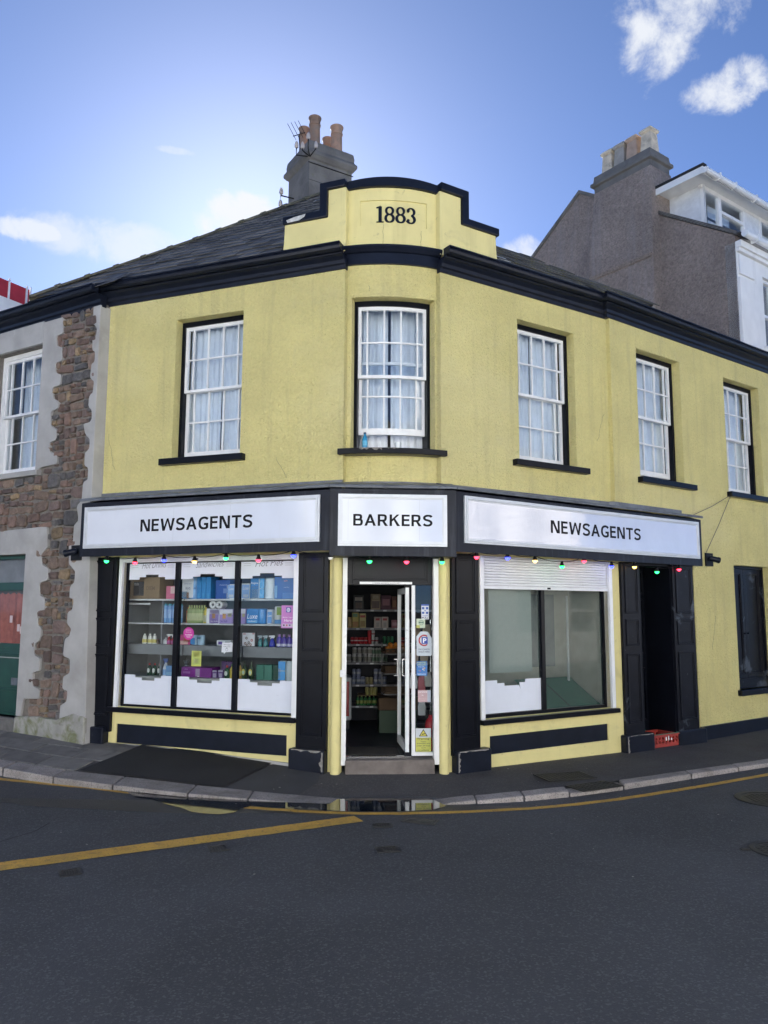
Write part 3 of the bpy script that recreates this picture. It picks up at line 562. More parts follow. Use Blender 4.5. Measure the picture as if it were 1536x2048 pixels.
for i in range(n+1):
    u = BOW.len*i/n; ar = 0.045*(1-(2*i/n-1)**2)
    cm.v += [BOW.P(u, -.22, 6.93), BOW.P(u, 0.045, 6.93+ar*.6), BOW.P(u, 0.045, 7.03+ar), BOW.P(u, -.22, 7.03+ar)]
for i in range(n):
    for k in range(4): cm.f.append((4*i+k, 4*i+(k+1) % 4, 4*i+4+(k+1) % 4, 4*i+4+k))
cm.f += [(0, 3, 2, 1), (4*n, 4*n+1, 4*n+2, 4*n+3)]; cm.build('coping', M_NAVY, SHOP)
# flaked white patch on the left coping
MB().prism(L, [(0.80, 6.635), (0.78, 6.60), (0.62, 6.605), (0.55, 6.64), (0.53, 6.675), (0.60, 6.668), (0.68, 6.66)], 0.030, 0.0375).build('flaked_patch', mat('bare_flaked_render', (0.5, 0.5, 0.49), 0.9, var=0.3, vscale=20), SHOP)
# --- raised date numerals
def ribbon(pts, wd):      # variable-width stroke -> strip of quads in (x, y)
    out = []
    for i, p in enumerate(pts):
        d = Vector(pts[min(i+1, len(pts)-1)])-Vector(pts[max(i-1, 0)]); d.normalize(); nn = Vector((-d.y, d.x))*wd[i]/2
        out.append((Vector(p)+nn, Vector(p)-nn))
    return out
def glyph(ch):
    st = []; EL = lambda cx, cy, rx, ry, a0, a1, thin, fat, n=28: ([(cx+rx*math.cos(R_(a0+(a1-a0)*i/n)), cy+ry*math.sin(R_(a0+(a1-a0)*i/n))) for i in range(n+1)],
                                                                [thin+(fat-thin)*abs(math.cos(R_(a0+(a1-a0)*i/n)))**1.3 for i in range(n+1)])
    if ch == '1':
        st += [([(0.30, 0.0), (0.30, 1.0)], [0.20, 0.20]), ([(0.08, 0.025), (0.52, 0.025)], [0.05, 0.05]), ([(0.06, 0.93), (0.16, 0.95), (0.34, 1.0)], [0.05, 0.07, 0.10])]
    if ch == '8': st += [EL(0.32, 0.745, 0.205, 0.225, 0, 360, 0.06, 0.15), EL(0.32, 0.27, 0.235, 0.24, 0, 360, 0.06, 0.17)]
    if ch == '3':
        st += [EL(0.26, 0.745, 0.20, 0.225, 160, -85, 0.06, 0.16), EL(0.25, 0.27, 0.235, 0.24, 85, -160, 0.06, 0.17)]
        for cy in (0.80, 0.19):
            st.append(([(0.09+0.055*math.cos(a*math.pi/5), cy+0.055*math.sin(a*math.pi/5)) for a in range(11)], [0.07]*11))
    return st
num = MB(); hz, z0 = 0.205, 6.505
for ch, ux in zip('1883', (0.365, 0.475, 0.61, 0.75)):
    for pts, wd in glyph(ch):
        rb = ribbon(pts, wd)
        for (a, b), (c, d) in zip(rb, rb[1:]):
            f_ = lambda p, w: BOW.P(ux+p.x*hz*0.98, w, z0+p.y*hz)
            n = len(num.v); num.v += [f_(a, -.004), f_(b, -.004), f_(d, -.004), f_(c, -.004), f_(a, -.022), f_(b, -.022), f_(d, -.022), f_(c, -.022)]
            num.f += [(n, n+1, n+2, n+3), (n, n+4, n+5, n+1), (n+1, n+5, n+6, n+2), (n+2, n+6, n+7, n+3), (n+3, n+7, n+4, n)]
num.build('date_numerals', M_NAVY, SHOP)
# --- roof
T40 = math.tan(R_(40)); C40, S40 = math.cos(R_(40)), math.sin(R_(40))
class Slope:      # u along the eave, w = distance up the slope, z = height off the slope
    def __init__(s, fr, w0, z0, tan): s.fr, s.w0, s.z0, s.t = fr, w0, z0, tan; a = math.atan(tan); s.c, s.s = math.cos(a), math.sin(a)
    def P(s, u, w, z): return s.fr.P(u, s.w0-w*s.c+z*s.s, s.z0+w*s.s+z*s.c)
    def M(s, u, w, z=0.0, tilt=0.0):
        o = s.P(u, w, z); x = (s.fr.u*s.fr.sgn).normalized(); y = (s.P(u, w+1, 0)-s.P(u, w, 0)).normalized(); nz = x.cross(y)
        m = Matrix((x, y, nz)).transposed().to_4x4(); return Matrix.Translation(o) @ m @ Matrix.Rotation(tilt, 4, 'X')
def in_poly(p, poly):
    c = False; j = len(poly)-1
    for i in range(len(poly)):
        (xi, yi), (xj, yj) = poly[i], poly[j]
        if (yi > p[1]) != (yj > p[1]) and p[0] < (xj-xi)*(p[1]-yi)/(yj-yi)+xi: c = not c
        j = i
    return c
SL = Slope(L, 0.15, 6.10, T40); SR = Slope(RR, 0.15, 6.10, T40); SR2 = Slope(R2, 0.15, 6.10, T40)
up = lambda w: (0.15-w)/C40
Lpoly = [(0.91, 0.0), (4.85, 0.0), (4.66, up(-.03)), (4.08, up(-.54)), (3.31, up(-1.28)), (1.83, up(-3.08)), (1.2, up(-3.08)), (0.0, up(-1.6)), (0.0, up(-.12)), (0.91, up(-.12))]
Rpoly = [(0.99, 0.0), (3.05, 0.0), (4.7, 0.95), (3.51, up(-.63)), (2.48, up(-.96)), (1.74, up(-1.02)), (0.0, up(-1.05)), (0.0, up(-.12)), (0.99, up(-.12))]
R2poly = [(-.2, 0.0), (7.5, 0.0), (7.5, 0.42), (-.2, 0.50)]
def slates(sl, poly, name, m, rows, exp, wid, cap, parent):
    me = MB().box(LOC, -wid/2+.006, wid/2-.006, -exp*1.45, 0, 0.0, 0.013).mesh(name, m); loose = MB(); cnt = 0
    us = [p[0] for p in poly]
    for r in range(rows):
        u = min(us)-wid+(wid/2 if r % 2 else 0)
        while u < max(us)+wid:
            if in_poly((u, r*exp+exp*.55), poly):
                M = sl.M(u+random.uniform(-.004, .004), r*exp+random.uniform(-.006, .006), 0.026+random.uniform(0, .010), -0.068+random.uniform(-.014, .012)) @ Matrix.Rotation(random.uniform(-.018, .018), 4, 'Z')
                if cnt < cap: inst(me, 'slate', parent, M); cnt += 1
                else:
                    n = len(loose.v); loose.v += [M @ v.co for v in me.vertices]; loose.f += [tuple(n+i for i in p.vertices) for p in me.polygons]
            u += wid
    if loose.v: o = loose.build('slates_beyond', m, parent); o['kind'] = 'stuff'
for sl, poly in ((SL, Lpoly), (SR, Rpoly), (SR2, R2poly)): MB().prism(sl, poly, -0.0, 0.004) if False else None
def slope_sheet(sl, poly, m, name, z=-0.01):
    MB().quad(*[sl.P(u, w, z) for u, w in poly]).build(name, m, SHOP)
slope_sheet(SL, Lpoly, M_FELT, 'roof_underlay'); slope_sheet(SR, Rpoly, M_FELT, 'roof_underlay'); slope_sheet(SR2, R2poly, M_FELT, 'roof_underlay')
MB().quad(SL.P(4.85, 0, -.01), SL.P(3.31, up(-1.28), -.01), SL.P(1.83, up(-3.08), -.01), L.P(2.0, -7, 5.2), L.P(7, -4, 5.2)).build('rear_roof', M_FELT, SHOP)
MB().quad(SR.P(0, up(-1.05), -.01), SR.P(1.74, up(-1.02), -.01), SR.P(3.51, up(-.63), -.01), SR.P(4.7, .95, -.01), RR.P(5, -4, 5.2), RR.P(0, -4, 5.5)).build('rear_roof', M_FELT, SHOP)
slates(SL, Lpoly, 'slate', M_SLATE, 20, 0.215, 0.30, 205, SHOP); slates(SR, Rpoly, 'slate', M_MOSSR, 8, 0.215, 0.30, 95, SHOP)
slates(SR2, R2poly, 'slate', M_MOSSR, 2, 0.215, 0.30, 0, SHOP)
# ridge tiles along the left hip
hip = [SL.P(4.80, 0.02, 0.0), SL.P(4.66, up(-.03), 0.0), SL.P(4.08, up(-.54), 0.0), SL.P(3.31, up(-1.28), 0.0), SL.P(1.78, up(-3.14), 0.0)]
def along(pts, st):
    out = []; carry = 0.0
    for p, q_ in zip(pts, pts[1:]):
        ln = (q_-p).length; d = carry
        while d < ln: out.append((p.lerp(q_, d/ln), (q_-p).normalized())); d += st
        carry = d-ln
    return out
rt = MB()
for i in range(9):
    a = math.pi*i/8
    rt.v += [Vector((0.09*math.cos(a), y, 0.055*math.sin(a))) for y in (0, 0.46)] + [Vector((0.075*math.cos(a), y, 0.045*math.sin(a)-.004)) for y in (0, 0.46)]
for i in range(8):
    b = 4*i; rt.f += [(b, b+4, b+5, b+1), (b+2, b+3, b+7, b+6), (b, b+2, b+6, b+4), (b+1, b+5, b+7, b+3)]
rme = rt.mesh('ridge_tile', M_RIDGE, True)
rt2 = MB().lathe([(0.10, -0.02), (0.10, 0.05)], 12).mesh('ridge_collar', M_RIDGE)
for p, d in along(hip, 0.44):
    x = d.cross(Vector((0, 0, 1))).normalized(); z = x.cross(d)
    M = Matrix.Translation(p+Vector((0, 0, 0.015))) @ Matrix((x, d, z)).transposed().to_4x4()
    t = inst(rme, 'ridge_tile', SHOP, M @ Matrix.Rotation(random.uniform(-.02, .02), 4, 'Y'))
    c = MB(); k = 8
    for i in range(k+1):
        a = math.pi*i/k
        c.v += [M @ Vector((0.10*math.cos(a), y, 0.068*math.sin(a))) for y in (0.39, 0.47)] + [M @ Vector((0.085*math.cos(a), y, 0.05*math.sin(a))) for y in (0.39, 0.47)]
    for i in range(k): b = 4*i; c.f += [(b, b+4, b+5, b+1), (b+2, b+3, b+7, b+6), (b, b+2, b+6, b+4), (b+1, b+5, b+7, b+3)]
    c.build('ridge_collar', M_RIDGE, SHOP)
# bits of lead on the slates
for sl, u, w, a, b in ((SL, 3.12, 0.13, 0.24, 0.05), (SR, 1.18, 0.42, 0.20, 0.16), (SR, 2.86, 0.10, 0.24, 0.16), (SL, 1.55, 3.55, 0.30, 0.20)):
    MB().box(sl, u-a/2, u+a/2, w, w+b, 0.028, 0.036).build('lead_patch', mat('bright_lead', (0.34, 0.36, 0.39), 0.4, var=0.2), SHOP)
# --- big chimney
K = Flat(-1.306, 12.30, 31.8, 1)
def loft(mb, fr, u0, u1, w0, w1, prof):
    b = len(mb.v)
    for o, z in prof: mb.v += [fr.P(u0-o, w1+o, z), fr.P(u1+o, w1+o, z), fr.P(u1+o, w0-o, z), fr.P(u0-o, w0-o, z)]
    m = len(prof)
    for i in range(m-1):
        for k in range(4): mb.f.append((b+4*i+k, b+4*i+(k+1) % 4, b+4*i+4+(k+1) % 4, b+4*i+4+k))
    mb.f += [(b+3, b+2, b+1, b), (b+4*m-4, b+4*m-3, b+4*m-2, b+4*m-1)]; return mb
CH = loft(MB(), K, 0, 0.84, -0.84, 0, [(0, 6.5), (0, 9.42), (0.03, 9.44), (0.075, 9.50), (0.07, 9.55), (0.03, 9.60), (0.035, 9.66), (0.02, 9.76), (-0.06, 9.82), (-0.16, 9.86)]).build('chimney', M_STACK, SHOP, bevel=0.012)
MB().box(K, -0.004, 0.844, 0.001, 0.004, 9.05, 9.055).box(K, -0.02, 0.86, 0.002, 0.014, 9.355, 9.366).build('strap_wire', M_CABLE, CH)
for x, y, zt, r in ((-1.25, 12.62, 10.385, 0.108), (-1.47, 12.92, 10.38, 0.098), (-0.874, 12.80, 10.33, 0.112), (-1.06, 13.15, 10.33, 0.098)):
    h = zt-9.78
    MB().lathe([(r*.92, 9.78), (r*.86, 9.78+h*.6), (r*.84, zt-.16), (r*.96, zt-.15), (r*.96, zt-.125), (r*.88, zt-.12), (r*.90, zt-.05), (r*1.06, zt-.02), (r*1.06, zt), (r*.80, zt), (r*.78, zt-.1)], 22, (x, y, 0)).build('chimney_pot', M_POT, CH, smooth=True)

# --- sash windows
def sash_window(fr, win, flat=None, seg=1, d=0.135, lift=0.0, sill=None, cols=(0.085, 0.35, 0.5, 0.65, 0.915), parent=SHOP, frame_m=M_BLACK, sill_m=M_BLACK, drape=None, margins=True, label=None):
    u0, u1, z0, z1 = win; flat = flat or fr; e = 0.0 if frame_m is M_BLACK else 0.0
    F = MB().frame(fr, u0-.02, u1+.02, -d-.16, -d, z0-.01, z1+.01, 0.062, seg, tb=0.05, tt=0.075).build('sash_window', frame_m, parent, label=label)
    a, b = u0+.046, u1-.046; zt = z1-.064; zb = z0+.042; zm = zb+(zt-zb)*0.5+0.02
    def sash(nm, za, zc, wf, bot, top, dz=0.0):
        za += dz; zc += dz; st = 0.042
        mb = MB().frame(fr, a, b, wf-.042, wf, za, zc, st, seg, tb=bot, tt=top); W_ = b-a
        ub = [a+st+(W_-2*st)*c for c in COLS]; zmid = (za+bot+zc-top)/2
        for x in ub: mb.box(fr, x-.010, x+.010, wf-.036, wf-.004, za+bot, zc-top)
        xs = [a+st]+[x for x in ub]+[b-st]
        for p, q_ in zip(xs, xs[1:]): mb.box(fr, p+(0.010 if p in ub else 0), q_-(0.010 if q_ in ub else 0), wf-.035, wf-.005, zmid-.010, zmid+.010)
        mb.build(nm, M_WHITE, F)
        for p, q_ in zip(xs, xs[1:]):
            for c, dd_ in ((za+bot, zmid-.010), (zmid+.010, zc-top)):
                t = random.uniform(-.0015, .0015); k = 3 if seg > 1 else 1
                g = MB(); n = k
                for i in range(k+1):
                    u = p+(q_-p)*i/k; g.v += [fr.P(u, wf-.02+t, c), fr.P(u, wf-.02-t, dd_)]
                for i in range(k): g.f.append((2*i, 2*i+2, 2*i+3, 2*i+1))
                g.build('pane', M_PANE, F)
    COLS = cols if margins else (1/3, 2/3)
    if margins: COLS = (0.095, 0.365, 0.635, 0.905)
    sash('lower_sash', zb, zm, -d-.075, 0.078, 0.034, lift); sash('upper_sash', zm-.034, zt, -d-.022, 0.036, 0.045)
    if lift: pass
    # curtains: two soft folded drapes and a net between them
    def drape_mb(ua, ub, w, zc, zd, amp, fold):
        mb = MB(); n = max(6, int(abs(ub-ua)/0.012))
        for i in range(n+1):
            u = ua+(ub-ua)*i/n; o = amp*math.sin(i*0.012*fold*6.28)+amp*.5*math.sin(i*0.012*fold*2.7+1)
            mb.v += [flat.P(u, w+o, zc), flat.P(u, w+o*.7, zd)]
        for i in range(n): mb.f.append((2*i, 2*i+2, 2*i+3, 2*i+1))
        return mb
    lo = z0-.02
    for (ua, ub, w) in (drape or ((0.0, 0.49, -.33), (0.495, 1.0, -.335))):
        drape_mb(u0-.05+(u1-u0+.1)*ua, u0-.05+(u1-u0+.1)*ub, w, lo, z1+.05, 0.018, 11).build('curtain', M_CURT, F, smooth=True)
    A_, B_, D0, D1, zl, zh = u0-.3, u1+.3, -0.262, -1.5, z0-.35, z1+.25; P = flat.P; dp = -0.2 if seg > 1 else 0
    D0 += dp
    MB().quad(P(A_, D1, zl), P(B_, D1, zl), P(B_, D1, zh), P(A_, D1, zh)).quad(P(A_, D0, zl), P(A_, D1, zl), P(A_, D1, zh), P(A_, D0, zh)).quad(P(B_, D0, zl), P(B_, D1, zl), P(B_, D1, zh), P(B_, D0, zh)).quad(
        P(A_, D0, zl), P(B_, D0, zl), P(B_, D1, zl), P(A_, D1, zl)).quad(P(A_, D0, zh), P(B_, D0, zh), P(B_, D1, zh), P(A_, D1, zh)).build('room_lining', M_ROOM, F)
    if sill:
        MB().box(fr, sill[0], sill[1], -0.12, 0.085 if seg == 1 else 0.15, sill[2], sill[3], seg).build('sill', sill_m, F, bevel=0.006)
    return F
sash_window(L, Lw, sill=(1.32, 2.55, 3.605, 3.69))
sash_window(BOW, Bw, flat=CF, seg=8, sill=(-0.02, 1.185, 3.585, 3.655), lift=0.185, drape=((0.0, 0.47, -.46), (0.50, 1.0, -.47)), label='bowed sash window with its lower sash pushed part way up')
sash_window(RR, Rw, sill=(1.12, 2.42, 3.595, 3.675))
sash_window(R2, R2w[0], sill=(0.53, 1.885, 3.585, 3.668), lift=0.05); sash_window(R2, R2w[1], sill=(2.84, 4.12, 3.585, 3.668)); sash_window(R2, (6.2, 7.2, 3.67, 5.56), sill=(6.1, 7.3, 3.585, 3.668))
# boarded black shutters of the ground floor window on the right
u0, u1, z0, z1 = Board
BS = MB().frame(R2, u0-.01, u1+.01, -.20, -.10, z0-.01, z1+.01, 0.05, tb=0.16).build('shuttered_window', M_WORN_SHEEN, SHOP)
um = (u0+u1)/2-.04
for a, b in ((u0+.045, um-.003), (um+.003, u1-.045)):
    mb = MB().box(R2, a, b, -.20, -.155, z0+.15, z1-.045); mb.frame(R2, a, b, -.155, -.13, z0+.15, z1-.045, 0.075)
    mb.frame(R2, a+.075, b-.075, -.155, -.14, z0+.225, z1-.12, 0.02); mb.build('shutter_leaf', M_WORN_SHEEN, BS, bevel=0.003)
MB().lathe([(0.014, 0), (0.014, 0.03)], 10, M=Matrix.Translation(R2.P(um-.05, -.13, 1.42)) @ R2.n.to_track_quat('Z', 'Y').to_matrix().to_4x4()).lathe([(0.014, 0), (0.014, 0.03)], 10, M=Matrix.Translation(R2.P(um+.05, -.13, 1.42)) @ R2.n.to_track_quat('Z', 'Y').to_matrix().to_4x4()).build('shutter_knob', M_WORN_SHEEN, BS)
MB().box(R2, u0-.1, u1+.1, -.30, -.26, z0-.1, z1+.1).build('light_stop_board', M_BLACK, BS)  # added behind the leaves to stop sunlight through their gap
MB().box(R2, u0-.06, u1+.1, -.13, 0.07, 0.475, 0.56).build('sill', M_WORN_SHEEN, BS, bevel=0.008)
# --- fascia
FPATH = [FL.P(3.535, 0, 0), FL.P(0, 0, 0), FR.P(0, 0, 0), FR.P(4.755, 0, 0)]
MB().sweep([FL.P(3.535, 0, 0), FL.P(0, 0, 0)], [(-.32, 2.47), (-.03, 2.45), (0.0, 2.43), (0, 3.12), (-.32, 3.20)]).build('fascia_box', M_FASC, SHOP, bevel=0.004)
MB().sweep([FR.P(0, 0, 0), FR.P(4.755, 0, 0)], [(-.20, 2.47), (-.03, 2.45), (0.0, 2.43), (0, 3.12), (-.20, 3.18)]).build('fascia_box', M_FASC, SHOP, bevel=0.004)
MB().box(FC, 0.0, FC.len, -.33, 0.012, 2.372, 3.13).build('fascia_box', M_FASC, SHOP, bevel=0.004)
for p in ([FL.P(3.545, 0, 0), FL.P(0, 0, 0)], [FC.P(-.005, 0, 0), FC.P(FC.len+.005, 0, 0)], [FR.P(0, 0, 0), FR.P(4.765, 0, 0)]):
    MB().sweep(p, [(-.36, 3.222), (0.020, 3.142), (0.030, 3.142), (0.034, 3.160), (0.026, 3.176), (-.36, 3.262)] if len(p) == 2 else []).build('lead_flashing', M_LEAD, SHOP)
MB().sweep([L.P(3.56, 0, 0), L.P(0, 0, 0)], [(-.02, 3.20), (0.012, 3.20), (0.012, 3.29), (-.02, 3.30)]).sweep([RR.P(0, 0, 0), RR.P(2.84, 0, 0), R2.P(0.0, 0, 0), R2.P(1.55, 0, 0)], [(-.02, 3.18), (0.012, 3.18), (0.012, 3.262), (-.02, 3.272)]).sweep(
    [BOW.P(BOW.len*i/8, 0, 0) for i in range(9)], [(-.02, 3.18), (0.012, 3.18), (0.012, 3.275), (-.02, 3.285)]).build('lead_flashing', M_LEAD, SHOP)
# --- pilasters
def pilaster(fr, u0, u1, zb, base, m=M_BLACK, blk=None):
    o = MB().box(fr, u0, u1, -0.05, 0.045, zb, 2.44).build('pilaster', m, SHOP, bevel=0.004)
    for a, b in ((zb+.20, 1.20), (1.30, 1.66), (1.74, 2.40)):
        MB().frame(fr, u0+.055, u1-.055, 0.045, 0.060, a, b, 0.018).frame(fr, u0+.073, u1-.073, 0.045, 0.052, a+.018, b-.018, 0.02).build('panel_moulding', m, o, bevel=0.003)
    MB().box(fr, base[0], base[1], -.02, base[2], zb-.35, zb+.06).build('base_block', M_NAVY, o, bevel=0.018)
    return o
pilaster(L, 3.15, 3.62, 0.235, (3.20, 3.72, 0.11)); pilaster(L, 0.15, 0.535, 0.15, (0.15, 0.60, 0.10))
pilaster(RR, 0.115, 0.515, 0.13, (0.13, 0.63, 0.11)); pilaster(RR, 2.995, 3.365, 0.075, (2.93, 3.48, 0.11), m=M_WORN_SHEEN); pilaster(RR, 4.065, 4.525, 0.045, (4.06, 4.66, 0.07), m=M_WORN_SHEEN)
# --- left shop window
LWN = MB().box(L, 0.535, 0.60, -.06, 0.04, 0.53, 2.43).box(L, 3.07, 3.12, -.06, 0.04, 0.545, 2.43).box(L, 0.60, 3.07, -.06, 0.03, 2.368, 2.43).build('shop_window', M_ALU, SHOP, bevel=0.003)
MB().box(L, 0.54, 3.20, -.05, 0.075, 0.485, 0.545).build('sill', M_BLACK, LWN, bevel=0.006)
MB().frame(L, 0.60, 3.07, -.09, -.045, 0.545, 2.368, 0.03, tt=0.012).build('glazing_frame', M_BLACK, LWN)
for u in (1.41, 2.275): MB().box(L, u-.032, u+.032, -.10, -.03, 0.575, 2.356).build('mullion', M_BLACK, LWN, bevel=0.003)
LP = [(0.63, 1.378), (1.442, 2.243), (2.307, 3.04)]
for a, b in LP: MB().quad(L.P(a, -.07, .575), L.P(b, -.07, .575), L.P(b, -.07, 2.356), L.P(a, -.07, 2.356)).build('pane', M_SHOPG, LWN)
MB().box(L, 1.93, 1.97, 0.03, 0.034, 2.385, 2.405).build('maker_plate', M_NAVY, LWN)
ST = (0, .22, .22, .36, .36, .63, .63, .77, .77, 1)
def vinyl(a, b, top):
    f = lambda t: b+(a-b)*t
    hs = (2.150, 2.150, 2.180, 2.180, 2.212, 2.212, 2.180, 2.180, 2.150, 2.150) if top else (0.945, 0.945, 0.912, 0.912, 0.878, 0.878, 0.912, 0.912, 0.945, 0.945)
    ed = 2.355 if top else 0.577
    pts = [(f(t), h) for t, h in zip(ST, hs)]
    pts = [(u + (0.0001*i), z) for i, (u, z) in enumerate(pts)]
    MB().prism(L, [(b-.001, ed)]+pts+[(a+.001, ed)], -.067, -.063).build('window_vinyl', M_VINYL, LWN)
for i, (a, b) in enumerate(LP):
    vinyl(a+.008, b-.004, True); vinyl(a+.008, b-.004, False)
    wd = b-a; tx = ('Hot Pies', 'Sandwiches', 'Hot Drinks')[i]
    text(tx, L, b-wd*.27, a+wd*.22, 2.290, 2.368, -.0625, mat('faded_vinyl_print', (.10, .11, .14), .5, var=0), LWN, shear=0.4, rise=0.014, bold=-0.012)
    for k in (0, 1):
        MB().box(L, b-.04-.10, b-.04, -.0632, -.0622, 2.330-.025*k, 2.332-.025*k).box(L, a+.04, a+.14, -.0632, -.0622, 2.330-.025*k, 2.332-.025*k).build('vinyl_rule', M_LETTER, LWN)
# display unit behind it
P = L.P
DU = MB().quad(P(0.5, -.11, .52), P(3.2, -.11, .52), P(3.2, -.78, .52), P(.5, -.78, .52)).quad(P(.5, -.78, .52), P(3.2, -.78, .52), P(3.2, -.78, 2.45), P(.5, -.78, 2.45)).quad(P(.5, -.11, .52), P(.5, -.78, .52), P(.5, -.78, 2.45), P(.5, -.11, 2.45)).quad(
    P(3.24, -.11, .52), P(3.24, -.78, .52), P(3.24, -.78, 2.45), P(3.24, -.11, 2.45)).quad(P(.5, -.11, 2.45), P(3.2, -.11, 2.45), P(3.2, -.78, 2.45), P(.5, -.78, 2.45)).build('display_unit', mat('display_back', (0.10, 0.105, 0.115), 0.7), SHOP)
for z, th in ((1.884, 0.019), (1.580, 0.016)):
    for a, b in ((0.63, 1.40), (1.42, 2.265), (2.285, 3.22)): MB().box(L, a, b, -.72, -.20, z, z+th).build('shelf', M_LTSH, DU)
for a, b in ((0.63, 1.40), (1.42, 2.265), (2.285, 3.22)):
    MB().box(L, a, b, -.72, -.205, 1.195, 1.322).build('shelf', M_GREYSH, DU); MB().box(L, a, b, -.72, -.18, 0.60, 0.922).build('shelf', mat('display_plinth', (0.33, 0.33, 0.32), 0.7), DU)
for u in (3.225, 2.62): MB().box(L, u-.008, u+.008, -.76, -.22, 0.92, 1.88).build('side_panel', M_GREYSH, DU)
MB().box(L, 2.62, 3.22, -.775, -.74, 0.92, 1.88).build('back_panel', M_GREYSH, DU)
MB().box(L, 2.83, 3.19, -.25, -.246, 1.830, 1.850).build('price_rail', M_LTSH, DU)
# --- right shop window with its half-lowered shutter
RWN = MB().box(RR, 0.54, 0.60, -.06, 0.04, 0.50, 2.43).box(RR, 2.76, 2.82, -.06, 0.04, 0.50, 2.43).box(RR, 0.60, 2.76, -.06, -.04, 2.38, 2.43).build('shop_window', M_ALU, SHOP, bevel=0.003)
MB().box(RR, 0.545, 2.865, -.05, 0.075, 0.44, 0.497).build('sill', M_BLACK, RWN, bevel=0.006)
MB().frame(RR, 0.60, 2.76, -.11, -.065, 0.50, 2.43, 0.04).build('glazing_frame', M_BLACK, RWN)
MB().box(RR, 1.60, 1.66, -.12, -.05, 0.54, 2.39).build('mullion', M_BLACK, RWN, bevel=0.003)
for a, b in ((0.64, 1.60), (1.66, 2.72)): MB().quad(RR.P(a, -.09, .54), RR.P(b, -.09, .54), RR.P(b, -.09, 2.39), RR.P(a, -.09, 2.39)).build('pane', M_DUSTG, RWN)
SHT = MB().box(RR, 0.602, 2.758, -.035, 0.005, 2.035, 2.075).build('roller_shutter', M_ALU, SHOP, bevel=0.004)
for i in range(11):
    z = 2.077+i*0.0335; mb = MB()
    mb.prism(type('x', (), {'P': staticmethod(lambda a, b, c: RR.P(b, a, c))}), [(-.030, z), (-.006, z+.002), (0.0, z+.010), (0.0, z+.024), (-.006, z+.031), (-.030, z+.0325)], 0.604, 2.756); mb.build('slat', M_ALU, SHT)
MB().box(RR, 1.66, 1.71, 0.005, 0.012, 2.045, 2.066).build('lock_plate', M_NAVY, SHT)
# vinyl left over in the left pane, cracked
vp = [(0.64, 0.545), (0.64, 0.935), (0.885, 0.935), (0.886, 0.898), (1.0, 0.898), (1.001, 0.863), (1.236, 0.863), (1.262, 0.80), (1.245, 0.895), (1.337, 0.895), (1.338, 0.932), (1.598, 0.932), (1.598, 0.545)]
MB().prism(RR, vp, -.088, -.084).build('window_vinyl', M_VINYL, RWN)
P = RR.P
MB().quad(P(.5, -.86, .45), P(2.9, -.86, .45), P(2.9, -.86, 2.5), P(.5, -.86, 2.5)).quad(P(.5, -.13, .45), P(.5, -.86, .45), P(.5, -.86, 2.5), P(.5, -.13, 2.5)).quad(P(2.9, -.13, .45), P(2.9, -.86, .45), P(2.9, -.86, 2.5), P(2.9, -.13, 2.5)).quad(
    P(.5, -.13, .45), P(2.9, -.13, .45), P(2.9, -.86, .45), P(.5, -.86, .45)).quad(P(.5, -.13, 2.5), P(2.9, -.13, 2.5), P(2.9, -.86, 2.5), P(.5, -.86, 2.5)).build('window_bay_lining', mat('faded_bay_lining', (0.44, 0.42, 0.37), 0.85, var=0.1), SHOP)
MB().box(RR, 1.75, 2.55, -.85, -.80, 1.0, 2.0).build('back_panel', mat('grey_hardboard', (0.20, 0.21, 0.21), 0.8), RWN)
MB().box(RR, 2.60, 2.625, -.62, -.60, 0.80, 1.98).build('display_post', M_LTSH, RWN)
MB().quad(P(1.67, -.14, .52), P(2.74, -.14, .52), P(2.70, -.68, .86), P(1.67, -.68, .86)).build('sloping_board', mat('green_baize_board', (0.012, 0.105, 0.062), 0.7, var=0.15), RWN)
MB().quad(P(2.17, -.138, .523), P(2.19, -.138, .523), P(2.15, -.68, .863), P(2.13, -.68, .863)).build('board_gap', M_BLACK, RWN)
# --- shop doorway
P = CF.P
for a, b in ((0.012, 0.066), (1.066, 1.128)): MB().box(CF, a, b, -.12, 0.0, 0.045, 2.40).build('door_jamb', M_WHITE, SHOP, bevel=0.004)
for a, b in ((0.066, 0.09), (1.045, 1.066)): pass
TR = MB().box(CF, 0.066, 1.066, -.17, -.13, 2.066, 2.45).build('transom_panel', M_BLACK, SHOP)
MB().frame(CF, 0.066, 1.066, -.13, -.10, 2.068, 2.45, 0.06, tt=.03).frame(CF, 0.126, 1.006, -.13, -.115, 2.128, 2.42, 0.022).build('panel_moulding', M_BLACK, TR, bevel=0.003)
sp_ = MB().box(CF, 0.212, 0.827, -.10, -.094, 2.076, 2.104).build('licence_strip', M_ALU, SHOP)
text('LICENSED ALCOHOL CATEGORY', CF, 0.36, 0.68, 2.083, 2.094, -.0935, M_LETTER, sp_)
MB().box(CF, 0.822, 0.864, -.15, -.10, 0.125, 2.066).build('door_mullion', M_ALU, SHOP, bevel=0.003)
SLG = MB().quad(P(.864, -.125, .165), P(1.066, -.125, .165), P(1.066, -.125, 2.066), P(.864, -.125, 2.066)).build('side_light', M_SHOPG, SHOP)
MB().box(CF, 0.864, 1.066, -.15, -.10, 0.125, 0.165).build('bottom_rail', M_ALU, SLG)
MB().box(CF, 0.06, 1.07, -.40, 0.03, -0.2, 0.105).build('doorstep', mat('worn_doorstep', (0.15, 0.13, 0.12), 0.8, var=0.25, vscale=8, bump=0.4, bscale=50), SHOP, bevel=0.012)
MB().box(CF, 0.066, 0.822, -.16, -.09, 0.105, 0.124).build('threshold_bar', M_CHROME, SHOP)
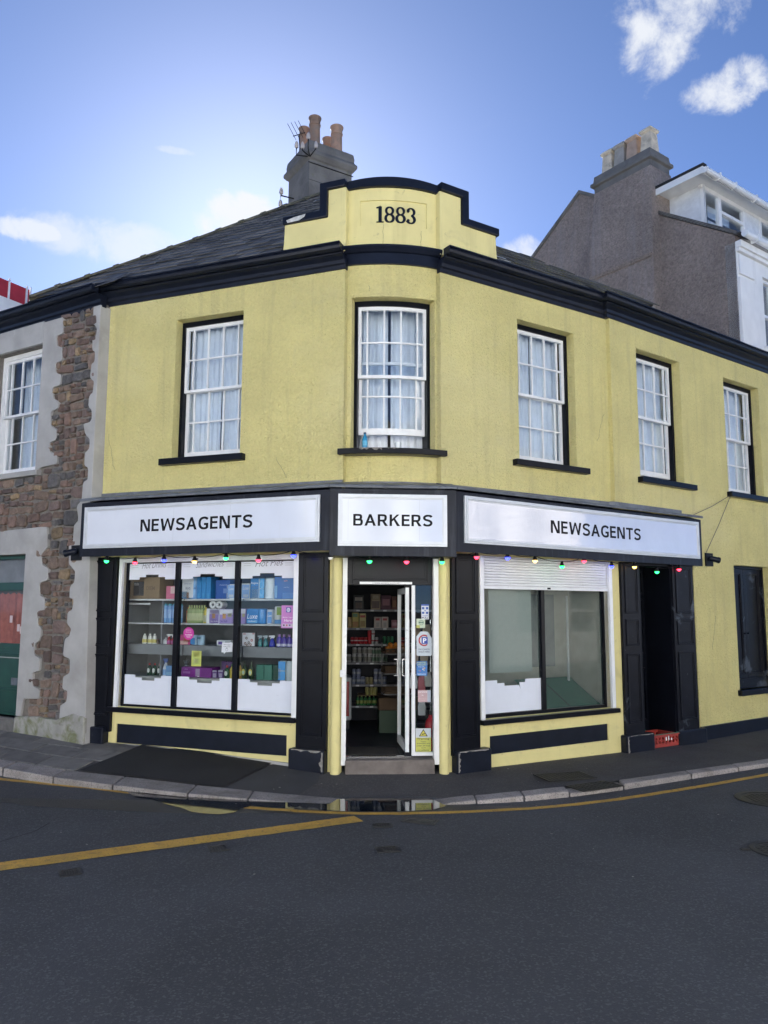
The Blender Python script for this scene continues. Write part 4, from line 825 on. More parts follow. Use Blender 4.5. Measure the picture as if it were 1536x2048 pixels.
# the door leaf, swung inwards
dh = P(0.775, -.14, 0); df = P(0.745, -.90, 0); dv = (df-dh); LEAF = Flat(0, 0, 0, 1); LEAF.o = dh; LEAF.u = dv.normalized(); LEAF.n = Vector((LEAF.u.y, -LEAF.u.x, 0)); dl = dv.length
DR = MB().box(LEAF, 0.0, 0.045, -.022, .022, 0.15, 2.04).box(LEAF, dl-.045, dl, -.022, .022, 0.15, 2.04).box(LEAF, 0.045, dl-.045, -.022, .022, 0.15, 0.24).box(LEAF, 0.045, dl-.045, -.022, .022, 1.97, 2.04).build('shop_door', M_ALU, SHOP, bevel=0.003)
MB().quad(LEAF.P(.045, 0, .24), LEAF.P(dl-.045, 0, .24), LEAF.P(dl-.045, 0, 1.97), LEAF.P(.045, 0, 1.97)).build('pane', M_SHOPG, DR)
for sg in (-1, 1):
    MB().box(LEAF, dl-.10, dl-.02, sg*.03, sg*.036, 0.96, 1.17).box(LEAF, dl-.10, dl-.02, sg*.036, sg*.072, 1.16, 1.17).box(LEAF, dl-.10, dl-.02, sg*.036, sg*.072, 0.96, 0.97).build('pull_handle', M_CHROME, DR)
MB().box(LEAF, -.004, 0.04, -.03, .03, 0.126, 0.16).box(LEAF, -.004, 0.04, -.03, .03, 2.04, 2.066).build('pivot', M_BLACK, DR)
MB().box(CF, -.012, 0.055, 0.0, 0.03, 1.02, 1.10).build('lock_box', M_ALU, SHOP, bevel=0.004)
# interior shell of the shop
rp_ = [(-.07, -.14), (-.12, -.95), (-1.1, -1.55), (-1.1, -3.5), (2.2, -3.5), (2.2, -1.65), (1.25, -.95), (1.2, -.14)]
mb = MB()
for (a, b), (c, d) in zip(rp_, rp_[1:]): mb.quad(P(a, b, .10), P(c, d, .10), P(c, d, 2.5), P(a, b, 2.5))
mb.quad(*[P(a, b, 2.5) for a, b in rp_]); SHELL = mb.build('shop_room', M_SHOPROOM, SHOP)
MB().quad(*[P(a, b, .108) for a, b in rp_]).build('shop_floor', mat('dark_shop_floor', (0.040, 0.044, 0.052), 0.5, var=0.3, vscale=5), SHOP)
MB().box(CF, 0.10, 0.70, -.75, -.22, 0.109, 0.117).build('door_mat', mat('door_mat', (0.05, 0.045, 0.042), 0.95, bump=0.6, bscale=120), SHOP)
# --- black side door
MB().box(RR, 3.36, 3.385, -.5, .01, -.2, 2.5).box(RR, 4.045, 4.07, -.5, .01, -.2, 2.5).box(RR, 3.385, 4.045, -.5, .01, 2.41, 2.5).build('porch_lining', M_BLACK, SHOP)
MB().box(RR, 3.385, 4.045, -.48, -.36, -.25, 0.0).build('doorstep', M_STACK, SHOP, bevel=0.01)
SD = MB().box(RR, 3.385, 4.045, -.49, -.45, -0.1, 2.41).build('side_door', M_BLACK, SHOP)
for a, b in ((3.43, 3.67), (3.75, 4.0)):
    for c, d in ((0.20, 0.95), (1.15, 1.95), (2.02, 2.36)): MB().frame(RR, a, b, -.45, -.435, c, d, 0.022).build('panel_moulding', M_BLACK, SD, bevel=0.003)

MB().box(LOC, -8.5, 6.6, -16.2, -16.0, -.2, 5.85).build('sun_blocker_wall', M_STACK, SHOP)  # unseen slab added to keep the sun from leaking through from behind
# ================================================================== STONE HOUSE ON THE LEFT
STN = thing('stone_house', 'rubble stone house with grey render surrounds and a green door beside the yellow shop', 'building', tuple(S.P(1.2, 0, 0)))
Sw = (1.19, 2.31, 3.69, 5.53); Sd = (1.285, 2.45, 0.30, 2.52)
build_welded(wall_mb(S, 0.004, 7.0, -0.2, 5.9, [Sw, Sd, (3.6, 4.5, 3.69, 5.53)], thick=0.30), 'mortar_wall', M_MORT, STN)
SURR = [(0.765, 5.84), (0.765, 5.72), (0.747, 5.591), (0.888, 5.588), (0.875, 5.44), (0.752, 5.389), (0.735, 5.198), (0.875, 5.192), (0.862, 5.046), (0.739, 4.998), (0.748, 4.856), (0.909, 4.844), (0.895, 4.683), (0.772, 4.631), (0.761, 4.516), (0.921, 4.494), (0.903, 4.292), (0.769, 4.234), (0.766, 4.078), (0.904, 4.065), (0.891, 3.916), (0.727, 3.878), (0.714, 3.738), (1.101, 3.717), (1.15, 3.60)]
STRIP = [(0.133, 5.762), (0.121, 5.604), (0.046, 5.549), (0.047, 5.43), (0.126, 5.407), (0.114, 5.251), (0.051, 5.207), (0.051, 5.081), (0.119, 5.042), (0.135, 4.863), (0.05, 4.804), (0.058, 4.647), (0.126, 4.612), (0.134, 4.455), (0.06, 4.407), (0.058, 4.256), (0.218, 4.238), (0.165, 4.081), (0.07, 4.014), (0.069, 3.879), (0.156, 3.835), (0.153, 3.672), (0.069, 3.622), (0.068, 3.474), (0.154, 3.43), (0.165, 3.202), (0.26, 3.128), (0.213, 2.925), (0.29, 2.876), (0.293, 2.676), (0.369, 2.613),
         (0.347, 2.346), (0.219, 2.265), (0.227, 2.114), (0.303, 2.069), (0.31, 1.912), (0.219, 1.899), (0.228, 1.769), (0.325, 1.73), (0.321, 1.561), (0.238, 1.524), (0.26, 1.433), (0.355, 1.38), (0.367, 1.16), (0.224, 1.127), (0.219, 0.949), (0.345, 0.905), (0.35, 0.739), (0.239, 0.72), (0.257, 0.58), (0.372, 0.535), (0.377, 0.358)]
DOOR = [(0.86, 2.877), (0.813, 2.595), (0.944, 2.511), (0.909, 2.36), (0.777, 2.316), (0.773, 2.155), (0.95, 2.117), (0.912, 1.941), (0.804, 1.914), (0.799, 1.754), (0.966, 1.726), (0.917, 1.539), (0.851, 1.514), (0.858, 1.368), (0.978, 1.285), (0.965, 1.153), (0.845, 1.117), (0.84, 0.947), (0.985, 0.914), (0.958, 0.745), (0.807, 0.714), (0.806, 0.584), (1.143, 0.563), (1.185, 0.337)]
def soft(pts, k=3):      # hand-trowelled edge: rounded corners with a little wobble
    out = []
    for i, p in enumerate(pts):
        p = Vector(p)
        if i in (0, len(pts)-1): out.append(tuple(p)); continue
        a, b = Vector(pts[i-1]), Vector(pts[i+1]); r = 0.032
        pa = p+(a-p).normalized()*min(r, (a-p).length*.4); pb = p+(b-p).normalized()*min(r, (b-p).length*.4)
        for t in (0, .5, 1): q_ = pa.lerp(p, t).lerp(p.lerp(pb, t), t); out.append((q_.x+random.uniform(-.005, .005), q_.y+random.uniform(-.005, .005)))
    return out
def render_piece(name, poly, m=M_REND, w=0.046, w0=-0.0): return MB().prism(S, poly, w0, w).build(name, m, STN, bevel=0.008)
render_piece('render_surround', soft(SURR)+[(1.19, 3.60), (1.19, 5.53), (1.19, 5.84)])
render_piece('render_surround', [(1.192, 5.532), (6.0, 5.532), (6.0, 5.86), (1.192, 5.86)]); render_piece('render_surround', [(2.312, 3.60), (3.6, 3.60), (3.6, 5.53), (2.312, 5.53)])
render_piece('render_surround', [(1.285, 2.522)]+[(1.285, 0.335)]+soft(DOOR[::-1])+[(1.0, 2.885), (2.2, 2.86), (6, 2.85), (6, 2.522)])
render_piece('render_surround', [(2.452, 0.0), (6.0, 0.0), (6.0, 2.52), (2.452, 2.52)])
MB().prism(S, [(-.012, 5.86), (-.03, 3.2), (-.14, 0.09)]+[(0.377, 0.09)]+soft(STRIP[::-1])+[(0.133, 5.86)], -0.17, 0.046).build('render_surround', M_REND, STN, bevel=0.008)
MB().prism(S, [(-.14, 0.05), (-.13, 0.42), (0.1, 0.45), (0.42, 0.35), (0.8, 0.36), (1.12, 0.34), (1.284, 0.33), (1.31, 0.05)], 0.0, 0.064).build('render_base', M_RENDB, STN, bevel=0.02)
# rubble, stone by stone
def rubble(a, b, c, d, tw, th, out):
    w, h = b-a, d-c
    if w <= tw and h <= th: out.append((a, b, c, d)); return
    if (w/tw > h/th): t = a+w*random.uniform(.36, .64); rubble(a, t, c, d, *new_t(), out); rubble(t, b, c, d, *new_t(), out)
    else: t = c+h*random.uniform(.36, .64); rubble(a, b, c, t, *new_t(), out); rubble(a, b, t, d, *new_t(), out)
def new_t():
    k = random.random(); f = 0.55 if k < .26 else (1.0 if k < .62 else 1.6)
    return random.uniform(.17, .29)*f, random.uniform(.115, .185)*f
def shown(u, z):
    if z > 5.86 or z < 0.33: return False
    def edge(pts, z): 
        for (u1_, z1_), (u2_, z2_) in zip(pts, pts[1:]):
            if (z1_-z)*(z2_-z) <= 0 and z1_ != z2_: return u1_+(u2_-u1_)*(z-z1_)/(z2_-z1_)
        return None
    r = edge(STRIP, z); r = 0.13 if r is None else r
    l = edge(SURR[:-2], z) if z > 3.72 else (edge(DOOR, z) if z < 2.87 else 2.6); l = 2.6 if l is None else l
    return r-.06 < u < l+.06
cells = []
for (ua, ub, za, zb_) in ((0.04, 1.02, 3.62, 5.88), (0.04, 2.6, 2.70, 3.62), (0.18, 1.06, 0.30, 2.70)):
    z = za
    while z < zb_-.02:
        h = min(random.uniform(.30, .46), zb_-z); h = zb_-z if zb_-z-h < .16 else h; rubble(ua, ub, z, z+h, *new_t(), cells); z += h
for (a, b, c, d) in cells:
    if not shown((a+b)/2, (c+d)/2): continue
    cu, cz, hw, hh = (a+b)/2, (c+d)/2, (b-a)/2-.009, (d-c)/2-.008; k = 12; ring = []
    pw = random.uniform(.40, .78); tilt = random.uniform(-.13, .13)
    for i in range(k):
        an = 2*math.pi*(i+.5)/k; cx, sx = math.cos(an), math.sin(an); e = pw*.62
        x = math.copysign(abs(cx)**e, cx)*hw*random.uniform(.86, 1.09); y = math.copysign(abs(sx)**e, sx)*hh*random.uniform(.82, 1.09)
        ring.append((cu+x-tilt*y, cz+y+tilt*x))
    w = random.uniform(.018, .042); mb = MB(); tl = (random.uniform(-.014, .014), random.uniform(-.010, .010))
    lv = [(1.0, -.01), (.98, w*.66), (.87, w), (.42, w+random.uniform(-.004, .008))]
    for s_, ww in lv:
        for (u, z) in ring:
            du, dz = (u-cu)*s_, (z-cz)*s_; mb.v.append(S.P(cu+du, ww+(tl[0]*du/max(hw, .05)+tl[1]*dz/max(hh, .05) if ww > 0 else 0)+(random.uniform(-.003, .003) if s_ < .9 else 0), cz+dz))
    for j in range(3):
        for i in range(k): mb.f.append((j*k+i, j*k+(i+1) % k, (j+1)*k+(i+1) % k, (j+1)*k+i))
    mb.f.append(tuple(range(3*k, 4*k)))
    mb.build('stone', random.choices(STONES, (5, 2.2, 3, 1.2, 3.6))[0], STN)
# its window, sill, gutter
sash_window(S, Sw, d=0.10, parent=STN, frame_m=M_WHITE, sill_m=M_REND, sill=(1.10, 2.42, 3.615, 3.69), drape=((0.55, 1.0, -.5), (0.0, 0.2, -.5)))
sash_window(S, (3.6, 4.5, 3.69, 5.53), d=0.10, parent=STN, frame_m=M_WHITE, sill_m=M_REND, sill=(3.5, 4.6, 3.615, 3.69))
sp2 = [S.P(7.0, 0, 0), S.P(-.02, 0, 0)]
MB().sweep(sp2, [(w, z-.045) for w, z in COR]).build('cornice', M_NAVY, STN, bevel=0.004); MB().sweep(sp2, [(w, z-.045) for w, z in GUT]).build('gutter', M_NAVY, STN)
SS = Slope(S, 0.15, 6.055, T40); Spoly = [(-.3, 0), (7.0, 0), (7.0, 0.30), (1.3, 0.30), (-.3, 0.45)]
MB().quad(*[SS.P(u, w, -.01) for u, w in Spoly]).build('roof_underlay', M_FELT, STN)
sme = MB().box(LOC, -.147, .147, -.31, 0, 0, 0.007).mesh('slate', M_SLATE)
for r in range(2):
    for i in range(24):
        u = -.25+.30*i+(.15 if r else 0)
        if in_poly((u, r*.215+.1), Spoly): inst(sme, 'slate', STN, SS.M(u, r*.215, .012, -.03))
# green door with its glazed, curtained top
GD = MB().frame(S, Sd[0]-.0, Sd[1], -.20, -.10, Sd[2]-.05, Sd[3], 0.05).box(S, Sd[0]+.05, Sd[1]-.05, -.18, -.11, 2.02, 2.14).build('green_door', M_GREEN, STN, bevel=0.004)
MB().quad(S.P(1.33, -.15, 2.14), S.P(2.4, -.15, 2.14), S.P(2.4, -.15, 2.48), S.P(1.33, -.15, 2.48)).build('pane', thin_glass('old_door_glass', (.9, .9, .9), 0.03, boost=0.6), GD)
MB().box(S, 1.33, 2.4, -.21, -.20, 2.14, 2.48).build('blind', mat('grey_blind', (0.22, 0.225, 0.235), 0.8), GD)
MB().box(S, 1.33, 2.4, -.18, -.13, 0.28, 1.28).frame(S, 1.33, 2.4, -.13, -.115, 0.28, 1.28, 0.06).box(S, 1.33, 2.4, -.13, -.105, 1.12, 1.15).box(S, 1.33, 2.4, -.13, -.11, 0.62, 0.66).build('lower_leaf', M_GREEN, GD, bevel=0.003)
MB().quad(S.P(1.33, -.15, 1.28), S.P(2.4, -.15, 1.28), S.P(2.4, -.15, 2.02), S.P(1.33, -.15, 2.02)).build('pane', thin_glass('old_door_glass', (.9, .9, .9), 0.03, boost=0.6), GD)
mb = MB(); n = 60
for i in range(n+1):
    u = 1.33+1.07*i/n; o = .014*math.sin(i*.62)+.006*math.sin(i*1.7); mb.v += [S.P(u, -.20+o, 1.26), S.P(u, -.20+o*.6, 1.985+.012*math.sin(i*.9))]
for i in range(n): mb.f.append((2*i, 2*i+2, 2*i+3, 2*i+1))
mb.build('curtain', mat('faded_red_curtain', (0.36, 0.125, 0.105), 0.9, var=0.15, vscale=12), GD, smooth=True)
for u, z in ((1.47, 1.80), (1.62, 1.50), (1.80, 1.62), (1.55, 1.47)): MB().box(S, u-.03, u+.03, -.149, -.147, z-.05, z+.05).build('paper_note', paint((.62, .50, .50)), GD)
MB().box(S, 1.42, 1.64, -.115, -.108, 0.72, 0.80).frame(S, 1.41, 1.65, -.115, -.104, 0.71, 0.81, 0.018).build('letter_plate', M_LEAD, GD)
MB().box(S, 1.36, 2.3, -.109, -.105, 1.08, 1.092).build('worn_edge', M_REND, GD)
MB().box(S, 1.20, 2.55, -.2, 0.06, 0.05, 0.30).build('doorstep', M_STACK, STN, bevel=0.02)
MB().box(L, 3.52, 3.60, -.15, 0.0, 0.3, 2.44).build('filler_board', mat('weathered_board', (0.24, 0.235, 0.23), 0.85, var=0.2), SHOP)

# ================================================================== GREY GABLED HOUSE BEHIND ON THE RIGHT
G = Flat(7.40, 15.383, 54, -1); GH = thing('grey_gabled_house', 'tall house behind with a grey roughcast gable, white street front and box dormer', 'building', (7.4, 15.38, 0))
WF = Flat(7.40, 15.383, 36, 1)
MB().prism(G, [(0.02, 0), (0.02, 9.66), (4.05, 12.42), (8.1, 9.66), (8.1, 0)], -.35, 0).build('gable_wall', M_GREYR, GH)
MB().prism(G, [(-.05, 9.63), (4.05, 12.42), (8.15, 9.63), (8.15, 9.72), (4.05, 12.52), (-.05, 9.72)], -.42, 0.05).build('verge', M_STACK, GH, bevel=0.01)
BR = MB().prism(G, [(1.83, 5), (1.76, 12.0), (3.36, 12.0), (3.62, 9.9), (3.75, 5)], -.5, 0.30).build('chimney', M_GREYR, GH)
loft(MB(), G, 1.76, 3.36, -.45, 0.30, [(0, 12.0), (0, 12.15), (0.07, 12.17), (0.07, 12.25), (0.02, 12.27), (0.0, 12.44)]).build('chimney_cap', M_STACK, BR, bevel=0.01)
MB().box(G, 1.82, 3.66, 0.0, 0.345, 9.80, 9.85).box(G, 1.80, 3.68, 0.0, 0.37, 9.85, 9.88).build('string_course', M_GREYR, BR)
for i, u in enumerate((3.10, 2.74, 2.38, 1.98)):
    mb = MB(); loft(mb, G, u-.13, u+.13, -.15, 0.11, [(0.03, 12.42), (0.0, 12.95), (-.01, 12.97), (0.03, 13.0), (0.045, 13.05), (0.0, 13.10), (-.05, 13.11)])
    mb.build('chimney_pot', (M_BUFFPOT, mat('grey_buff_pot', (.30, .28, .25), .85, var=.2), mat('tan_pot', (.40, .29, .22), .85, var=.2), M_BUFFPOT)[i], BR, bevel=0.01)
# front roof slope and white street front
MB().quad(WF.P(0, .18, 9.62), WF.P(9, .18, 9.62), WF.P(9, -4.0, 12.45), WF.P(0, -4.0, 12.45)).build('roof', M_SLATE, GH)
MB().quad(WF.P(0, -8.2, 9.6), WF.P(9, -8.2, 9.6), WF.P(9, -4.0, 12.45), WF.P(0, -4.0, 12.45)).build('roof', M_FELT, GH)
vg = MB()
for i in range(26):
    t = i/26; u = -.02; vg.box(G, -.12+2.1*t, -.12+2.1*t+.10, -.04, 0.05, 9.645+1.43*t, 9.675+1.43*t)
vg.build('verge_slates', M_SLATE, GH)
fr_w = [(1.02, 1.95, 7.4, 9.0), (3.2, 4.2, 7.4, 9.0)]
build_welded(wall_mb(WF, 0.0, 9, 0, 9.5, fr_w), 'street_front', M_WALLW, GH)
MB().box(WF, 0.0, 0.72, 0, 0.05, 6.0, 8.72).box(WF, 0.02, 0.62, 0, 0.05, 8.80, 9.22).build('corner_pilaster', M_WALLW, GH, bevel=0.006)
MB().box(WF, -.02, 9, 0, 0.08, 9.28, 9.36).box(WF, -.03, 9, 0, 0.13, 9.36, 9.50).build('eaves_cornice', M_WALLW, GH, bevel=0.006)
MB().tube([WF.P(-.12, .26, 9.56), WF.P(9, .26, 9.56)], 0.075, 10).build('gutter', M_UPVC, GH)
for u in (0.3, 1.2, 2.1): MB().box(WF, u-.02, u+.02, .17, .345, 9.47, 9.63).build('gutter_bracket', M_UPVC, GH)
for w in fr_w:
    F = MB().frame(WF, w[0], w[1], -.18, -.08, w[2], w[3], 0.06).box(WF, w[0]+.06, w[1]-.06, -.17, -.09, 8.15, 8.21).box(WF, (w[0]+w[1])/2-.015, (w[0]+w[1])/2+.015, -.16, -.10, w[2]+.06, w[3]-.06).build('window', M_WHITE, GH)
    MB().quad(WF.P(w[0], -.14, w[2]), WF.P(w[1], -.14, w[2]), WF.P(w[1], -.14, w[3]), WF.P(w[0], -.14, w[3])).build('pane', M_PANE, F)
    MB().quad(WF.P(w[0]-.2, -.5, w[2]-.2), WF.P(w[1]+.2, -.5, w[2]-.2), WF.P(w[1]+.2, -.5, w[3]+.2), WF.P(w[0]-.2, -.5, w[3]+.2)).build('room_lining', M_ROOM, F)
    MB().box(WF, w[0]-.1, w[1]+.1, -.05, .14, w[2]-.12, w[2]).prism(WF, [(w[0]-.05, w[2]-.12), (w[0]+.06, w[2]-.12), (w[0]+.05, w[2]-.38), (w[0]-.02, w[2]-.32)], 0, .12).build('sill', M_WALLW, F, bevel=0.006)
# box dormer
o_ = G.P(.9, 0, 0); D = Flat(o_.x, o_.y, 36, 1)
DM = MB().prism(G, [(0.90, 10.25), (2.6, 11.45), (2.6, 11.42), (0.90, 11.42)], -.47, -.41).build('dormer', mat('white_cladding', (0.66, 0.68, 0.71), 0.4), GH)
for i in range(7):
    z = 10.30+i*.155; a = 0.93+max(0, (z-10.28))*1.42
    MB().box(G, a, 2.5, -.41, -.395, z, z+.147).build('cladding_board', mat('white_cladding', (0.66, 0.68, 0.71), 0.4), DM)
MB().box(D, 0.38, 6, -2.2, -.03, 11.42, 11.60).build('dormer_roof', M_FELT, DM)
MB().box(D, -.10, 6, -2.2, .30, 11.36, 11.43).box(D, -.13, -.10, -2.2, .32, 11.30, 11.46).box(D, -.10, 6, .29, .32, 11.28, 11.45).build('fascia_board', M_UPVC, DM)
MB().tube([D.P(-.16, .385, 11.33), D.P(6, .385, 11.33)], 0.068, 10).build('gutter', M_UPVC, DM)
for u in (0.35, 1.0, 1.9, 2.8): MB().box(D, u-.02, u+.02, .31, .46, 11.25, 11.40).build('gutter_bracket', M_UPVC, DM)
MB().box(D, -.14, 0.0, -2.2, .34, 11.452, 11.52).build('felt_edge', M_FELT, DM)
df_ = MB().frame(D, 0.40, 1.06, -.08, 0.0, 10.25, 11.30, 0.06).frame(D, 1.06, 2.12, -.08, 0.0, 10.25, 11.30, 0.06).box(D, 1.12, 2.06, -.08, 0.005, 10.88, 10.95).frame(D, 2.85, 4.2, -.08, 0.0, 10.25, 11.30, 0.06).box(D, 0.36, 6, -.10, -.02, 11.30, 11.37).build('dormer_window', M_UPVC, DM)
MB().box(D, 2.12, 2.85, -.08, -.03, 10.25, 11.30).build('dormer_panel', mat('white_cladding', (0.66, 0.68, 0.71), 0.4), DM)
for a, b, c, d in ((.46, 1.0, 10.31, 11.24), (1.12, 2.06, 10.31, 10.88), (1.12, 2.06, 10.95, 11.24), (2.91, 4.14, 10.31, 11.24)):
    MB().quad(D.P(a, -.05, c), D.P(b, -.05, c), D.P(b, -.05, d), D.P(a, -.05, d)).build('pane', M_PANE, DM)
    MB().quad(D.P(a, -.35, c), D.P(b, -.35, c), D.P(b, -.35, d), D.P(a, -.35, d)).build('blind', M_CURT, DM)
# ================================================================== BUILDING SITE FAR LEFT
HF = Flat(-11.54, 22, 62, 1); HB = thing('hoarded_building', 'building far behind on the left topped with red boarding and white posts', 'building', (-12, 22, 0))
MB().box(HF, -8, 1.05, -3, 0, 0, 11.04).build('wall', M_WALLW, HB); MB().box(HF, -8, 1.05, -.04, 0.0, 11.044, 11.58).build('red_boarding', mat('red_boarding', (0.40, 0.022, 0.035), 0.6, var=0.1), HB)
for u in (-1.6, 0.30, 0.90, 1.03): MB().box(HF, u-.02, u+.02, 0.0, 0.05, 11.0, 11.66).build('post', M_WHITE, HB)
MB().box(Flat(-10.62, 22.3, 20, 1), 0, 0.62, -.6, 0, 9, 11.13).build('chimney', M_STACK, HB)

# ================================================================== SIGNS
GL = {}
def glyphs():
    t, h = 0.215, 0.172
    def stroke(pts, wd, smooth=2):
        pts = [Vector(p) for p in pts]
        for _ in range(smooth):      # corner cutting
            q_ = [pts[0]]
            for a, b in zip(pts, pts[1:]): q_ += [a.lerp(b, .25), a.lerp(b, .75)]
            pts = q_+[pts[-1]]
        out = []
        for i, p in enumerate(pts):
            d = (pts[min(i+1, len(pts)-1)]-pts[max(i-1, 0)]).normalized(); n = Vector((-d.y, d.x))
            w = h+(t-h)*abs(n.x); out.append((p+n*w/2*wd, p-n*w/2*wd))
        return [[a, b, d, c] for (a, b), (c, d) in zip(out, out[1:])]
    R = lambda x0, y0, x1, y1: [[Vector((x0, y0)), Vector((x1, y0)), Vector((x1, y1)), Vector((x0, y1))]]
    Q = lambda *p: [[Vector(a) for a in p]]
    S_ = [(.74, .80), (.66, .90), (.48, .935), (.27, .92), (.11, .83), (.08, .68), (.19, .575), (.42, .515), (.62, .45), (.72, .33), (.68, .17), (.50, .075), (.27, .07), (.12, .12), (.03, .20)]
    G_l = [(.84, .79), (.74, .88), (.54, .935), (.32, .90), (.14, .77), (.085, .52), (.12, .26), (.30, .095), (.54, .065), (.72, .10), (.80, .15)]
    GL['N'] = (.94, R(0, 0, t, 1)+R(.94-t, 0, .94, 1)+Q((t*.4, 1), (t*1.5, 1), (.94-t*.4, 0), (.94-t*1.5, 0)))
    GL['E'] = (.70, R(0, 0, t, 1)+R(t, 0, .70, h)+R(t, 1-h, .70, 1)+R(t, .44, .66, .44+h))
    GL['W'] = (1.36, Q((0, 1), (t*1.08, 1), (.43, 0), (.43-t*1.05, 0))+Q((.245, 0), (.43, 0), (.76, 1), (.60, 1))+Q((.60, 1), (.76, 1), (1.115, 0), (.93, 0))+Q((.93, 0), (1.115, 0), (1.36, 1), (1.36-t*1.08, 1)))
    GL['S'] = (.78, stroke(S_, 1.0)); GL['G'] = (.90, stroke(G_l, 1.0)+R(.90-t*1.05, .10, .90, .50)+R(.50, .50-h, .90, .50))
    GL['A'] = (1.0, Q((0, 0), (t*1.08, 0), (.60, 1), (.40, 1))+Q((1-t*1.08, 0), (1, 0), (.60, 1), (.40, 1))+R(.22, .24, .78, .24+h))
    GL['T'] = (.86, R(0, 1-h, .86, 1)+R(.43-t/2, 0, .43+t/2, 1-h))
    GL['B'] = (.82, R(0, 0, t, 1)+stroke([(t*.5, .925), (.45, .925), (.66, .90), (.68, .72), (.62, .55), (.42, .525), (t*.5, .525)], 1.0)+stroke([(t*.5, .525), (.48, .525), (.72, .49), (.745, .29), (.68, .09), (.45, .075), (t*.5, .075)], 1.0))
    GL['R'] = (.88, R(0, 0, t, 1)+stroke([(t*.5, .925), (.42, .925), (.67, .90), (.70, .69), (.64, .48), (.42, .455), (t*.5, .455)], 1.0)+Q((.34, .46), (.56, .46), (.90, 0), (.90-t*1.25, 0)))
    GL['K'] = (.90, R(0, 0, t, 1)+Q((t, .38), (t, .60), (.63, 1), (.86, 1))+Q((.32, .56), (.47, .67), (.92, 0), (.92-t*1.25, 0)))
glyphs()
def sign_text(body, fr, ul, ur, z0, z1, w, m, parent):
    gap = .155; tot = sum(GL[c][0] for c in body)+gap*(len(body)-1); k = (ur-ul)/tot; x = 0; mb = MB(); H = z1-z0
    for c in body:
        for poly in GL[c][1]: mb.quad(*[fr.P(ul+(x+p.x)*k, w+random.uniform(0, 2e-4), z0+p.y*H) for p in poly])
        x += GL[c][0]+gap
    return mb.build('lettering', m, parent)
ORD = ('leftmost', 'second from the left', 'third from the left', 'fourth from the left', 'fifth from the left', 'sixth from the left')
def sign(fr, ul, ur, z0, z1, w, body, tl, tr, tz0, tz1, label, m=M_SIGN, bold=0.012):
    a, b = min(ul, ur), max(ul, ur); c = fr.P((a+b)/2, w, z0); t = thing('shop_sign', label, 'sign', tuple(c))
    MB().box(fr, a+.03, b-.03, w, w+.018, z0+.03, z1-.03).build('sign_panel', m, t)
    F = MB().frame(fr, a, b, w, w+.026, z0, z1, 0.022).frame(fr, a+.022, b-.022, w, w+.036, z0+.022, z1-.022, 0.018).frame(fr, a+.040, b-.040, w, w+.026, z0+.04, z1-.04, 0.014).build('sign_frame', M_SIGNF, t, bevel=0.002)
    sign_text(body, fr, tl, tr, tz0, tz1, w+.0195, M_LETTER, t)
    for u in ((a+b)/2+.3, (a+b)/2-.5): MB().box(fr, u-.0015, u+.0015, w+.0181, w+.0186, z0+.06, z1-.06).build('panel_joint', paint((.5, .52, .57)), t)
    return t
sign(FL, 3.46, 0.113, 2.533, 3.062, 0.002, 'NEWSAGENTS', 2.575, 0.985, 2.722, 2.873, 'long white sign reading NEWSAGENTS above the left window full of goods')
sign(FC, 0.094, 1.319, 2.483, 3.067, 0.014, 'BARKERS', 0.263, 1.149, 2.710, 2.840, 'short white sign reading BARKERS over the shop door')
sign(FR, 0.108, 4.66, 2.535, 3.078, 0.002, 'NEWSAGENTS', 1.515, 3.282, 2.734, 2.892, 'long white buckled sign reading NEWSAGENTS above the half shuttered right window', m=M_BUCK)

# ================================================================== STRING OF COLOURED BULBS
G_, Rd, Bl, Am, Of = (0.02, 0.9, 0.12), (0.95, 0.03, 0.06), (0.02, 0.03, 1.0), (1.0, 0.55, 0.10), None
bulbs = [(FL, 3.137, 2.381, G_), (FL, 2.692, 2.354, Rd), (FL, 2.257, 2.377, Bl), (FL, 1.812, 2.351, Am), (FL, 1.371, 2.384, G_), (FL, 0.929, 2.352, Rd), (FL, 0.472, 2.395, Bl), (FL, 0.006, 2.360, Of),
         (FC, 0.452, 2.325, G_), (FC, 0.869, 2.323, Rd), (FC, 1.271, 2.323, G_),
         (FR, 0.345, 2.395, Rd), (FR, 0.837, 2.405, Bl), (FR, 1.300, 2.388, Am), (FR, 1.779, 2.335, G_), (FR, 2.197, 2.420, Rd), (FR, 2.740, 2.368, Bl), (FR, 3.224, 2.378, Am), (FR, 3.719, 2.325, G_), (FR, 4.237, 2.377, Rd)]
FEST = thing('string_light', 'string of coloured round bulbs hung under the navy fascia around the corner', 'string light', tuple(FC.P(0.7, -.05, 2.36)))
pts = []; prev = None
glow = {}
for fr, u, z, col in bulbs:
    p = fr.P(u, -.05, z); top = p+Vector((0, 0, 0.055))
    if prev is not None:
        for k in range(1, 6):
            t = k/6; q_ = prev.lerp(top, t); q_.z -= 0.03*4*t*(1-t)*0.8; pts.append(q_)
    pts.append(top); prev = top
    nm = {G_: 'green', Rd: 'red', Bl: 'blue', Am: 'amber', Of: 'unlit'}[col]
    m = mat('bulb_glow_'+nm, tuple(0.4*c for c in col), 0.25, var=0, emit=(col, 1.6 if nm != 'blue' else 2.6)) if col else mat('unlit_bulb', (0.75, 0.74, 0.70), 0.2, var=0)
    b = MB(); b.lathe([(0.004, -.032), (0.016, -.028), (0.026, -.016), (0.030, -0.002), (0.027, 0.004), (0.018, 0.008)], 16, p)
    B = b.build('bulb', m, FEST, smooth=True, label=('lit %s bulb' % nm if col else 'unlit clear bulb'))
    MB().lathe([(0.030, -0.001), (0.029, 0.012), (0.021, 0.030), (0.015, 0.058), (0.008, 0.062)], 12, p).build('bulb_socket', M_CABLE, B, smooth=True)
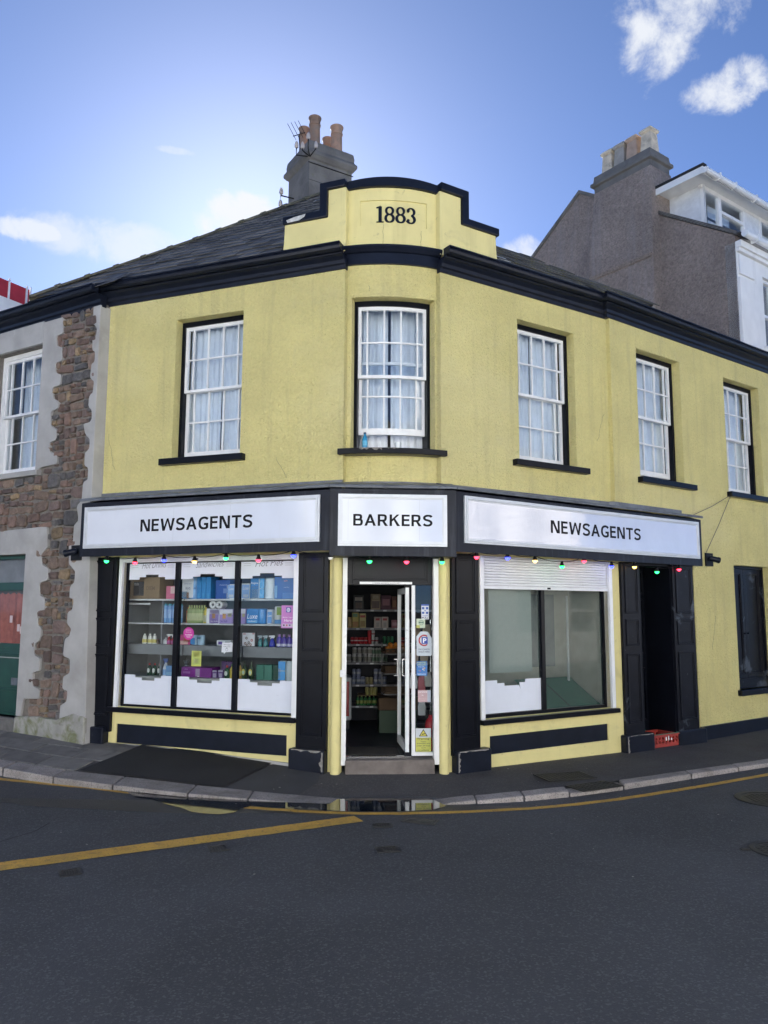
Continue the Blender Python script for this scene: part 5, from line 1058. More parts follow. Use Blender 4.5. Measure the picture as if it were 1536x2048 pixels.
MB().tube([FL.P(3.45, -.06, 2.46)]+pts+[FR.P(4.70, -.06, 2.44)], 0.0045, 6).build('cable', M_CABLE, FEST)

# ================================================================== GOODS IN THE LEFT WINDOW
def stand(name, label, cat, ul, ur, z, w=-.25, depth=.1, fr=L, group=None): 
    return thing(name, label, cat, tuple(fr.P((ul+ur)/2, w-depth/2, z)), fr.rot, group)
def prints(t, wd, d, h, pr, tx):
    for (x0, x1, a, b, c) in pr: MB().box(LOC, (x0-.5)*wd, (x1-.5)*wd, d/2+.0005, d/2+.002, a*h, b*h).build('printed_panel', paint(c), t, local=True)
    for (s_, x0, x1, a, b, c, *k) in tx: text(s_, LOC, (x0-.5)*wd, (x1-.5)*wd, a*h, b*h, d/2+.0028, paint(c), t, local=True, shear=(k[0] if k else 0), bold=0.01)
def carton(name, label, cat, ul, ur, z0, z1, depth, col, pr=(), tx=(), w=-.25, fr=L, bev=.004, group=None, rough=.5):
    t = stand(name, label, cat, ul, ur, z0, w, depth, fr, group); wd, h = abs(ul-ur), z1-z0
    MB().box(LOC, -wd/2, wd/2, -depth/2, depth/2, 0.001, h).build('carton', paint(col, rough), t, bevel=bev, local=True); prints(t, wd, depth, h, pr, tx); return t
def rolls(name, label, ul, ur, z0, z1, depth, col, nx, nz, pr=(), tx=(), lab=True, group=None):
    t = stand(name, label, 'paper rolls', ul, ur, z0, -.25, depth, L, group); wd, h = abs(ul-ur), z1-z0; r = wd/nx/2; mb = MB(); ny = max(1, int(depth/(2*r)+.2))
    for i in range(nx):
        for j in range(nz):
            for k in range(ny):
                hh = h/nz; mb.lathe([(r*.86, j*hh+.002), (r*.98, j*hh+.012), (r*1.0, j*hh+hh*.5), (r*.98, j*hh+hh-.012), (r*.80, j*hh+hh-.001)], 18, (-wd/2+r*(2*i+1), -depth/2+r*(2*k+1), 0))
    mb.build('wrapped_rolls', paint(col, .3), t, smooth=True, local=True)
    if lab: prints(t, wd, depth, h, pr, tx)
    return t
WHT, BLU, LBL, PNK, PUR, GRN = (.68, .70, .74), (.025, .14, .46), (.20, .42, .75), (.62, .16, .27), (.22, .14, .46), (.02, .16, .085)
carton('cardboard_box', 'brown cardboard box with a dark picture print on the top shelf of the left window', 'box', 3.21, 2.70, 1.904, 2.19, .30, (.26, .185, .115), [(.20, .52, .15, .80, (.045, .042, .05)), (.37, .51, .20, .78, (.16, .165, .18))], [('PENDER', .22, .36, .62, .74, (.5, .5, .5)), ('DIEM', .60, .86, .40, .58, (.16, .11, .07))], rough=.85)
carton('pink_pack', 'pink boxed pack beside the cardboard box on the top shelf', 'carton', 2.594, 2.438, 1.904, 2.07, .12, PNK, [(.45, .95, .42, .95, (.72, .52, .52))])
t = rolls('kitchen_roll_pack', 'tall blue and white kitchen roll pack with a puppy print on the top shelf', 2.363, 2.135, 1.904, 2.187, .22, LBL, 2, 2, [(.06, .80, .06, .94, (.70, .74, .80)), (.06, .42, .04, .34, (.06, .33, .66)), (.36, .52, .03, .30, (.33, .17, .10))], [('RHS', .30, .62, .42, .54, (.2, .25, .4)), ('EXTRA SOFT', .22, .70, .66, .71, (.2, .25, .5))])
bx = carton('blue_pack', 'tall plain blue pack, left of three on the top shelf', 'pack', 2.130, 2.062, 1.904, 2.185, .20, (.025, .23, .56), [(.3, .7, .05, .25, (.05, .30, .60))], group='tall blue packs on the top shelf')
for k in (1, 2): clone(bx, tuple(L.P(2.096-.071*k, -.35, 1.904)), label='tall plain blue pack, %s of three on the top shelf' % ('middle', 'right')[k-1])
carton('navy_pack', 'wide dark blue pack just left of the second window post, top shelf', 'pack', 1.849, 1.640, 1.904, 2.143, .18, (.02, .10, .40), [(.55, .9, .3, .55, (.15, .25, .55))], [('PADS', .3, .8, .70, .76, (.4, .5, .8))])
carton('tissue_pack', 'white and blue tissue pack standing left of the second window post', 'pack', 1.690, 1.566, 1.904, 2.087, .12, WHT, [(.16, .95, .08, .94, (.28, .46, .80)), (.3, .85, .12, .3, (.72, .75, .8))], [('Luxe', .28, .85, .6, .8, (.75, .8, .9), .2)])
carton('tissue_pack', 'white and blue tissue pack standing right of the second window post on the top shelf', 'pack', 1.496, 1.358, 1.904, 2.097, .12, WHT, [(.22, .98, .06, .92, (.28, .46, .80)), (.35, .9, .10, .28, (.72, .75, .8))], [('Luxe', .32, .9, .6, .8, (.75, .8, .9), .2)])
rolls('kitchen_roll_pack', 'blue and white two roll pack lettered Regina Blitz on the top shelf', 1.350, 1.014, 1.904, 2.166, .17, (.62, .70, .78), 2, 1, [(.02, .36, .04, .97, (.05, .25, .62)), (.06, .34, .02, .46, (.62, .68, .74)), (.40, .60, .50, .96, (.10, .38, .75)), (.40, .60, .04, .46, (.10, .38, .75))], [('Regina', .05, .34, .68, .80, (.75, .75, .78)), ('BLITZ', .08, .33, .50, .60, (.08, .10, .2)), ('3', .42, .58, .1, .9, (.20, .50, .85))])
carton('nappy_pack', 'large shiny blue pack at the right end of the top shelf', 'pack', 1.010, 0.720, 1.904, 2.174, .20, (.035, .14, .46), [(.40, .95, .02, .28, (.10, .25, .60)), (.02, .14, .05, .60, (.22, .42, .70))], [('pads', .46, .62, .78, .85, (.75, .35, .3)), ('super dry', .45, .70, .50, .55, (.5, .6, .85))], rough=.22)
def bottle(name, label, ul, ur, z0, z1, prof, col, cap=None, band=None, w=-.25, fr=L, group=None, cat='bottle', capfrac=.84, flat=1.0):
    wd, h = abs(ul-ur), z1-z0; t = stand(name, label, cat, ul, ur, z0, w, wd, fr, group); r = wd/2
    FS = Matrix.Diagonal((1, flat, 1, 1))
    body = [(a*r, b*h+.001) for a, b in prof if b <= capfrac]; MB().lathe(body, 18, M=FS).build('bottle_body', paint(col, .3), t, smooth=True, local=True)
    if cap:
        top = [(a*r, b*h) for a, b in prof if b >= capfrac]; MB().lathe([(top[0][0]*1.06, capfrac*h)]+[(a*1.02+.0005, b) for a, b in top], 14, M=FS).build('cap', paint(cap, .4), t, smooth=True, local=True)
    if band:
        c, a, b = band; MB().lathe([(r*1.012, a*h), (r*1.012, b*h)], 20, M=FS).build('bottle_label', paint(c, .5), t, smooth=True, local=True)
    return t
CAN = [(.92, 0), (1, .03), (1, .90), (.72, .945), (.70, .95), (.62, 1.0)]
SQZ = [(.70, 0), (.95, .04), (1, .35), (.82, .62), (.95, .74), (.60, .82), (.34, .84), (.34, .98), (.25, 1.0)]
FAT = [(.92, 0), (1, .04), (1, .52), (.85, .66), (.40, .80), (.32, .84), (.36, .85), (.36, .98), (.28, 1.0)]
c0 = bottle('aerosol_can', 'tall pale blue aerosol can, leftmost of four by the first window post', 2.648, 2.580, 1.597, 1.843, CAN, (.17, .36, .66), (.10, .40, .55), ((.30, .47, .74), .25, .7), group='blue aerosol cans on the second shelf', cat='aerosol can', capfrac=.90)
for u, n in ((2.543, 'second'), (2.470, 'third'), (2.440, 'last, furthest back')): clone(c0, tuple(L.P(u, -.25-.034-(.08 if u == 2.44 else 0), 1.597)), label='tall pale blue aerosol can, %s of four by the first window post' % n)
bottle('orange_bottle', 'orange bottle partly behind the green squeezy bottles', 2.322, 2.270, 1.597, 1.80, SQZ, (.62, .16, .05), (.62, .16, .05), w=-.30)
g0 = bottle('squeezy_bottle', 'pale green squeezy bottle at the front left of the row of seven', 2.285, 2.215, 1.597, 1.825, SQZ, (.26, .33, .14), (.36, .42, .18), ((.42, .45, .25), .15, .55), group='green squeezy bottles on the second shelf', flat=.6)
for k in range(1, 7): clone(g0, tuple(L.P(2.25-.030*k, -.25-.012*k-.03, 1.597)), label='pale green squeezy bottle, number %s back in the row of seven' % ('two', 'three', 'four', 'five', 'six', 'seven')[k-1])
bottle('yellow_bottle', 'yellow squeezy bottle at the right end of the green bottles', 2.035, 1.970, 1.597, 1.80, SQZ, (.55, .45, .08), (.58, .42, .05), ((.45, .44, .30), .1, .5), flat=.6)
PP_ = [(.25, .98, .05, .92, (.30, .22, .52)), (.25, .98, .62, .95, (.62, .60, .70)), (.45, .70, .34, .66, (.62, .33, .12)), (.28, .95, .02, .28, (.30, .22, .52))]
carton('toilet_tissue_pack', 'white and purple toilet tissue pack left of its twin, under the bare rolls', 'pack', 1.972, 1.785, 1.597, 1.783, .13, WHT, PP_, [('So Soft', .36, .92, .10, .2, (.72, .68, .8))])
carton('toilet_tissue_pack', 'purple toilet tissue pack lettered So Soft beside the second window post', 'pack', 1.780, 1.585, 1.597, 1.779, .13, (.34, .26, .56), [(.04, .98, .62, .97, (.66, .66, .74)), (.24, .48, .34, .68, (.62, .33, .12)), (.62, .9, .45, .7, (.42, .40, .25))], [('So Soft', .10, .62, .10, .24, (.10, .06, .3))])
t = thing('toilet_rolls', 'two bare white toilet rolls lying on top of the purple tissue packs', 'toilet rolls', tuple(L.P(1.838, -.32, 1.784)), L.rot)
for x in (-.048, .048):
    MB().lathe([(.020, 0), (.047, 0), (.048, .005), (.048, .115), (.047, .12), (.020, .12), (.020, 0)], 24, M=Matrix.Translation((x, .05, .049)) @ Matrix.Rotation(R_(90), 4, 'X')).build('roll', paint((.70, .71, .73), .8), t, smooth=True, local=True)
    MB().lathe([(.019, 0), (.020, .09)], 16, M=Matrix.Translation((x, .04, .049)) @ Matrix.Rotation(R_(90), 4, 'X')).build('card_core', paint((.13, .14, .15), .9), t, local=True)
carton('toilet_tissue_pack', 'purple toilet tissue pack half hidden by the second window post, beside the Luxe roll', 'pack', 1.510, 1.405, 1.597, 1.785, .13, (.34, .26, .56), [(.3, .98, .68, .97, (.66, .66, .74)), (.55, .9, .45, .66, (.42, .40, .25))])
rolls('luxe_roll_pack', 'bright blue roll pack lettered Luxe in white script', 1.399, 1.134, 1.597, 1.786, .15, (.06, .26, .60), 2, 1, [(.04, .66, .04, .96, (.045, .24, .62)), (.08, .60, .06, .26, (.16, .42, .74))], [('Luxe', .06, .62, .34, .66, (.80, .83, .9), .25), ('Softest', .14, .52, .14, .22, (.75, .8, .9))])
rolls('blue_roll', 'slim white and blue roll pack right of the Luxe pack', 1.130, 1.028, 1.597, 1.776, .10, (.58, .64, .74), 1, 1, [(.34, .92, .08, .84, (.16, .36, .72))], [('Luxe', .38, .9, .5, .68, (.75, .8, .9), .2)])
rolls('green_roll_pack', 'white roll pack with a green leaf print behind the pink poster', 1.022, 0.800, 1.597, 1.814, .11, (.66, .68, .66), 2, 1, [(.24, .60, .52, .96, (.22, .33, .05)), (.12, .62, .03, .26, (.10, .28, .55))])
# third shelf
B3 = [(.95, 0), (1, .05), (.98, .35), (.70, .80), (.40, .86), (.40, .98), (.3, 1.0)]
c0 = bottle('cream_cleaner_bottle', 'white and yellow cleaner bottle, leftmost of three on the grey shelf', 2.960, 2.890, 1.324, 1.454, B3, (.66, .66, .62), (.70, .70, .66), ((.55, .48, .14), .12, .45), flat=.6)
clone(c0, tuple(L.P(2.843, -.285, 1.324)), label='white and yellow cleaner bottle, middle one of three on the grey shelf'); clone(c0, tuple(L.P(2.770, -.285, 1.324)), label='white and yellow cleaner bottle, right one of three on the grey shelf')
for u, lab in ((2.702, 'tiny bottle with a red cap next to the white cleaner bottles'), (2.655, 'tiny bottle with a red cap next to the pale bulging bottle')): bottle('small_bottle', lab, u+.017, u-.017, 1.324, 1.385, FAT, (.14, .10, .09), (.55, .07, .05))
bottle('pale_bottle', 'pale bulging bottle between the tiny red capped bottles and the red sprays', 2.631, 2.556, 1.324, 1.410, FAT, (.52, .54, .56), (.5, .52, .54))
def spray(label, ul, ur, z0, z1, col, head, group=None, w=-.25, lab=None):
    wd, h = abs(ul-ur), z1-z0; t = stand('spray_bottle', label, 'spray bottle', ul, ur, z0, w, wd*.6, L, group); r = wd/2*.8
    MB().lathe([(r*.95, .001), (r, .006), (r, h*.42), (r*.55, h*.62), (r*.34, h*.72), (r*.34, h*.76)], 16).build('bottle_body', paint(col, .25), t, smooth=True, local=True)
    MB().prism(LOC, [(-r*1.25, h*.98), (-r*1.25, h*.86), (-r*.5, h*.84), (-r*.75, h*.66), (-r*.55, h*.66), (-r*.3, h*.76), (r*.4, h*.74), (r*.9, h*.88), (r*.8, h*1.0)], -.012, .012).build('trigger_head', paint(head, .35), t, bevel=.003, local=True)
    if lab: MB().lathe([(r*1.01, h*.06), (r*1.01, h*.38)], 16).build('bottle_label', paint(lab), t, smooth=True, local=True)
    return t
s0 = spray('red spray bottle with a white trigger, left of the pair by the first window post', 2.568, 2.500, 1.324, 1.455, (.50, .04, .06), (.68, .68, .70), lab=(.45, .10, .30)); clone(s0, tuple(L.P(2.472, -.275, 1.324)), label='red spray bottle with a white trigger touching the first window post')
carton('pink_sachet_box', 'bright pink box with red and white print behind the round pink sticker', 'carton', 2.364, 2.200, 1.324, 1.452, .08, (.55, .06, .22), [(.1, .8, .05, .4, (.70, .45, .40)), (.4, .95, .3, .7, (.45, .08, .05))])
rolls('wipes_pack', 'pale blue soft pack on the grey shelf right of the round pink sticker', 2.205, 2.017, 1.324, 1.449, .09, (.36, .52, .68), 2, 1, [(.05, .40, .05, .7, (.03, .22, .55)), (.6, .85, .6, .8, (.10, .25, .30))])
carton('small_white_box', 'small white box with purple flower print beside the speech bubble notice', 'carton', 1.809, 1.604, 1.324, 1.390, .08, WHT, [(.12, .40, .2, .75, (.12, .07, .33)), (.6, .95, .1, .9, (.40, .41, .45))])
def poster(name, label, fr, ul, ur, z0, z1, w, col, pr=(), tx=(), cat='poster', th=.003, rough=.45):
    a, b = fr.P(ul, w, z0), fr.P(ur, w, z0); t = thing(name, label, cat, tuple((a+b)/2), fr.rot); wd, h = (a-b).length, z1-z0
    MB().box(LOC, -wd/2, wd/2, 0, th, 0, h).build('sheet', paint(col, rough), t, local=True)
    for (x0, x1, c, d, k) in pr: MB().box(LOC, (x0-.5)*wd, (x1-.5)*wd, th+.0003, th+.001, c*h, d*h).build('printed_panel', paint(k), t, local=True)
    for (s_, x0, x1, c, d, k, *o) in tx: text(s_, LOC, (x0-.5)*wd, (x1-.5)*wd, c*h, d*h, th+.0016, paint(k), t, local=True, shear=(o[0] if o else 0), bold=(o[1] if len(o) > 1 else .012))
    return t
def disc(t, cx, cz, r, w, col, n=28, r2=None, nm='printed_disc', sy=1.0, a0=0, a1=360):
    mb = MB(); m_ = n
    if r2 is None: mb.v = [Vector((cx+r*math.cos(2*math.pi*i/n), -w, cz+sy*r*math.sin(2*math.pi*i/n))) for i in range(n)]; mb.f = [tuple(range(n))]
    else:
        for i in range(n+1):
            a = R_(a0+(a1-a0)*i/n); mb.v += [Vector((cx+r*math.cos(a), -w, cz+r*math.sin(a))), Vector((cx+r2*math.cos(a), -w, cz+r2*math.sin(a)))]
        mb.f = [(2*i, 2*i+2, 2*i+3, 2*i+1) for i in range(n)]
    return mb.build(nm, paint(col), t, local=True)
t = poster('framed_notice', 'dark framed white notice with cookie pictures on the grey shelf', L, 1.452, 1.249, 1.324, 1.499, -.26, (.03, .03, .035), [(.06, .92, .02, .94, (.66, .66, .70)), (.10, .30, .82, .90, (.45, .12, .12)), (.75, .9, .84, .92, (.45, .12, .12))], cat='notice', th=.012)
for x, z, c in ((-.03, .10, (.16, .09, .07)), (.045, .075, (.40, .12, .11)), (-.045, .035, (.22, .12, .09)), (.005, .045, (.13, .10, .10)), (.03, .02, (.28, .15, .12)), (-.015, .015, (.20, .12, .09))): disc(t, x, z, .017, .0145, c, r2=.007, n=18)
for ul, ur, lab in ((1.234, 1.165, 'teal spray bottle behind the framed notice, left of two teal ones'), (1.160, 1.090, 'teal spray bottle, right of two teal ones')): spray(lab, ul, ur, 1.324, 1.460, (.06, .22, .24), (.34, .40, .44))
spray('clear blue spray bottle with a big white trigger beside the purple bottles', 1.082, 0.990, 1.324, 1.462, (.035, .05, .38), (.70, .71, .74))
p0 = bottle('purple_bottle', 'purple bottle with a white label, leftmost below the pink poster', 0.980, 0.910, 1.324, 1.476, [(.95, 0), (1, .04), (1, .62), (.75, .74), (.42, .80), (.42, .82), (.5, .83), (.5, .98), (.4, 1)], (.055, .03, .30), (.34, .20, .40), ((.52, .53, .66), .06, .26), group='purple bottles on the grey shelf', capfrac=.82, flat=.7)
for k in range(1, 5): clone(p0, tuple(L.P(.945-.068*k, -.285, 1.324)), label='purple bottle with a white label, %s below the pink poster' % ORD[k])
# bottom row
DK, RC = (.012, .045, .025), (.42, .03, .03)
d0 = bottle('green_bottle', 'dark green bottle with a red cap and oval label, leftmost in the bottom row', 2.862, 2.795, 0.924, 1.078, FAT, DK, RC, flat=.75); disc(d0, 0, .062, .020, .0268, (.62, .64, .62), sy=1.5)
clone(d0, tuple(L.P(2.748, -.284, .924)), label='dark green bottle with a red cap, second from the left in the bottom row'); clone(d0, tuple(L.P(2.668, -.284, .924)), label='dark green bottle with a red cap beside the white trigger spray')
clone(d0, tuple(L.P(2.715, -.40, .924)), label='dark green bottle with a red cap standing behind the front three'); clone(d0, tuple(L.P(2.640, -.40, .924)), label='dark green bottle with a red cap half hidden behind the white trigger spray')
spray('tall white spray bottle with a blue trigger in the bottom row', 2.622, 2.525, 0.924, 1.146, (.56, .60, .66), (.05, .10, .30), lab=(.20, .35, .6))
carton('blue_tissue_pack', 'pale blue pack in the bottom row against the first window post', 'pack', 2.553, 2.447, 0.924, 1.054, .10, (.14, .30, .55), [(.1, .9, .1, .4, (.25, .45, .65))])
bottle('grey_bag', 'crumpled dark bag at the left end of the middle pane bottom row', 2.375, 2.295, 0.924, 1.12, [(.8, 0), (1, .2), (.9, .55), (.4, .75), (.95, 1.0)], (.10, .12, .14), w=-.34, cat='bag', capfrac=1.0)
carton('purple_carton', 'long purple carton in the bottom row below the yellow leaflet', 'carton', 2.318, 1.872, 0.924, 1.048, .20, (.20, .02, .24), [(.48, .62, .08, .85, (.30, .22, .33)), (.55, .60, .06, .14, (.7, .7, .7)), (.06, .30, .35, .55, (.32, .14, .36)), (.66, .98, .1, .9, (.16, .02, .20))], [('puro', .12, .22, .68, .82, (.55, .35, .6))])
j0 = carton('purple_candle_box', 'small purple box beside the long purple carton', 'carton', 1.859, 1.790, 0.924, 1.018, .07, (.13, .07, .22), [(.2, .8, .1, .6, (.34, .30, .42)), (.05, .95, .86, .96, (.55, .55, .6))]); clone(j0, tuple(L.P(1.755, -.31, .924)), label='small purple box next to the dark green bottle with a red top')
for u, lab in ((1.765, 'dark purple box stacked behind, left of the standing trio'), (1.695, 'dark purple box stacked behind, middle of the standing trio'), (1.630, 'dark purple box stacked behind, beside the second window post')): carton('dark_purple_box', lab, 'carton', u+.033, u-.033, 0.924, 1.125, .08, (.075, .03, .13), w=-.36)
d1 = bottle('green_bottle', 'green bottle with a red top left of the second window post, bottom row', 1.706, 1.632, 0.924, 1.080, FAT, (.015, .07, .03), RC, flat=.75); disc(d1, 0, .06, .022, .0295, (.60, .64, .58), sy=1.3)
bottle('amber_bottle', 'yellow bottle partly behind the second window post', 1.625, 1.560, 0.924, 1.10, FAT, (.42, .33, .05), (.05, .16, .06), flat=.75)
y0 = bottle('amber_bottle', 'amber bottle with a green label right of the second window post', 1.518, 1.452, 0.924, 1.117, FAT, (.38, .20, .03), (.02, .04, .02), ((.42, .40, .10), .2, .5), flat=.75)
y1 = bottle('juice_bottle', 'dark green bottle with a yellow oval label, left of two', 1.454, 1.386, 0.924, 1.140, FAT, (.02, .045, .015), (.03, .04, .03), flat=.75); disc(y1, 0, .085, .026, .0265, (.58, .50, .08), sy=1.5); disc(y1, 0, .08, .017, .0272, (.45, .60, .50), sy=1.4)
y2 = clone(y1, tuple(L.P(1.325, -.286, .924)), label='dark green bottle with a yellow oval label beside the green boxes')
gbx = carton('green_box', 'plain green box, left of two tall ones in the bottom row', 'box', 1.237, 1.132, 0.924, 1.108, .12, (.035, .16, .115)); clone(gbx, tuple(L.P(1.072, -.31, .924)), label='plain green box, right of two tall ones in the bottom row')
carton('dark_green_box', 'darker green box seen side on next to the tall green boxes', 'box', 1.012, 0.938, 0.924, 1.110, .16, (.008, .055, .034), w=-.27)
rolls('kitchen_roll_pack', 'blue and white kitchen roll pack at the right end of the bottom row', 0.935, 0.746, 0.924, 1.159, .11, (.56, .64, .68), 2, 1, [(.02, .52, .52, .98, (.09, .36, .76)), (.02, .52, .03, .48, (.09, .36, .76)), (.02, .20, .10, .62, (.55, .62, .72))])
# notices stuck on the left window
t = poster('pink_poster', 'pink mobile top-up poster stuck on the right pane of the left window', L, .803, .616, 1.558, 1.825, -.062, (.52, .20, .52), [(.08, .92, .05, .20, (.56, .44, .60))], [('Mobile Top-up', .10, .90, .44, .50, (.78, .70, .80), .15), ('Here!', .20, .82, .28, .40, (.80, .76, .82), .2)])
MB().box(LOC, -.032, .032, .003, .004, .185, .245).build('printed_panel', paint((.05, .09, .34)), t, local=True); disc(t, 0, .215, .024, .0045, (.62, .64, .74)); text('CC', LOC, -.014, .014, .205, .225, .0052, paint((.05, .09, .34)), t, local=True, bold=.02)
for i, c in enumerate(((.05, .05, .08), (.55, .10, .12), (.10, .12, .25), (.50, .48, .40))): disc(t, -.058+.039*i, .034, .011, .0045, c, n=16)
t = thing('round_sticker', 'round magenta sticker on the middle pane of the left window', 'sticker', tuple(L.P(2.097, -.062, 1.400)), L.rot)
disc(t, 0, .074, .078, .001, (.50, .02, .26), n=40, nm='sticker_disc'); disc(t, 0, .074, .074, .0015, (.56, .04, .32), n=40)
for s_, a, b in (('inject', .108, .124), ('beauty', .084, .100)): text(s_, LOC, -.040, .040, a, b, .002, paint((.75, .60, .72)), t, local=True, bold=.015)
for s_, a, b, hw in (('Available', .050, .068, .052), ('here', .026, .042, .028)): text(s_, LOC, -hw, hw, a, b, .002, paint((.80, .72, .78)), t, local=True, bold=.02)
t = thing('speech_bubble_sign', 'white speech bubble notice by the second window post', 'notice', tuple(L.P(1.540, -.062, 1.236)), L.rot)
MB().prism(LOC, [(-.075, .02), (-.045, .018), (-.035, 0), (-.018, .022), (.076, .028), (.078, .139), (-.068, .132)], 0, .003).build('sheet', paint(WHT), t, local=True)
for s_, a, b in (('We take', .105, .120), ('non-£5s', .083, .098)): text(s_, LOC, -.045, .05, a, b, .004, paint((.08, .08, .09)), t, local=True)
disc(t, 0, .052, .018, .004, (.25, .27, .30), r2=.014); disc(t, 0, .072, .010, .004, (.25, .27, .30), r2=.007)
poster('yellow_leaflet', 'yellow leaflet stuck low on the middle pane of the left window', L, 2.040, 1.900, 1.076, 1.264, -.062, (.50, .52, .12), [(.10, .90, .12, .90, (.44, .52, .14)), (.2, .8, .6, .9, (.46, .46, .12)), (.25, .75, .2, .45, (.52, .56, .26))], cat='leaflet')

# ================================================================== RIGHT WINDOW, DOORWAY NOTICES
poster('paper_sheet', 'large blank grey paper sheet hung inside the left pane of the right window', RR, .798, 1.493, 1.016, 2.06, -.125, (.40, .44, .42), cat='paper sheet', th=.002)
W_ = -.121
t = poster('pull_sticker', 'white and blue sticker lettered PULL on the glass beside the door', CF, .938, 1.027, 1.671, 1.845, W_, (.68, .70, .75), [(.0, 1, .90, 1.0, (.06, .12, .42)), (.08, .40, .66, .82, (.05, .11, .40)), (.60, .92, .66, .82, (.05, .11, .40)), (.08, .40, .36, .50, (.05, .11, .40)), (.60, .92, .36, .50, (.05, .11, .40)), (.10, .9, .26, .28, (.15, .2, .45)), (.2, .8, .21, .23, (.15, .2, .45))], [('PULL', .08, .92, .04, .16, (.05, .06, .12), 0, .02), ('+', .38, .62, .52, .64, (.05, .11, .40))], cat='sticker', th=.001)
t = poster('green_sticker', 'pale green sticker with a ring emblem below the PULL sticker', CF, .881, .982, 1.571, 1.677, W_, (.50, .58, .44), [(0, .4, 0, .3, (.50, .50, .12))], cat='sticker', th=.001); disc(t, .005, .062, .030, .002, (.10, .20, .16), r2=.026); disc(t, .005, .062, .020, .002, (.10, .20, .16), r2=.017)
MB().box(LOC, -.026, .034, .002, .0026, .056, .068).build('printed_panel', paint((.10, .20, .16)), t, local=True)
t = thing('paycard_sign', 'grey shield shaped paycard sign with red C and blue P', 'sign', tuple(CF.P(.970, W_, 1.249)), CF.rot)
MB().prism(LOC, [(-.088, .012), (-.078, 0), (.078, 0), (.090, .012), (.090, .205), (.040, .280), (-.040, .280), (-.090, .225)], 0, .002).build('sheet', paint((.52, .58, .63)), t, local=True)
disc(t, 0.0, .178, .066, .003, (.42, .03, .05), r2=.050, a0=52, a1=308); MB().box(LOC, -.030, .042, .0032, .004, .138, .216).build('printed_panel', paint((.03, .06, .36)), t, local=True)
text('P', LOC, -.014, .028, .150, .204, .0046, paint((.78, .80, .84)), t, local=True, bold=.03)
text('PAYCARDS', LOC, -.064, .064, .066, .084, .0030, paint((.10, .12, .20)), t, local=True, bold=.015); text('SOLD HERE', LOC, -.064, .064, .038, .056, .0030, paint((.10, .12, .20)), t, local=True, bold=.015)
t = poster('party_leaflet', 'blue leaflet reading PARTIES AFLOAT on the door glass', CF, .881, 1.006, 1.022, 1.188, W_, (.03, .16, .46), [(.1, .9, .04, .10, (.25, .45, .7))], [('PARTIES', .06, .94, .84, .95, (.45, .55, .25), 0, .02), ('AFLOAT', .06, .94, .70, .81, (.45, .55, .25), 0, .02), ('from £35', .18, .72, .58, .65, (.6, .66, .75)), ('CRUISE TO PARTY', .06, .94, .12, .17, (.6, .66, .75))], cat='leaflet', th=.001)
for x, z, c, r in ((.012, .075, (.60, .60, .62), .008), (.030, .085, (.55, .35, .10), .009), (-.02, .055, (.40, .10, .25), .007), (.025, .062, (.5, .5, .12), .006), (-.035, .06, (.15, .30, .25), .007)): disc(t, x, z, r, .002, c, n=14)
t = poster('pink_notice', 'small pale pink notice reading prove low on the door glass', CF, .897, 1.046, .723, .858, W_, (.52, .36, .38), [(.74, 1, 0, 1, (.42, .48, .56))], [('prove', .04, .72, .74, .90, (.75, .72, .74), 0, .02), ('it', .30, .44, .52, .64, (.75, .72, .74)), ('please have id', .08, .66, .24, .30, (.68, .55, .56)), ('ready', .2, .56, .12, .18, (.68, .55, .56))], cat='notice', th=.001)
t = poster('warning_notice', 'yellow and white CCTV warning notice at the foot of the door glass', CF, .871, 1.047, .168, .428, W_, (.50, .50, .10), [(0, 1, .60, 1.0, (.52, .56, .60))], [('Warning', .08, .88, .49, .59, (.07, .10, .06), 0, .012), ('These', .30, .68, .40, .455, (.07, .10, .06)), ('premises are', .08, .92, .31, .38, (.07, .10, .06)), ('under 24 hour', .06, .94, .225, .285, (.07, .10, .06)), ('CCTV', .36, .66, .135, .19, (.07, .10, .06)), ('surveillance', .12, .88, .04, .10, (.07, .10, .06))], cat='notice', th=.001)
mb = MB(); mb.v = [Vector((-.052, -.0022, .170)), Vector((.052, -.0022, .170)), Vector((0, -.0022, .252))]; mb.f = [(0, 1, 2)]; mb.build('printed_triangle', paint((.03, .03, .03)), t, local=True)
mb = MB(); mb.v = [Vector((-.037, -.003, .178)), Vector((.037, -.003, .178)), Vector((0, -.003, .237))]; mb.f = [(0, 1, 2)]; mb.build('printed_triangle', paint((.58, .52, .06)), t, local=True)
MB().prism(LOC, [(-.020, .186), (.018, .196), (.022, .206), (-.016, .198)], .0032, .004).build('printed_panel', paint((.03, .03, .03)), t, local=True)

# ================================================================== INSIDE THE SHOP
SU = thing('shop_shelving', 'dark stocked shelving seen at the back through the open door', 'shelving', tuple(CF.P(.4, -2.9, .108)))
for z in (1.772, 1.502, 1.266, .998, .680, .374):
    sh_ = MB().box(CF, -.6, 1.5, -3.05, -2.60, z-.012, z).build('shelf', mat('shop_shelf', (.13, .135, .15), .5), SU); MB().box(CF, -.6, 1.5, -2.60, -2.594, z-.026, z+.004).build('price_rail', mat('price_rail', (.22, .225, .24), .5), sh_)
    for u in (0.26, .47, .66, .83): MB().box(CF, u, u+.05, -2.594, -2.592, z-.022, z+.0).build('price_ticket', paint((.62, .63, .66)), sh_)
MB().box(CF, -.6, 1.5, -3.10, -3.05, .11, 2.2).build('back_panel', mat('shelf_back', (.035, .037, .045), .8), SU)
ux = lambda X: .132+(X-165)*.0016
def cereal(X0, X1, h, z, col, pr, lab, nm='cereal_box'): return carton(nm, lab, 'carton', ux(X0), ux(X1), z, z+h, .06, col, pr, (), w=-2.63, fr=CF)
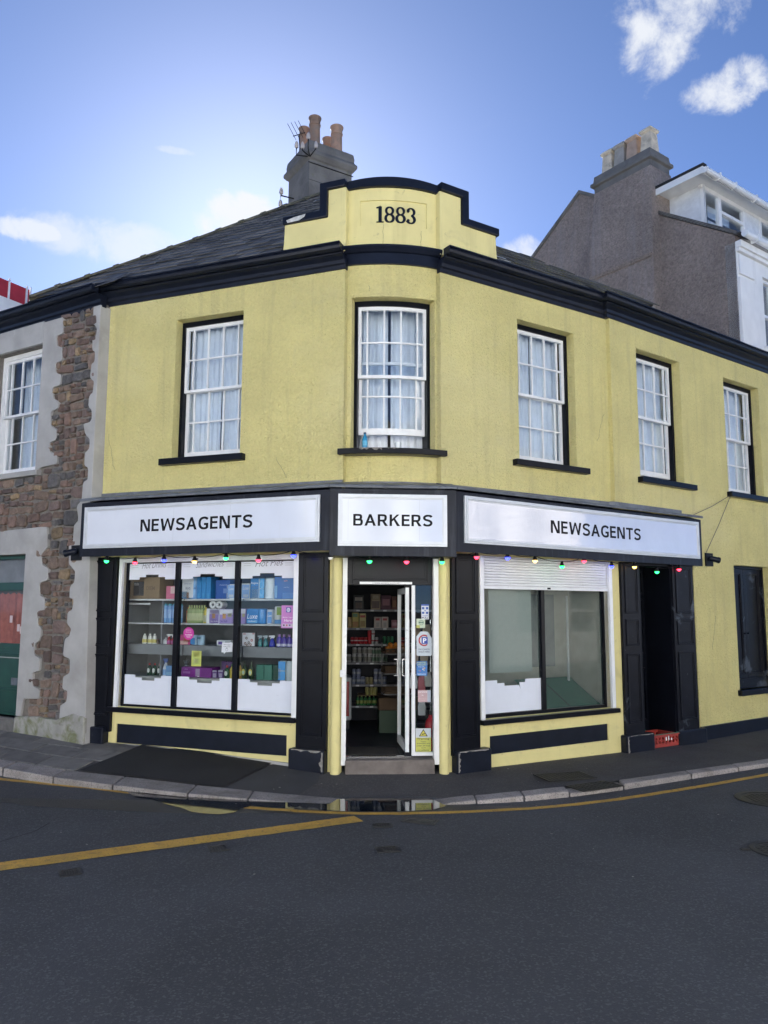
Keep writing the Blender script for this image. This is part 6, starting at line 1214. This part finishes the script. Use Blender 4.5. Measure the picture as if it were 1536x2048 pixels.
cereal(218, 315, .215, 1.773, (.04, .04, .045), [(.15, .85, .62, .86, (.5, .45, .40)), (.2, .8, .1, .5, (.10, .07, .06))], 'black cereal box with a pale cartoonless print, leftmost on the top shop shelf'.replace('cartoonless ', ''))
cereal(380, 470, .235, 1.773, (.30, .22, .13), [(.1, .9, .1, .55, (.10, .06, .05)), (.2, .8, .70, .9, (.45, .38, .25))], 'brown cereal box second on the top shop shelf')
cereal(476, 570, .215, 1.773, (.10, .02, .05), [(.15, .85, .3, .75, (.28, .10, .14))], 'dark red cereal box third on the top shop shelf')
cereal(576, 625, .20, 1.773, (.16, .05, .03), [(.2, .8, .2, .7, (.30, .12, .05))], 'reddish cereal box by the open door leaf on the top shop shelf')
cereal(170, 204, .16, 1.503, (.40, .24, .08), [(.1, .9, .2, .8, (.46, .32, .12))], 'orange packet at the left end of the second shop shelf', 'packet')
cereal(206, 270, .225, 1.503, (.46, .36, .08), [(.1, .9, .08, .42, (.40, .20, .05)), (.1, .8, .72, .95, (.12, .25, .12))], 'yellow box, left of two on the second shop shelf', 'biscuit_box')
cereal(275, 336, .215, 1.503, (.46, .38, .14), [(.15, .85, .1, .5, (.30, .20, .06)), (.1, .9, .72, .88, (.40, .07, .05))], 'yellow box, right of two on the second shop shelf', 'biscuit_box')
cereal(412, 476, .165, 1.503, (.42, .36, .33), [(.2, .8, .68, .88, (.36, .05, .06)), (.3, .7, .1, .5, (.30, .28, .28))], 'pale baby milk box, left of two on the second shop shelf', 'milk_powder_box')
cereal(481, 545, .165, 1.503, (.42, .36, .33), [(.2, .8, .68, .88, (.36, .05, .06)), (.3, .7, .1, .5, (.30, .28, .28))], 'pale baby milk box, right of two on the second shop shelf', 'milk_powder_box')
cereal(576, 640, .12, 1.503, (.30, .12, .16), [(.1, .9, .3, .7, (.45, .25, .30))], 'pink carton behind the open door leaf', 'carton_box')
def can(X, z, r, h, col, lab, grp, band=None, w=-2.66):
    return bottle('drink_can', lab, ux(X)-r, ux(X)+r, z, z+h, [(.86, 0), (1, .06), (1, .88), (.80, 1.0)], col, None, band, w=w, fr=CF, group=grp, cat='can', capfrac=1.0)
P_ = lambda X, z, r, w=-2.66: tuple(CF.P(ux(X), w-r, z))
g = 'red drink cans on the third shop shelf'; c0 = can(212, 1.267, .026, .098, (.42, .015, .025), 'leftmost red drink can in the row on the third shop shelf', g, ((.55, .50, .50), .45, .60))
for i, X in enumerate((244, 276, 308, 340)): clone(c0, P_(X, 1.267, .026), label='red drink can, %s on the third shop shelf' % ORD[i+1])
c1 = can(374, 1.267, .031, .10, (.46, .02, .03), 'red can at the bottom of the tall red pile on the third shelf', 'red cans piled two high'); clone(c1, P_(374, 1.367, .031), label='red can on top of the tall red pile on the third shop shelf')
c2 = can(405, 1.267, .026, .10, (.45, .45, .47), 'silver can at the bottom next to the tall red pile', 'silver cans by the red pile', ((.35, .08, .10), .4, .6)); clone(c2, P_(405, 1.367, .026), label='silver can stacked on another beside the tall red pile'); clone(c2, P_(437, 1.267, .026), label='silver can standing alone right of the silver pair')
c3 = can(510, 1.267, .024, .11, (.03, .20, .09), 'green can on the third shop shelf, first of three', 'green cans on the third shop shelf'); [clone(c3, P_(X, 1.267, .024), label='green can on the third shop shelf, %s' % n) for X, n in ((548, 'second of three'), (582, 'last of three by the oranges'))]
g = 'tins piled two high on the fourth shop shelf'; c4 = can(232, .999, .034, .108, (.44, .44, .45), 'pale tin, leftmost in the lower front layer on the fourth shop shelf', g, ((.28, .27, .24), .2, .75))
for i, X in enumerate((280, 327, 375)): clone(c4, P_(X, .999, .034), label='pale tin, %s in the lower layer on the fourth shop shelf' % ORD[i+1])
for i, X in enumerate((232, 280, 327, 375)): clone(c4, P_(X, 1.108, .034), label='pale tin, %s in the upper layer on the fourth shop shelf' % ORD[i])
for i, X in enumerate((150, 186)): clone(c4, P_(X, .999, .034, -2.76), label='pale tin set back left of the double layer, %s of two' % ('outer', 'inner')[i])
c5 = can(409, .999, .023, .105, (.34, .36, .34), 'slim grey can right of the pale tins, leftmost in the lower layer', 'slim cans right of the pale tins', ((.12, .20, .14), .2, .7))
for i, X in enumerate((441, 470, 499, 528)): clone(c5, P_(X, .999, .023), label='slim grey can right of the pale tins, %s in the lower layer' % ORD[i+1])
for i, X in enumerate((409, 441, 470, 499)): clone(c5, P_(X, 1.105, .023), label='slim grey can right of the pale tins, %s in the upper layer' % ORD[i])
g = 'blue and silver cans on the fifth shop shelf'; c6 = can(232, .681, .032, .11, (.20, .23, .34), 'blue and silver can, leftmost on the fifth shop shelf', g, ((.40, .42, .46), .35, .65))
for i, X in enumerate((274, 316)): clone(c6, P_(X, .681, .032), label='blue and silver can, %s on the fifth shop shelf' % ORD[i+1])
for i, X in enumerate((232, 274)): clone(c6, P_(X, .791, .032), label='blue and silver can on top of the left pile, %s' % ('outer one', 'inner one')[i])
for i, X in enumerate((432, 474, 516)): clone(c6, P_(X, .681, .032), label='blue and silver can right of the brassy cans, %s' % ORD[i])
for i, X in enumerate((432, 474)): clone(c6, P_(X, .791, .032), label='blue and silver can on top of the right pile, %s' % ('outer one', 'inner one')[i])
c7 = can(352, .681, .026, .10, (.30, .27, .14), 'brassy can, left one of two on the fifth shop shelf', 'brassy cans on the fifth shop shelf'); clone(c7, P_(388, .681, .026), label='brassy can, right one of two on the fifth shop shelf')
g = 'green bottles on the lowest shop shelf'; b0 = bottle('drink_bottle', 'green and yellow bottle, leftmost on the lowest shop shelf', ux(250), ux(285), .375, .52, FAT, (.03, .18, .06), (.30, .32, .10), ((.30, .34, .10), .2, .5), w=-2.66, fr=CF, group=g)
for i, X in enumerate((303, 340, 377, 414, 450)): clone(b0, P_(X, .375, .03), label='green and yellow bottle, %s on the lowest shop shelf' % ORD[i+1])
b1 = can(352, .525, .030, .11, (.36, .34, .12), 'yellow can above the green bottles, left of three', 'yellow cans above the green bottles'); [clone(b1, P_(X, .525, .030), label='yellow can above the green bottles, %s' % n) for X, n in ((392, 'middle of three'), (430, 'right of three'))]
MB().box(CF, .30, .66, -2.95, -2.64, .518, .5245).build('card_tray', M_CARD, SU)
# red and white cooler, fruit stand
t = thing('drinks_cooler', 'white drinks cooler with a red rounded front just inside the door on the left', 'cooler', tuple(CF.P(0.02, -2.35, .108)), CF.rot)
MB().box(LOC, -.25, .17, -.25, .18, 0.12, .72).build('cabinet', paint((.50, .51, .53)), t, bevel=.03, local=True); MB().box(LOC, -.25, .135, .18, .19, 0.18, .66).build('red_front', paint((.36, .015, .02), .25), t, bevel=.05, local=True)
MB().box(LOC, -.22, .14, -.2, .15, 0.0, .12).build('kickplate', paint((.03, .03, .03)), t, local=True)
def fruit_crate(u, w, z, wd, dp, h, lab, fruit=None, col=M_WOOD):
    t = thing('fruit_crate', lab, 'crate', tuple(CF.P(u, w, z)), CF.rot+.15); mb = MB()
    for k in range(2): a = k*h/2; mb.box(LOC, -wd/2, wd/2, dp/2-.01, dp/2, a+.004, a+h/2-.004).box(LOC, -wd/2, wd/2, -dp/2, -dp/2+.01, a+.004, a+h/2-.004).box(LOC, -wd/2, -wd/2+.01, -dp/2+.011, dp/2-.011, a+.004, a+h/2-.004).box(LOC, wd/2-.01, wd/2, -dp/2+.011, dp/2-.011, a+.004, a+h/2-.004)
    mb.box(LOC, -wd/2+.012, wd/2-.012, -dp/2+.012, dp/2-.012, 0, .012); mb.build('slatted_box', col, t, local=True); return t
fruit_crate(.80, -2.05, 1.17, .36, .30, .075, 'wooden crate of oranges on the stand behind the open door'); fruit_crate(.80, -2.05, .90, .36, .30, .09, 'wooden crate on the middle tier of the fruit stand'); fruit_crate(.80, -2.05, .62, .36, .30, .08, 'wooden crate on the low tier of the fruit stand')
ST_ = thing('fruit_stand', 'tiered dark fruit stand behind the open door leaf', 'stand', tuple(CF.P(.82, -2.05, .108)), CF.rot)
MB().box(LOC, -.26, .26, -.22, .22, 0, .30).build('green_base', paint((.012, .05, .022)), ST_, local=True); MB().box(LOC, -.27, .27, -.23, .23, .302, .47).build('brown_tray', M_WOOD, ST_, bevel=.01, local=True)
for z in (.50, .78, 1.05): MB().box(LOC, -.2, .2, -.18, .17, z, z+.011).build('tier', M_GREYSH, ST_, local=True)
for x in (-.2, .2): MB().box(LOC, x-.01, x+.01, -.2, -.185, 0.47, 1.2).build('post', M_GREYSH, ST_, local=True)
o0 = MB().lathe([(.004, -.036), (.024, -.029), (.036, -.01), (.037, .006), (.026, .028), (.004, .035)], 12)
ome = o0.mesh('orange', paint((.62, .22, .03), .5), True)
for k, (x, y) in enumerate(((-.12, -.10), (-.04, -.11), (.04, -.10), (.12, -.11), (-.12, -.02), (-.04, -.03), (.04, -.02), (.12, -.02), (-.08, -.06), (0, -.06), (.08, -.06))):
    o = bpy.data.objects.new('orange', ome); COL.objects.link(o); p = CF.P(.80+x, -2.05-y, 1.235+(.05 if k > 7 else 0)); o.location = p; tag(o, 'orange in the wooden crate behind the open door', 'orange', 'oranges in the crate')
t = thing('wire_rack', 'wire rack hung with small bags behind the narrow glass beside the door', 'rack', tuple(CF.P(.98, -.62, .108)), CF.rot)
mb = MB()
for x in (-.13, .13): mb.tube([(x, 0, 0), (x, 0, 1.55)], .006, 6)
for z in (.3, .62, .95, 1.25, 1.54): mb.tube([(-.13, 0, z), (.13, 0, z)], .004, 6)
mb.build('wire_frame', M_CHROME, t, local=True)
for x, z, c in ((-.08, .72, (.50, .52, .55)), (.02, .70, (.45, .10, .13)), (.09, .74, (.5, .5, .48)), (-.07, 1.02, (.36, .27, .20)), (.05, 1.0, (.42, .34, .24)), (-.04, 1.30, (.28, .18, .10)), (.08, 1.32, (.45, .37, .26)), (.02, .40, (.50, .51, .54))):
    MB().prism(LOC, [(x-.045, z), (x-.05, z+.10), (x-.035, z+.17), (x+.035, z+.175), (x+.05, z+.09), (x+.042, z)], .008, .03).build('hanging_bag', paint(c, .4), t, bevel=.006, local=True)
t = thing('fire_extinguisher', 'red fire extinguisher standing behind the CCTV warning notice', 'fire extinguisher', tuple(CF.P(1.075, -.36, .108)), CF.rot)
MB().lathe([(.06, .002), (.066, .02), (.066, .33), (.055, .38), (.025, .41), (.022, .44)], 20).build('cylinder_body', paint((.42, .012, .025), .25), t, smooth=True, local=True)
MB().lathe([(.02, .44), (.024, .455), (.018, .48)], 12).box(LOC, -.05, .02, -.012, .012, .475, .487).build('valve', M_CABLE, t, local=True); MB().tube([(.02, 0, .46), (.07, -.01, .44), (.085, -.02, .3), (.075, -.03, .16)], .008, 8).build('hose', M_CABLE, t, local=True)

# ================================================================== OUTSIDE BITS
t = thing('plastic_crate', 'red plastic delivery crate with a green rim cord in the side doorway', 'crate', tuple(RR.P(3.80, -.13, -.088)), RR.rot)
RED = mat('red_crate_plastic', (.34, .040, .030), .45, var=.08)
def crate_side(a, b, y0, y1, axis):
    mb = MB(); bx = (lambda p, q_, c, d: mb.box(LOC, p, q_, y0, y1, c, d)) if axis == 'x' else (lambda p, q_, c, d: mb.box(LOC, y0, y1, p, q_, c, d))
    bx(a, b, .004, .05); bx(a, b, .135, .165); n = 7
    for i in range(n+1): p = a+(b-a)*i/n; bx(max(a, p-.016), min(b, p+.016), .0501, .1349)
    bx(a+.001, b-.001, .088, .100); return mb
for y in (.165, -.165): crate_side(-.25, .25, y-.008, y+.008, 'x').build('crate_side', RED, t, local=True)
for x in (.242, -.242): crate_side(-.157, .157, x-.008, x+.008, 'y').build('crate_side', RED, t, local=True)
MB().frame(Flat0(), -.27, .27, .155, .172, -.185, .185, .028).build('crate_rim', RED, t, bevel=.004, local=True); MB().box(LOC, -.24, .24, -.16, .16, .004, .012).build('crate_floor', RED, t, local=True)
MB().tube([(-.262, -.178, .176), (-.1, -.181, .178), (.1, -.178, .176), (.262, -.180, .178), (.262, .178, .177)], .006, 6).tube([(-.262, -.178, .176), (-.265, .178, .177), (0, .18, .178)], .006, 6).build('rim_cord', mat('green_cord', (.03, .16, .10), .6), t, local=True)
for x, h in ((-.02, .05), (.03, .06), (.09, .03)): MB().box(LOC, x, x+.022, .174, .1755, .085, .085+h).build('white_mark', paint((.7, .7, .7)), t, local=True)
def floodlight(lab, o, rz, sg):
    t = thing('security_light', lab, 'security light', tuple(o), rz)
    MB().box(LOC, -.10, .10, 0, .02, -.10, .10).build('back_plate', M_CABLE, t, bevel=.004, local=True)
    MB().lathe([(.018, 0), (.018, .05)], 12, M=Matrix.Translation((0, -.02, 0)) @ Matrix.Rotation(R_(90), 4, 'X')).build('swivel', M_CABLE, t, smooth=True, local=True)
    a = Matrix.Translation((sg*-.02, -.075, .01)) @ Matrix.Rotation(R_(sg*62), 4, 'Z') @ Matrix.Rotation(R_(102), 4, 'X')
    MB().lathe([(.026, -.05), (.040, -.03), (.042, .08), (.048, .09), (.048, .115), (.040, .115), (.038, .09)], 16, M=a).build('lamp_head', M_NAVY, t, smooth=True, local=True)
floodlight('black security light at the left end of the fascia by the stone wall', S.P(.19, .05, 2.50), S.rot, -1)
floodlight('black security light at the right end of the fascia on the yellow wall', R2.P(2.21, .005, 2.555), R2.rot, 1)
for p, q_, lab in ((R2.P(1.75, .06, 3.20), R2.P(2.86, .03, 3.60), 'thin upper cable running from the fascia end up to the right hand window sill'), (R2.P(2.12, .03, 2.66), R2.P(2.88, .03, 3.59), 'thin lower cable running from the right security light up to the window sill')):
    t = thing('wall_cable', lab, 'cable', tuple(p)); MB().tube([p, p.lerp(q_, .5)+Vector((0, 0, -.02)), q_], .005, 5).build('cable_run', mat('grey_cable', (.13, .12, .11), .7), t)
b = thing('blue_bottle', 'small blue drink bottle standing on the sill of the bowed corner window', 'bottle', tuple(BOW.P(.235, -.165, 3.70)))
MB().lathe([(.030, 0), (.033, .01), (.033, .12), (.024, .15), (.013, .17), (.013, .185)], 16).build('bottle_body', paint((.03, .25, .48), .2), b, smooth=True, local=True); MB().lathe([(.016, .183), (.016, .205)], 12).build('cap', paint((.02, .05, .12)), b, local=True); MB().lathe([(.0335, .04), (.0335, .10)], 16).build('bottle_label', paint((.10, .40, .62)), b, local=True)
b = thing('glass_tumbler', 'clear glass tumbler inside the gap under the raised corner sash', 'glass', tuple(BOW.P(.69, -.30, 3.70)))
MB().lathe([(.034, 0), (.042, .11), (.039, .11), (.031, .01)], 18).build('tumbler', mat('tumbler_glass', (.6, .65, .7), .05, var=0, spec=.9), b, smooth=True, local=True); MB().box(BOW, .2, .95, -.36, -.22, 3.69, 3.699).build('inner_board', M_WHITE, bpy.data.objects['sash_window.001'])
# aerial and telephone insulators on the chimney
t = thing('tv_aerial', 'small television aerial on the chimney beside the left pots', 'aerial', (-1.50, 12.62, 9.80)); mb = MB()
mb.tube([(-1.50, 12.60, 9.75), (-1.52, 12.55, 10.02)], .010, 6).tube([(-1.42, 12.6, 10.10), (-1.60, 12.40, 9.90)], .008, 6)
for i in range(4):
    q_ = Vector((-1.44, 12.58, 10.08)).lerp(Vector((-1.60, 12.40, 9.90)), i/3); mb.tube([q_+Vector((.05, .0, -.07)), q_+Vector((-.10, -.02, .22))], .005, 5)
mb.build('aerial_rods', M_CABLE, t)
CER = mat('glazed_insulator', (.42, .38, .36), .25, var=.1)
def insulators(lab, o, pos):
    t = thing('telephone_bracket', lab, 'insulator bracket', tuple(o)); mb = MB()
    for p, base in pos:
        p, base = Vector(p), Vector(base); mb.tube([base, Vector((p.x, p.y, base.z)), p], .010, 6)
        MB().lathe([(.020, 0), (.034, .015), (.036, .05), (.028, .09), (.014, .12), (.004, .128)], 14, p).build('insulator', CER, t, smooth=True)
    mb.build('bracket_arm', M_CABLE, t)
k = K.P(0, .02, 9.45)
insulators('iron bracket with four glazed insulators on the upper chimney corner', k, [((-1.52, 12.24, 9.58), k), ((-1.40, 12.10, 9.48), k), ((-1.30, 12.05, 9.62), k), ((-1.17, 12.05, 9.46), k)])
k = K.P(0, -.60, 8.98)
insulators('iron bracket with two glazed insulators low on the left side of the chimney', k, [((-1.83, 12.70, 9.0), k), ((-1.84, 12.71, 8.78), k)])

# ================================================================== SUNLIT HOUSES ACROSS THE ROAD (seen only as reflections and bounced light)
def far_house(lab, fr_o, deg, wid, h, m, wins):
    fr = Flat(fr_o[0], fr_o[1], deg, 1); fr.n = -fr.n; t = thing('opposite_house', lab, 'house', (fr_o[0], fr_o[1], 0)); holes = [(u, u+1.0, z, z+1.7) for u in wins for z in (.9, 3.7)]
    build_welded(wall_mb(fr, 0, wid, -.2, h, holes), 'wall', m, t)
    mb = MB().box(fr, 0, .2, -7, -.26, -.2, h).box(fr, wid-.2, wid, -7, -.26, -.2, h).box(fr, .2, wid-.2, -7, -6.8, -.2, h); mb.build('side_walls', m, t)
    rr = MB().quad(fr.P(-.2, .3, h), fr.P(wid+.2, .3, h), fr.P(wid+.2, -3.5, h+2.4), fr.P(-.2, -3.5, h+2.4)).quad(fr.P(-.2, -7.2, h), fr.P(wid+.2, -7.2, h), fr.P(wid+.2, -3.5, h+2.4), fr.P(-.2, -3.5, h+2.4)).build('roof', M_SLATE, t)
    MB().box(fr, wid*.5, wid*.5+.9, -3.9, -3.2, h+1.6, h+3.6).build('chimney', M_WALLW, t)
    for u, u2, z, z2 in holes:
        F = MB().frame(fr, u, u2, -.2, -.1, z, z2, .06).box(fr, u+.06, u2-.06, -.18, -.12, z+.82, z+.88).build('window', M_WHITE, t); MB().quad(fr.P(u, -.24, z), fr.P(u2, -.24, z), fr.P(u2, -.24, z2), fr.P(u, -.24, z2)).build('pane', mat('far_pane', (.03, .04, .05), .6, var=0, spec=.2), F)
CR = mat('cream_stucco', (.79, .79, .78), .85, var=.05); PW = mat('pale_stucco', (.80, .82, .84), .85, var=.05)
far_house('sunlit pale house across the road, reflected in the left shop sign', (-16, -4.5), -12, 9.5, 6.6, PW, (1.0, 3.2, 5.4, 7.6))
far_house('sunlit cream house straight across the road, reflected above the shop door', (-6.2, -6.6), 0, 9.4, 6.2, CR, (1.0, 3.2, 5.4, 7.6))
far_house('sunlit cream house across the side road, reflected in the buckled sign', (4.2, -6.2), 38, 11, 6.4, CR, (1.2, 3.6, 6.0, 8.4))
far_house('grey stone house further up the side road, reflected in the right windows', (13.6, 1.2), 36, 11, 6.0, mat('grey_stone_front', (.42, .41, .40), .9, var=.15), (1.2, 3.6, 6.0, 8.4))
far_house('dull grey house across the left road, reflected in the stone house windows', (-25, 8), -45, 12, 6.2, mat('dull_grey_front', (.10, .10, .10), .9, var=.15), (1.2, 3.6, 6.0, 8.4))

fl = MB()
for i in range(70):      # grit and scraps along the gutter and pavement
    x = random.uniform(-4.2, 4.2); y = lerp_pl(KB, x)+random.choice((random.uniform(0.05, 1.0), random.uniform(-.5, -.22), random.uniform(-3, -.4))); s_ = random.uniform(.004, .013)
    z = (pave_z(x, y) if y > lerp_pl(KB, x) else ROAD_Z)+.002; a = random.uniform(0, 6.28); k = random.randint(4, 6)
    fl.quad(*[(x+s_*math.cos(a+6.28*j/k)*random.uniform(.6, 1.2), y+s_*math.sin(a+6.28*j/k)*random.uniform(.6, 1.2), z+random.uniform(0, .005)) for j in range(k)])
o = fl.build('litter', mat('pale_scraps', (.30, .29, .26), .8, var=.3)); tag(o, 'tiny pale scraps scattered on the pavement and along the gutter', 'litter', kind='stuff')
ck = strip('road_crack', dense([(-6.5, 5.2), (-4.4, 6.05), (-3.143, 6.601), (-2.99, 6.9), (-2.976, 7.168)], .3), 0.012, road_z, 0.0025); ck.data.materials[0] = M_PATCH
